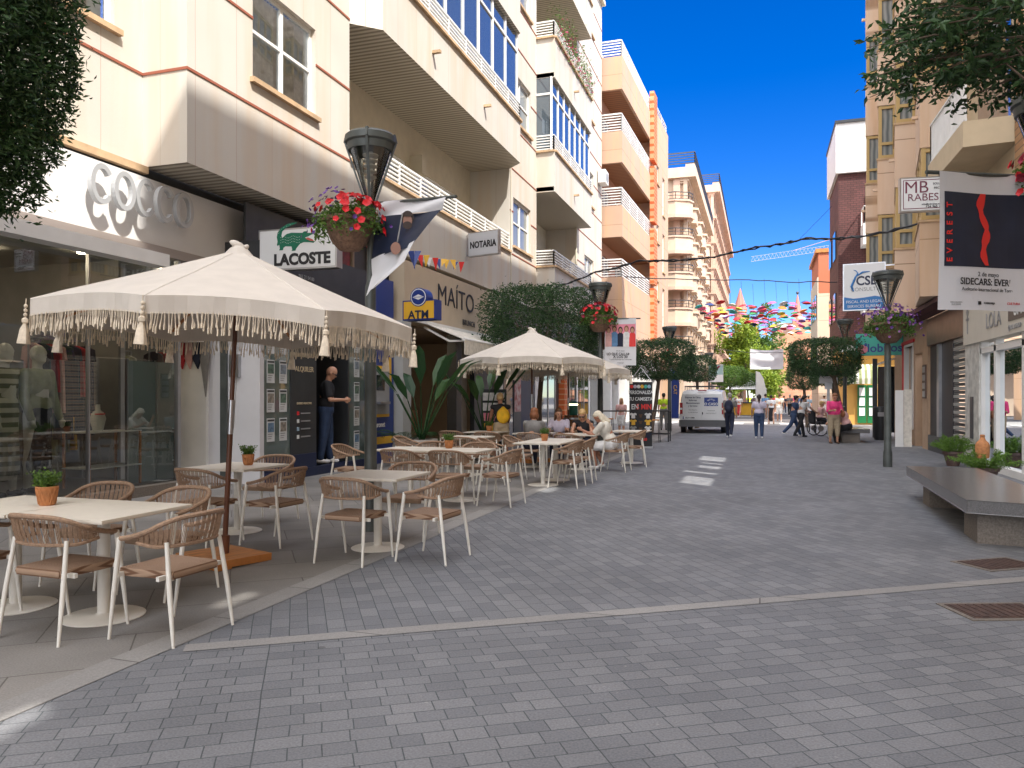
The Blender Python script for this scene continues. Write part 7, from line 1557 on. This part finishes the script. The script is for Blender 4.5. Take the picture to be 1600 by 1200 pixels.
    for hp, kn, an in lg_:
        if bk == 'long': m.cap(hp, .105 * s * f, kn, .074 * s * f); m.cap(kn, .074 * s * f, an + (kn - an) * .06, .058 * s)
        elif bk == 'shorts': m.cap(hp, .108 * s * f, hp.lerp(kn, .82), .092 * s * f)
        elif bk == 'crop': m.cap(hp, .105 * s * f, kn, .078 * s * f); m.cap(kn, .078 * s * f, kn.lerp(an, .5), .068 * s)
    if bk == 'skirt': m.cap(pel, .135 * s, (lg_[0][1] + lg_[1][1]) / 2, .15 * s); m.cap((lg_[0][1] + lg_[1][1]) / 2, .15 * s, (lg_[0][1].lerp(lg_[0][2], .4) + lg_[1][1].lerp(lg_[1][2], .4)) / 2, .16 * s)
    remeshed(m, 'skirt' if bk == 'skirt' else 'trousers', bot, t, vox, 4)
    for hp, kn, an in lg_:
        m = MB(); m.cap(an + Vector((0, -.03, -.035)) * s, .038 * s, an + Vector((0, .13, -.045)) * s, .032 * s, 10); m.build('shoe', shoes, t, 60)
    # hair
    m = MB(); he = lambda c, r_: m.ell(HV(*c), tuple(k * s for k in r_), 14, 10, Rh)
    if hair != 'bald':
        he((0, -.022, .045), (.086, .098, .09)); he((0, .012, .085), (.074, .08, .045))
        if hair == 'short': he((0, -.05, -.0), (.078, .06, .07))
        if hair == 'bob': he((0, -.045, -.03), (.092, .07, .10)); he((-.07, .0, -.05), (.03, .06, .08)); he((.07, .0, -.05), (.03, .06, .08))
        if hair == 'long': he((0, -.05, -.03), (.09, .065, .11)); m.cap(HV(-.065, -.03, -.04), .035 * s, HV(-.075, -.01, -.20), .03 * s); m.cap(HV(.065, -.03, -.04), .035 * s, HV(.075, -.01, -.20), .03 * s); m.cap(HV(0, -.07, -.05), .055 * s, HV(0, -.085, -.22), .045 * s)
        if hair == 'pony': he((0, -.05, -.0), (.078, .06, .07)); m.cap(HV(0, -.11, .02), .032 * s, HV(0, -.135, -.1), .038 * s); m.cap(HV(0, -.135, -.1), .038 * s, HV(0, -.11, -.25), .015 * s)
        if hair == 'bun': he((0, -.05, -.0), (.078, .06, .07)); he((0, -.10, .07), (.045, .045, .045))
        remeshed(m, 'hair', hm, t, vox * .8, 3)
    if face:
        for x in (-.03, .03):
            m = MB(); m.ell(HV(x, .082, .004), (.0115 * s, .008 * s, .008 * s), 8, 6, Rh); m.build('eye', 'h_dark', t, 60)
        m = MB(); m.ell(HV(0, .092, -.066), (.022 * s, .007 * s, .006 * s), 8, 6, Rh); m.build('lips', pmat('lips', (.36, .10, .09), .5), t, 60)
    if 'glasses' in extras:
        m = MB()
        for x in (-.034, .034): m.ell(HV(x, .098, .006), (.027 * s, .008 * s, .02 * s), 12, 8, Rh)
        m.tube([HV(-.06, .09, .01), HV(-.082, .0, .008)], .004 * s, 5); m.tube([HV(.06, .09, .01), HV(.082, .0, .008)], .004 * s, 5); m.tube([HV(-.02, .105, .01), HV(.02, .105, .01)], .004, 5); m.build('sunglasses', 'pane_dark', t, 60)
    if 'hat' in extras:
        m = MB(); m.lathe([(.17 * s, 0), (.172 * s, .008), (.10 * s, .018), (.092 * s, .09 * s), (.07 * s, .115 * s), (.01, .12 * s)], 20, HV(0, -.01, .055)); m.build('hat', 'h_white', t, 50)
    if 'backpack' in extras:
        m = MB(); c = che - Vector((0, .2 * s, .06)); m.ell(c, (.165 * s, .11 * s, .25 * s), 14, 10); m.ell(c - Vector((0, .07, .08)) * s, (.12 * s, .07 * s, .12 * s), 12, 8); o = remeshed(m, 'backpack', 'c_navy', t, vox, 3)
    if 'yellowbag' in extras:
        m = MB(); c = che - Vector((-.03, .18 * s, .10)); m.ell(c, (.16 * s, .10 * s, .19 * s), 14, 10); m.cap(c + UP * .12, .09, c + UP * .17, .05); remeshed(m, 'drawstring_bag', 'c_yellow', t, vox, 2)
    if 'phone' in extras:
        q = (ar[0][2] + ar[1][2]) / 2 + ar[1][3] * .07 * s; m = MB(); m.box(-.035, .035, -.075, .075, -.004, .004); o = m.build('phone', 'black', t); o.location = q; o.rotation_euler = (R(35), 0, 0)
    if 'bag' in extras:
        q = ar[0][2] + Vector((-.05, 0, -.12)); m = MB(); m.ell(q, (.06, .15, .12), 12, 8); m.build('handbag', 'h_red', t, 60); m = MB(); m.tube([q + Vector((0, .1, .08)), q + Vector((.1, .05, .5)), che + Vector((-.12, .0, .12))], .008, 5); m.build('strap', 'h_red', t)
    if 'vest' in extras: pass
    return t
def gp(px, py): p = G(px, py); return (p.x, p.y, 0)
def faceto(loc, tgt): return math.atan2(-(tgt[0] - loc[0]), tgt[1] - loc[1])
CAMP = (0, 0)
# man in the estate agent's doorway, tall step under him
dl = (-8.62, 14.0, .175)
person('bald man in black T-shirt, jeans and sunglasses reading his phone in the estate agent doorway', dl, R(-62), 2.04, 'bald', 'h_dark', 'c_black', 'c_jeans', 'long', 4, 6, 4, -4, 4, shL=10, elL=80, abL=12, inL=28, shR=12, elR=78, abR=12, inR=28, head=24, vox=.013, sleeve=.72, fat=1.12, extras=('glasses', 'phone'))
wl_ = at(783, 17.9); person('woman with blonde bun, dark top and a bright yellow drawstring bag on her back', wl_, R(28), 1.66, 'bun', 'h_blonde', 'c_black', 'c_khaki', 'shorts', 12, 10, 8, -6, 8, shL=20, elL=40, shR=15, elR=35, head=15, sleeve=0, skin='skintan', extras=('yellowbag',), face=False)
sg = 'customers seated at the cafe tables'
person('person with dark curly hair in a grey shirt seated with back to the camera', (-4.6, 15.55, 0), R(-3), 1.68, 'bob', 'h_red', 'c_grey', 'c_navy', 'long', 12, 88, 88, 86, 88, shL=30, elL=60, shR=30, elR=60, seat=.56, fat=1.15, sleeve=1.5, grp=sg, face=False)
person('seated woman with brown hair in a white T-shirt, behind the grey shirted customer', (-4.4, 17.1, 0), R(185), 1.66, 'long', 'h_brown', 'c_lilac', 'c_navy', 'long', 14, 88, 88, 86, 88, shL=35, elL=70, shR=35, elR=70, seat=.56, head=5, turn=-25, grp=sg)
person('seated woman with long blonde hair, red-brown sunglasses and black sleeveless top', (-3.8, 16.95, 0), R(182), 1.68, 'long', 'h_blonde', 'c_black', 'c_navy', 'long', 18, 88, 88, 86, 88, shL=38, elL=55, inL=20, shR=38, elR=55, inR=20, seat=.56, head=18, sleeve=0, extras=('glasses',), grp=sg)
person('seated woman with white-blonde hair in a cream top and white shorts, chin on her hand', (-2.98, 15.95, 0), R(88), 1.7, 'long', 'h_white', 'c_cream', 'c_white', 'shorts', 24, 86, 100, 84, 112, shL=40, elL=75, shR=48, elR=100, inR=10, seat=.56, head=22, sleeve=.7, fat=1.12, skin='skintan', grp=sg)
p = gp(1037, 672); person('worker in a bright yellow vest and black cap standing at the bar table', p, R(10), 1.72, 'short', 'h_dark', 'c_hivis', 'c_grey', 'long', 3, 3, 2, -3, 2, sleeve=.6, shoes='c_black', face=False)
p = gp(1140, 684); person('balding man walking away with a dark blue backpack beside the van', p, R(-8), 1.72, 'short', 'h_grey', 'c_grey', 'c_navy', 'long', 3, 16, 6, -14, 20, extras=('backpack',), face=False)
p = gp(1186, 685); person('woman with a dark ponytail in a pale lilac T-shirt and jeans, walking away mid street', p, R(0), 1.64, 'pony', 'h_dark', 'c_lilac', 'c_jeans', 'long', 2, 6, 4, -4, 6, shL=8, elL=20, abL=16, shR=-2, elR=12, abR=16, fat=1.15, face=False)
p = gp(1205, 663); person('woman in a white top and long black skirt walking towards the crossing', p, R(6), 1.66, 'bun', 'h_dark', 'c_white', 'c_black', 'skirt', 2, 14, 6, -12, 14, face=False, vox=.025, shoes='skin')
p = gp(1218, 660); person('man in a cream T-shirt and white shorts walking into the sunlight', p, R(-4), 1.76, 'short', 'h_brown', 'c_cream', 'c_white', 'shorts', 2, 14, 6, -12, 14, face=False, vox=.025)
p = gp(1196, 655); person('man in a blue-grey shirt partly hidden behind the ponytailed woman', p, 0, 1.78, 'short', 'h_dark', 'c_blue', 'c_grey', 'long', 2, 14, 6, -12, 14, face=False, vox=.03)
p = gp(1240, 682); person('woman in jeans and denim waistcoat stepping beside the wheelchair', p, R(-65), 1.68, 'bun', 'h_dark', 'c_jeans', 'c_jeans', 'long', 10, 28, 8, -26, 20, shL=30, elL=20, shR=20, elR=30, face=True)
p = gp(1251, 683); person('woman with a ponytail in a white T-shirt and black trousers pushing the wheelchair', p, R(-55), 1.66, 'pony', 'h_dark', 'c_white', 'c_black', 'long', 16, 20, 8, -18, 16, shL=45, elL=15, shR=45, elR=15, shoes='c_black', face=False)
# wheelchair and its sitter
wp = gp(1281, 681); wc = thing('wheelchair', 'black wheelchair pushed by the woman with the ponytail', 'wheelchair', wp, R(-68))
for s_ in (-1, 1):
    m = MB(); n = 20; m.tube([(s_ * .3, .28 * math.cos(2 * PI * i / n) - .1, .3 + .28 * math.sin(2 * PI * i / n)) for i in range(n + 1)], .022, 6); w_ = m.build('wheel', 'black', wc, 60); m = MB(); m.tube([(s_ * .3 - .015, -.1, .3), (s_ * .3 + .015, -.1, .3)], .12, 12)
    for i in range(8): m.tube([(s_ * .3, -.1, .3), (s_ * .3, -.1 + .28 * math.cos(i * PI / 4), .3 + .28 * math.sin(i * PI / 4))], .006, 4)
    m.build('rim', 'steel', w_)
    m = MB(); m.tube([(s_ * .26 - .02, .5, .12), (s_ * .26 + .02, .5, .12)], .12, 14); m.build('front_wheel', 'black', wc, 40)
    m = MB(); m.bar((s_ * .27, -.3, .15), (s_ * .27, -.32, 1.0), .03); m.bar((s_ * .27, -.32, 1.0), (s_ * .27, -.45, 1.0), .03); m.bar((s_ * .27, -.3, .5), (s_ * .27, .4, .5), .03); m.bar((s_ * .27, .4, .5), (s_ * .22, .7, .1), .03); m.bar((s_ * .29, -.3, .72), (s_ * .29, .2, .72), .05, .04); m.build('side_frame', 'black', wc)
m = MB(); m.box(-.25, .25, -.28, .25, .46, .54); m.build('seat', 'c_black', wc); m = MB(); m.box(-.25, .25, -.36, -.29, .54, 1.0); m.build('backrest', 'c_black', wc); m = MB(); m.box(-.22, .22, .62, .85, .1, .13); m.build('footrest', 'black', wc)
person('person in a pink-beige top sitting in the wheelchair under a dark blanket', (wp[0], wp[1], 0), R(-68), 1.6, 'short', 'h_blonde', 'c_rose', 'c_black', 'long', 8, 80, 62, 80, 62, shL=25, elL=50, shR=25, elR=50, seat=.66, shoes='c_black', vox=.02, face=True)
p = gp(1303, 693); person('woman in a bright pink top and beige trousers looking down at her hands', p, R(195), 1.68, 'short', 'h_red', 'c_pink', 'c_khaki', 'crop', 4, 3, 3, -2, 3, shL=12, elL=85, inL=25, shR=12, elR=85, inR=25, head=22, fat=1.2, sleeve=1.0, extras=('bag',), shoes='h_brown')
p = G(1333, 694); person('seated man in a straw hat and pale pink shirt with his back half turned', (p.x - .12, p.y + .55, 0), R(62), 1.72, 'short', 'h_grey', 'c_rose', 'c_black', 'long', 20, 70, 80, 82, 95, shL=30, elL=40, shR=25, elR=45, seat=.57, head=14, fat=1.2, sleeve=1.5, extras=('hat',), shoes='c_black', face=False)
# far walkers in and beyond the sunlit crossing
cg = 'people in and beyond the sunlit crossing'
far = [(1263, 655, 'c_lblue', 'c_white', 'short', 'hat', 'in a pale blue shirt and straw hat'), (1288, 657, 'c_white', 'c_white', 'shorts', 'hat', 'all in white with a white hat by the tree trunk'), (1250, 652, 'c_blue', 'c_grey', 'long', '', 'in a blue shirt left of the straw hat'),
       (1234, 650, 'c_grey', 'c_black', 'long', '', 'in a dark grey top between the shorts man and the wheelchair group'), (1225, 647, 'c_navy', 'c_navy', 'long', '', 'in dark blue far behind the shorts man'), (1178, 648, 'c_rose', 'c_jeans', 'long', '', 'in pink left of the ponytailed woman, in the distance'), (1211, 646, 'c_red', 'c_khaki', 'shorts', '', 'in a red top far behind the black skirt'),
       (1274, 649, 'c_black', 'c_grey', 'long', '', 'in black behind the wheelchair'), (1298, 650, 'c_navy', 'c_jeans', 'long', '', 'in navy right of the white-hatted walker'), (1155, 652, 'c_white', 'c_red', 'skirt', '', 'in a white top and red skirt beside the kiosk'), (1243, 645, 'c_pink', 'c_black', 'long', '', 'in pink, tiny, before the church'), (1170, 644, 'c_hivis', 'c_navy', 'long', '', 'in lime green by the kiosk counter'), (1282, 645, 'c_olive', 'c_black', 'long', '', 'in olive green among the far crowd'), (1200, 643, 'c_lblue', 'c_navy', 'shorts', '', 'in light blue, tiny, far down the middle')]
for i, (x, y, a, b_, k, e, l) in enumerate(far):
    person('distant walker ' + l, gp(x, y), R((i * 67) % 40 - 20), 1.66 + .03 * (i % 4), 'short', ['h_dark', 'h_brown', 'h_blonde', 'h_grey'][i % 4], a, b_, k if k != 'short' else 'shorts', 2, 12, 8, -12, 12, vox=.035, face=False, extras=(e,) if e else (), grp=cg)
p = at(971, 29.5); person('blonde girl in a pale pink top in front of the bright shop front', p, R(170), 1.5, 'long', 'h_blonde', 'c_rose', 'c_white', 'shorts', 2, 3, 3, -3, 3, vox=.025)
# shop mannequins
person('headless-smooth mannequin in an olive jacket, white top and long dark pleated skirt in the shop window', (-9.7, 8.22, .2), R(-80), 2.08, 'bald', 'h_dark', 'c_olive', 'c_black', 'skirt', 0, 2, 2, -2, 2, vox=.02, skin='mann', sleeve=1.5, name='mannequin', face=False, shoes='c_black', fat=1.05)['label'] = 'mannequin in an olive jacket over a long dark skirt in the shop window'
person('mannequin in a striped cream and olive knit dress at the left picture edge', (-9.7, 7.72, .2), R(-80), 2.08, 'bald', 'h_dark', 'striped_knit', 'striped_knit', 'skirt', 0, 2, 2, -2, 2, vox=.02, skin='mann', sleeve=0, name='mannequin', face=False, shoes='c_black')

# ================================================================== EMPTIES TO THE BASE OF THEIR THING
for o in list(COL.objects):
    if o.type == 'EMPTY' and o.location.length < 1e-6:
        ks = kids(o)
        if not ks: continue
        pts = [Vector(c) for k_ in ks if k_.type == 'MESH' for c in k_.bound_box]
        if not pts: continue
        mn = [min(p[i] for p in pts) for i in range(3)]; mx_ = [max(p[i] for p in pts) for i in range(3)]
        d = Vector(((mn[0] + mx_[0]) / 2, (mn[1] + mx_[1]) / 2, mn[2])); o.location = d
        for k_ in ks: k_.location = k_.location - d

# one object per separate wall, pier or soffit piece
SPL = {'wall', 'return_wall', 'recess_wall', 'mullion', 'ground_floor_wall', 'glass', 'roof_storey', 'slatted_soffit', 'brick_pier', 'pier', 'room_wall', 'side_wall', 'doorway', 'yellow_band', 'door', 'end_wall', 'entrance_wall', 'pilasters', 'cornices', 'shop_frame', 'corner_column', 'red_trim', 'frame', 'balcony_moulding', 'window', 'shop_window_frame', 'red_joint'}
for o in list(COL.objects):
    if o.type != 'MESH' or o.name.split('.')[0] not in SPL or not o.parent or o.parent.get('category') not in ('building', 'shop front', 'shop window', 'cash machine') or kids(o) or o.data.users > 1 or len(o.data.polygons) > 900: continue
    me = o.data; comp = []                                        # clusters of faces whose boxes touch
    for p in me.polygons:
        vs = [me.vertices[i].co for i in p.vertices]; lo = [min(v[k] for v in vs) - .004 for k in range(3)]; hi = [max(v[k] for v in vs) + .004 for k in range(3)]; hit = [c for c in comp if all(c[0][k] <= hi[k] and c[1][k] >= lo[k] for k in range(3))]
        f = [p.index]
        for c in hit: lo = [min(lo[k], c[0][k]) for k in range(3)]; hi = [max(hi[k], c[1][k]) for k in range(3)]; f += c[2]; comp.remove(c)
        comp.append((lo, hi, f))
    if not 1 < len(comp) <= 60: continue
    nm = o.name.split('.')[0]; nm = {'pilasters': 'pilaster', 'cornices': 'cornice'}.get(nm, nm)
    for lo, hi, fs in comp:
        idx = {}; V = []; F = []
        for fi in fs:
            q = []
            for i in me.polygons[fi].vertices:
                if i not in idx: idx[i] = len(V); V.append(tuple(me.vertices[i].co))
                q.append(idx[i])
            F.append(q)
        m2 = bpy.data.meshes.new(nm); m2.from_pydata(V, [], F); m2.materials.append(me.materials[0]); m2.update(); n2 = bpy.data.objects.new(nm, m2); COL.objects.link(n2); n2.parent = o.parent; n2.location = o.location
    bpy.data.objects.remove(o)
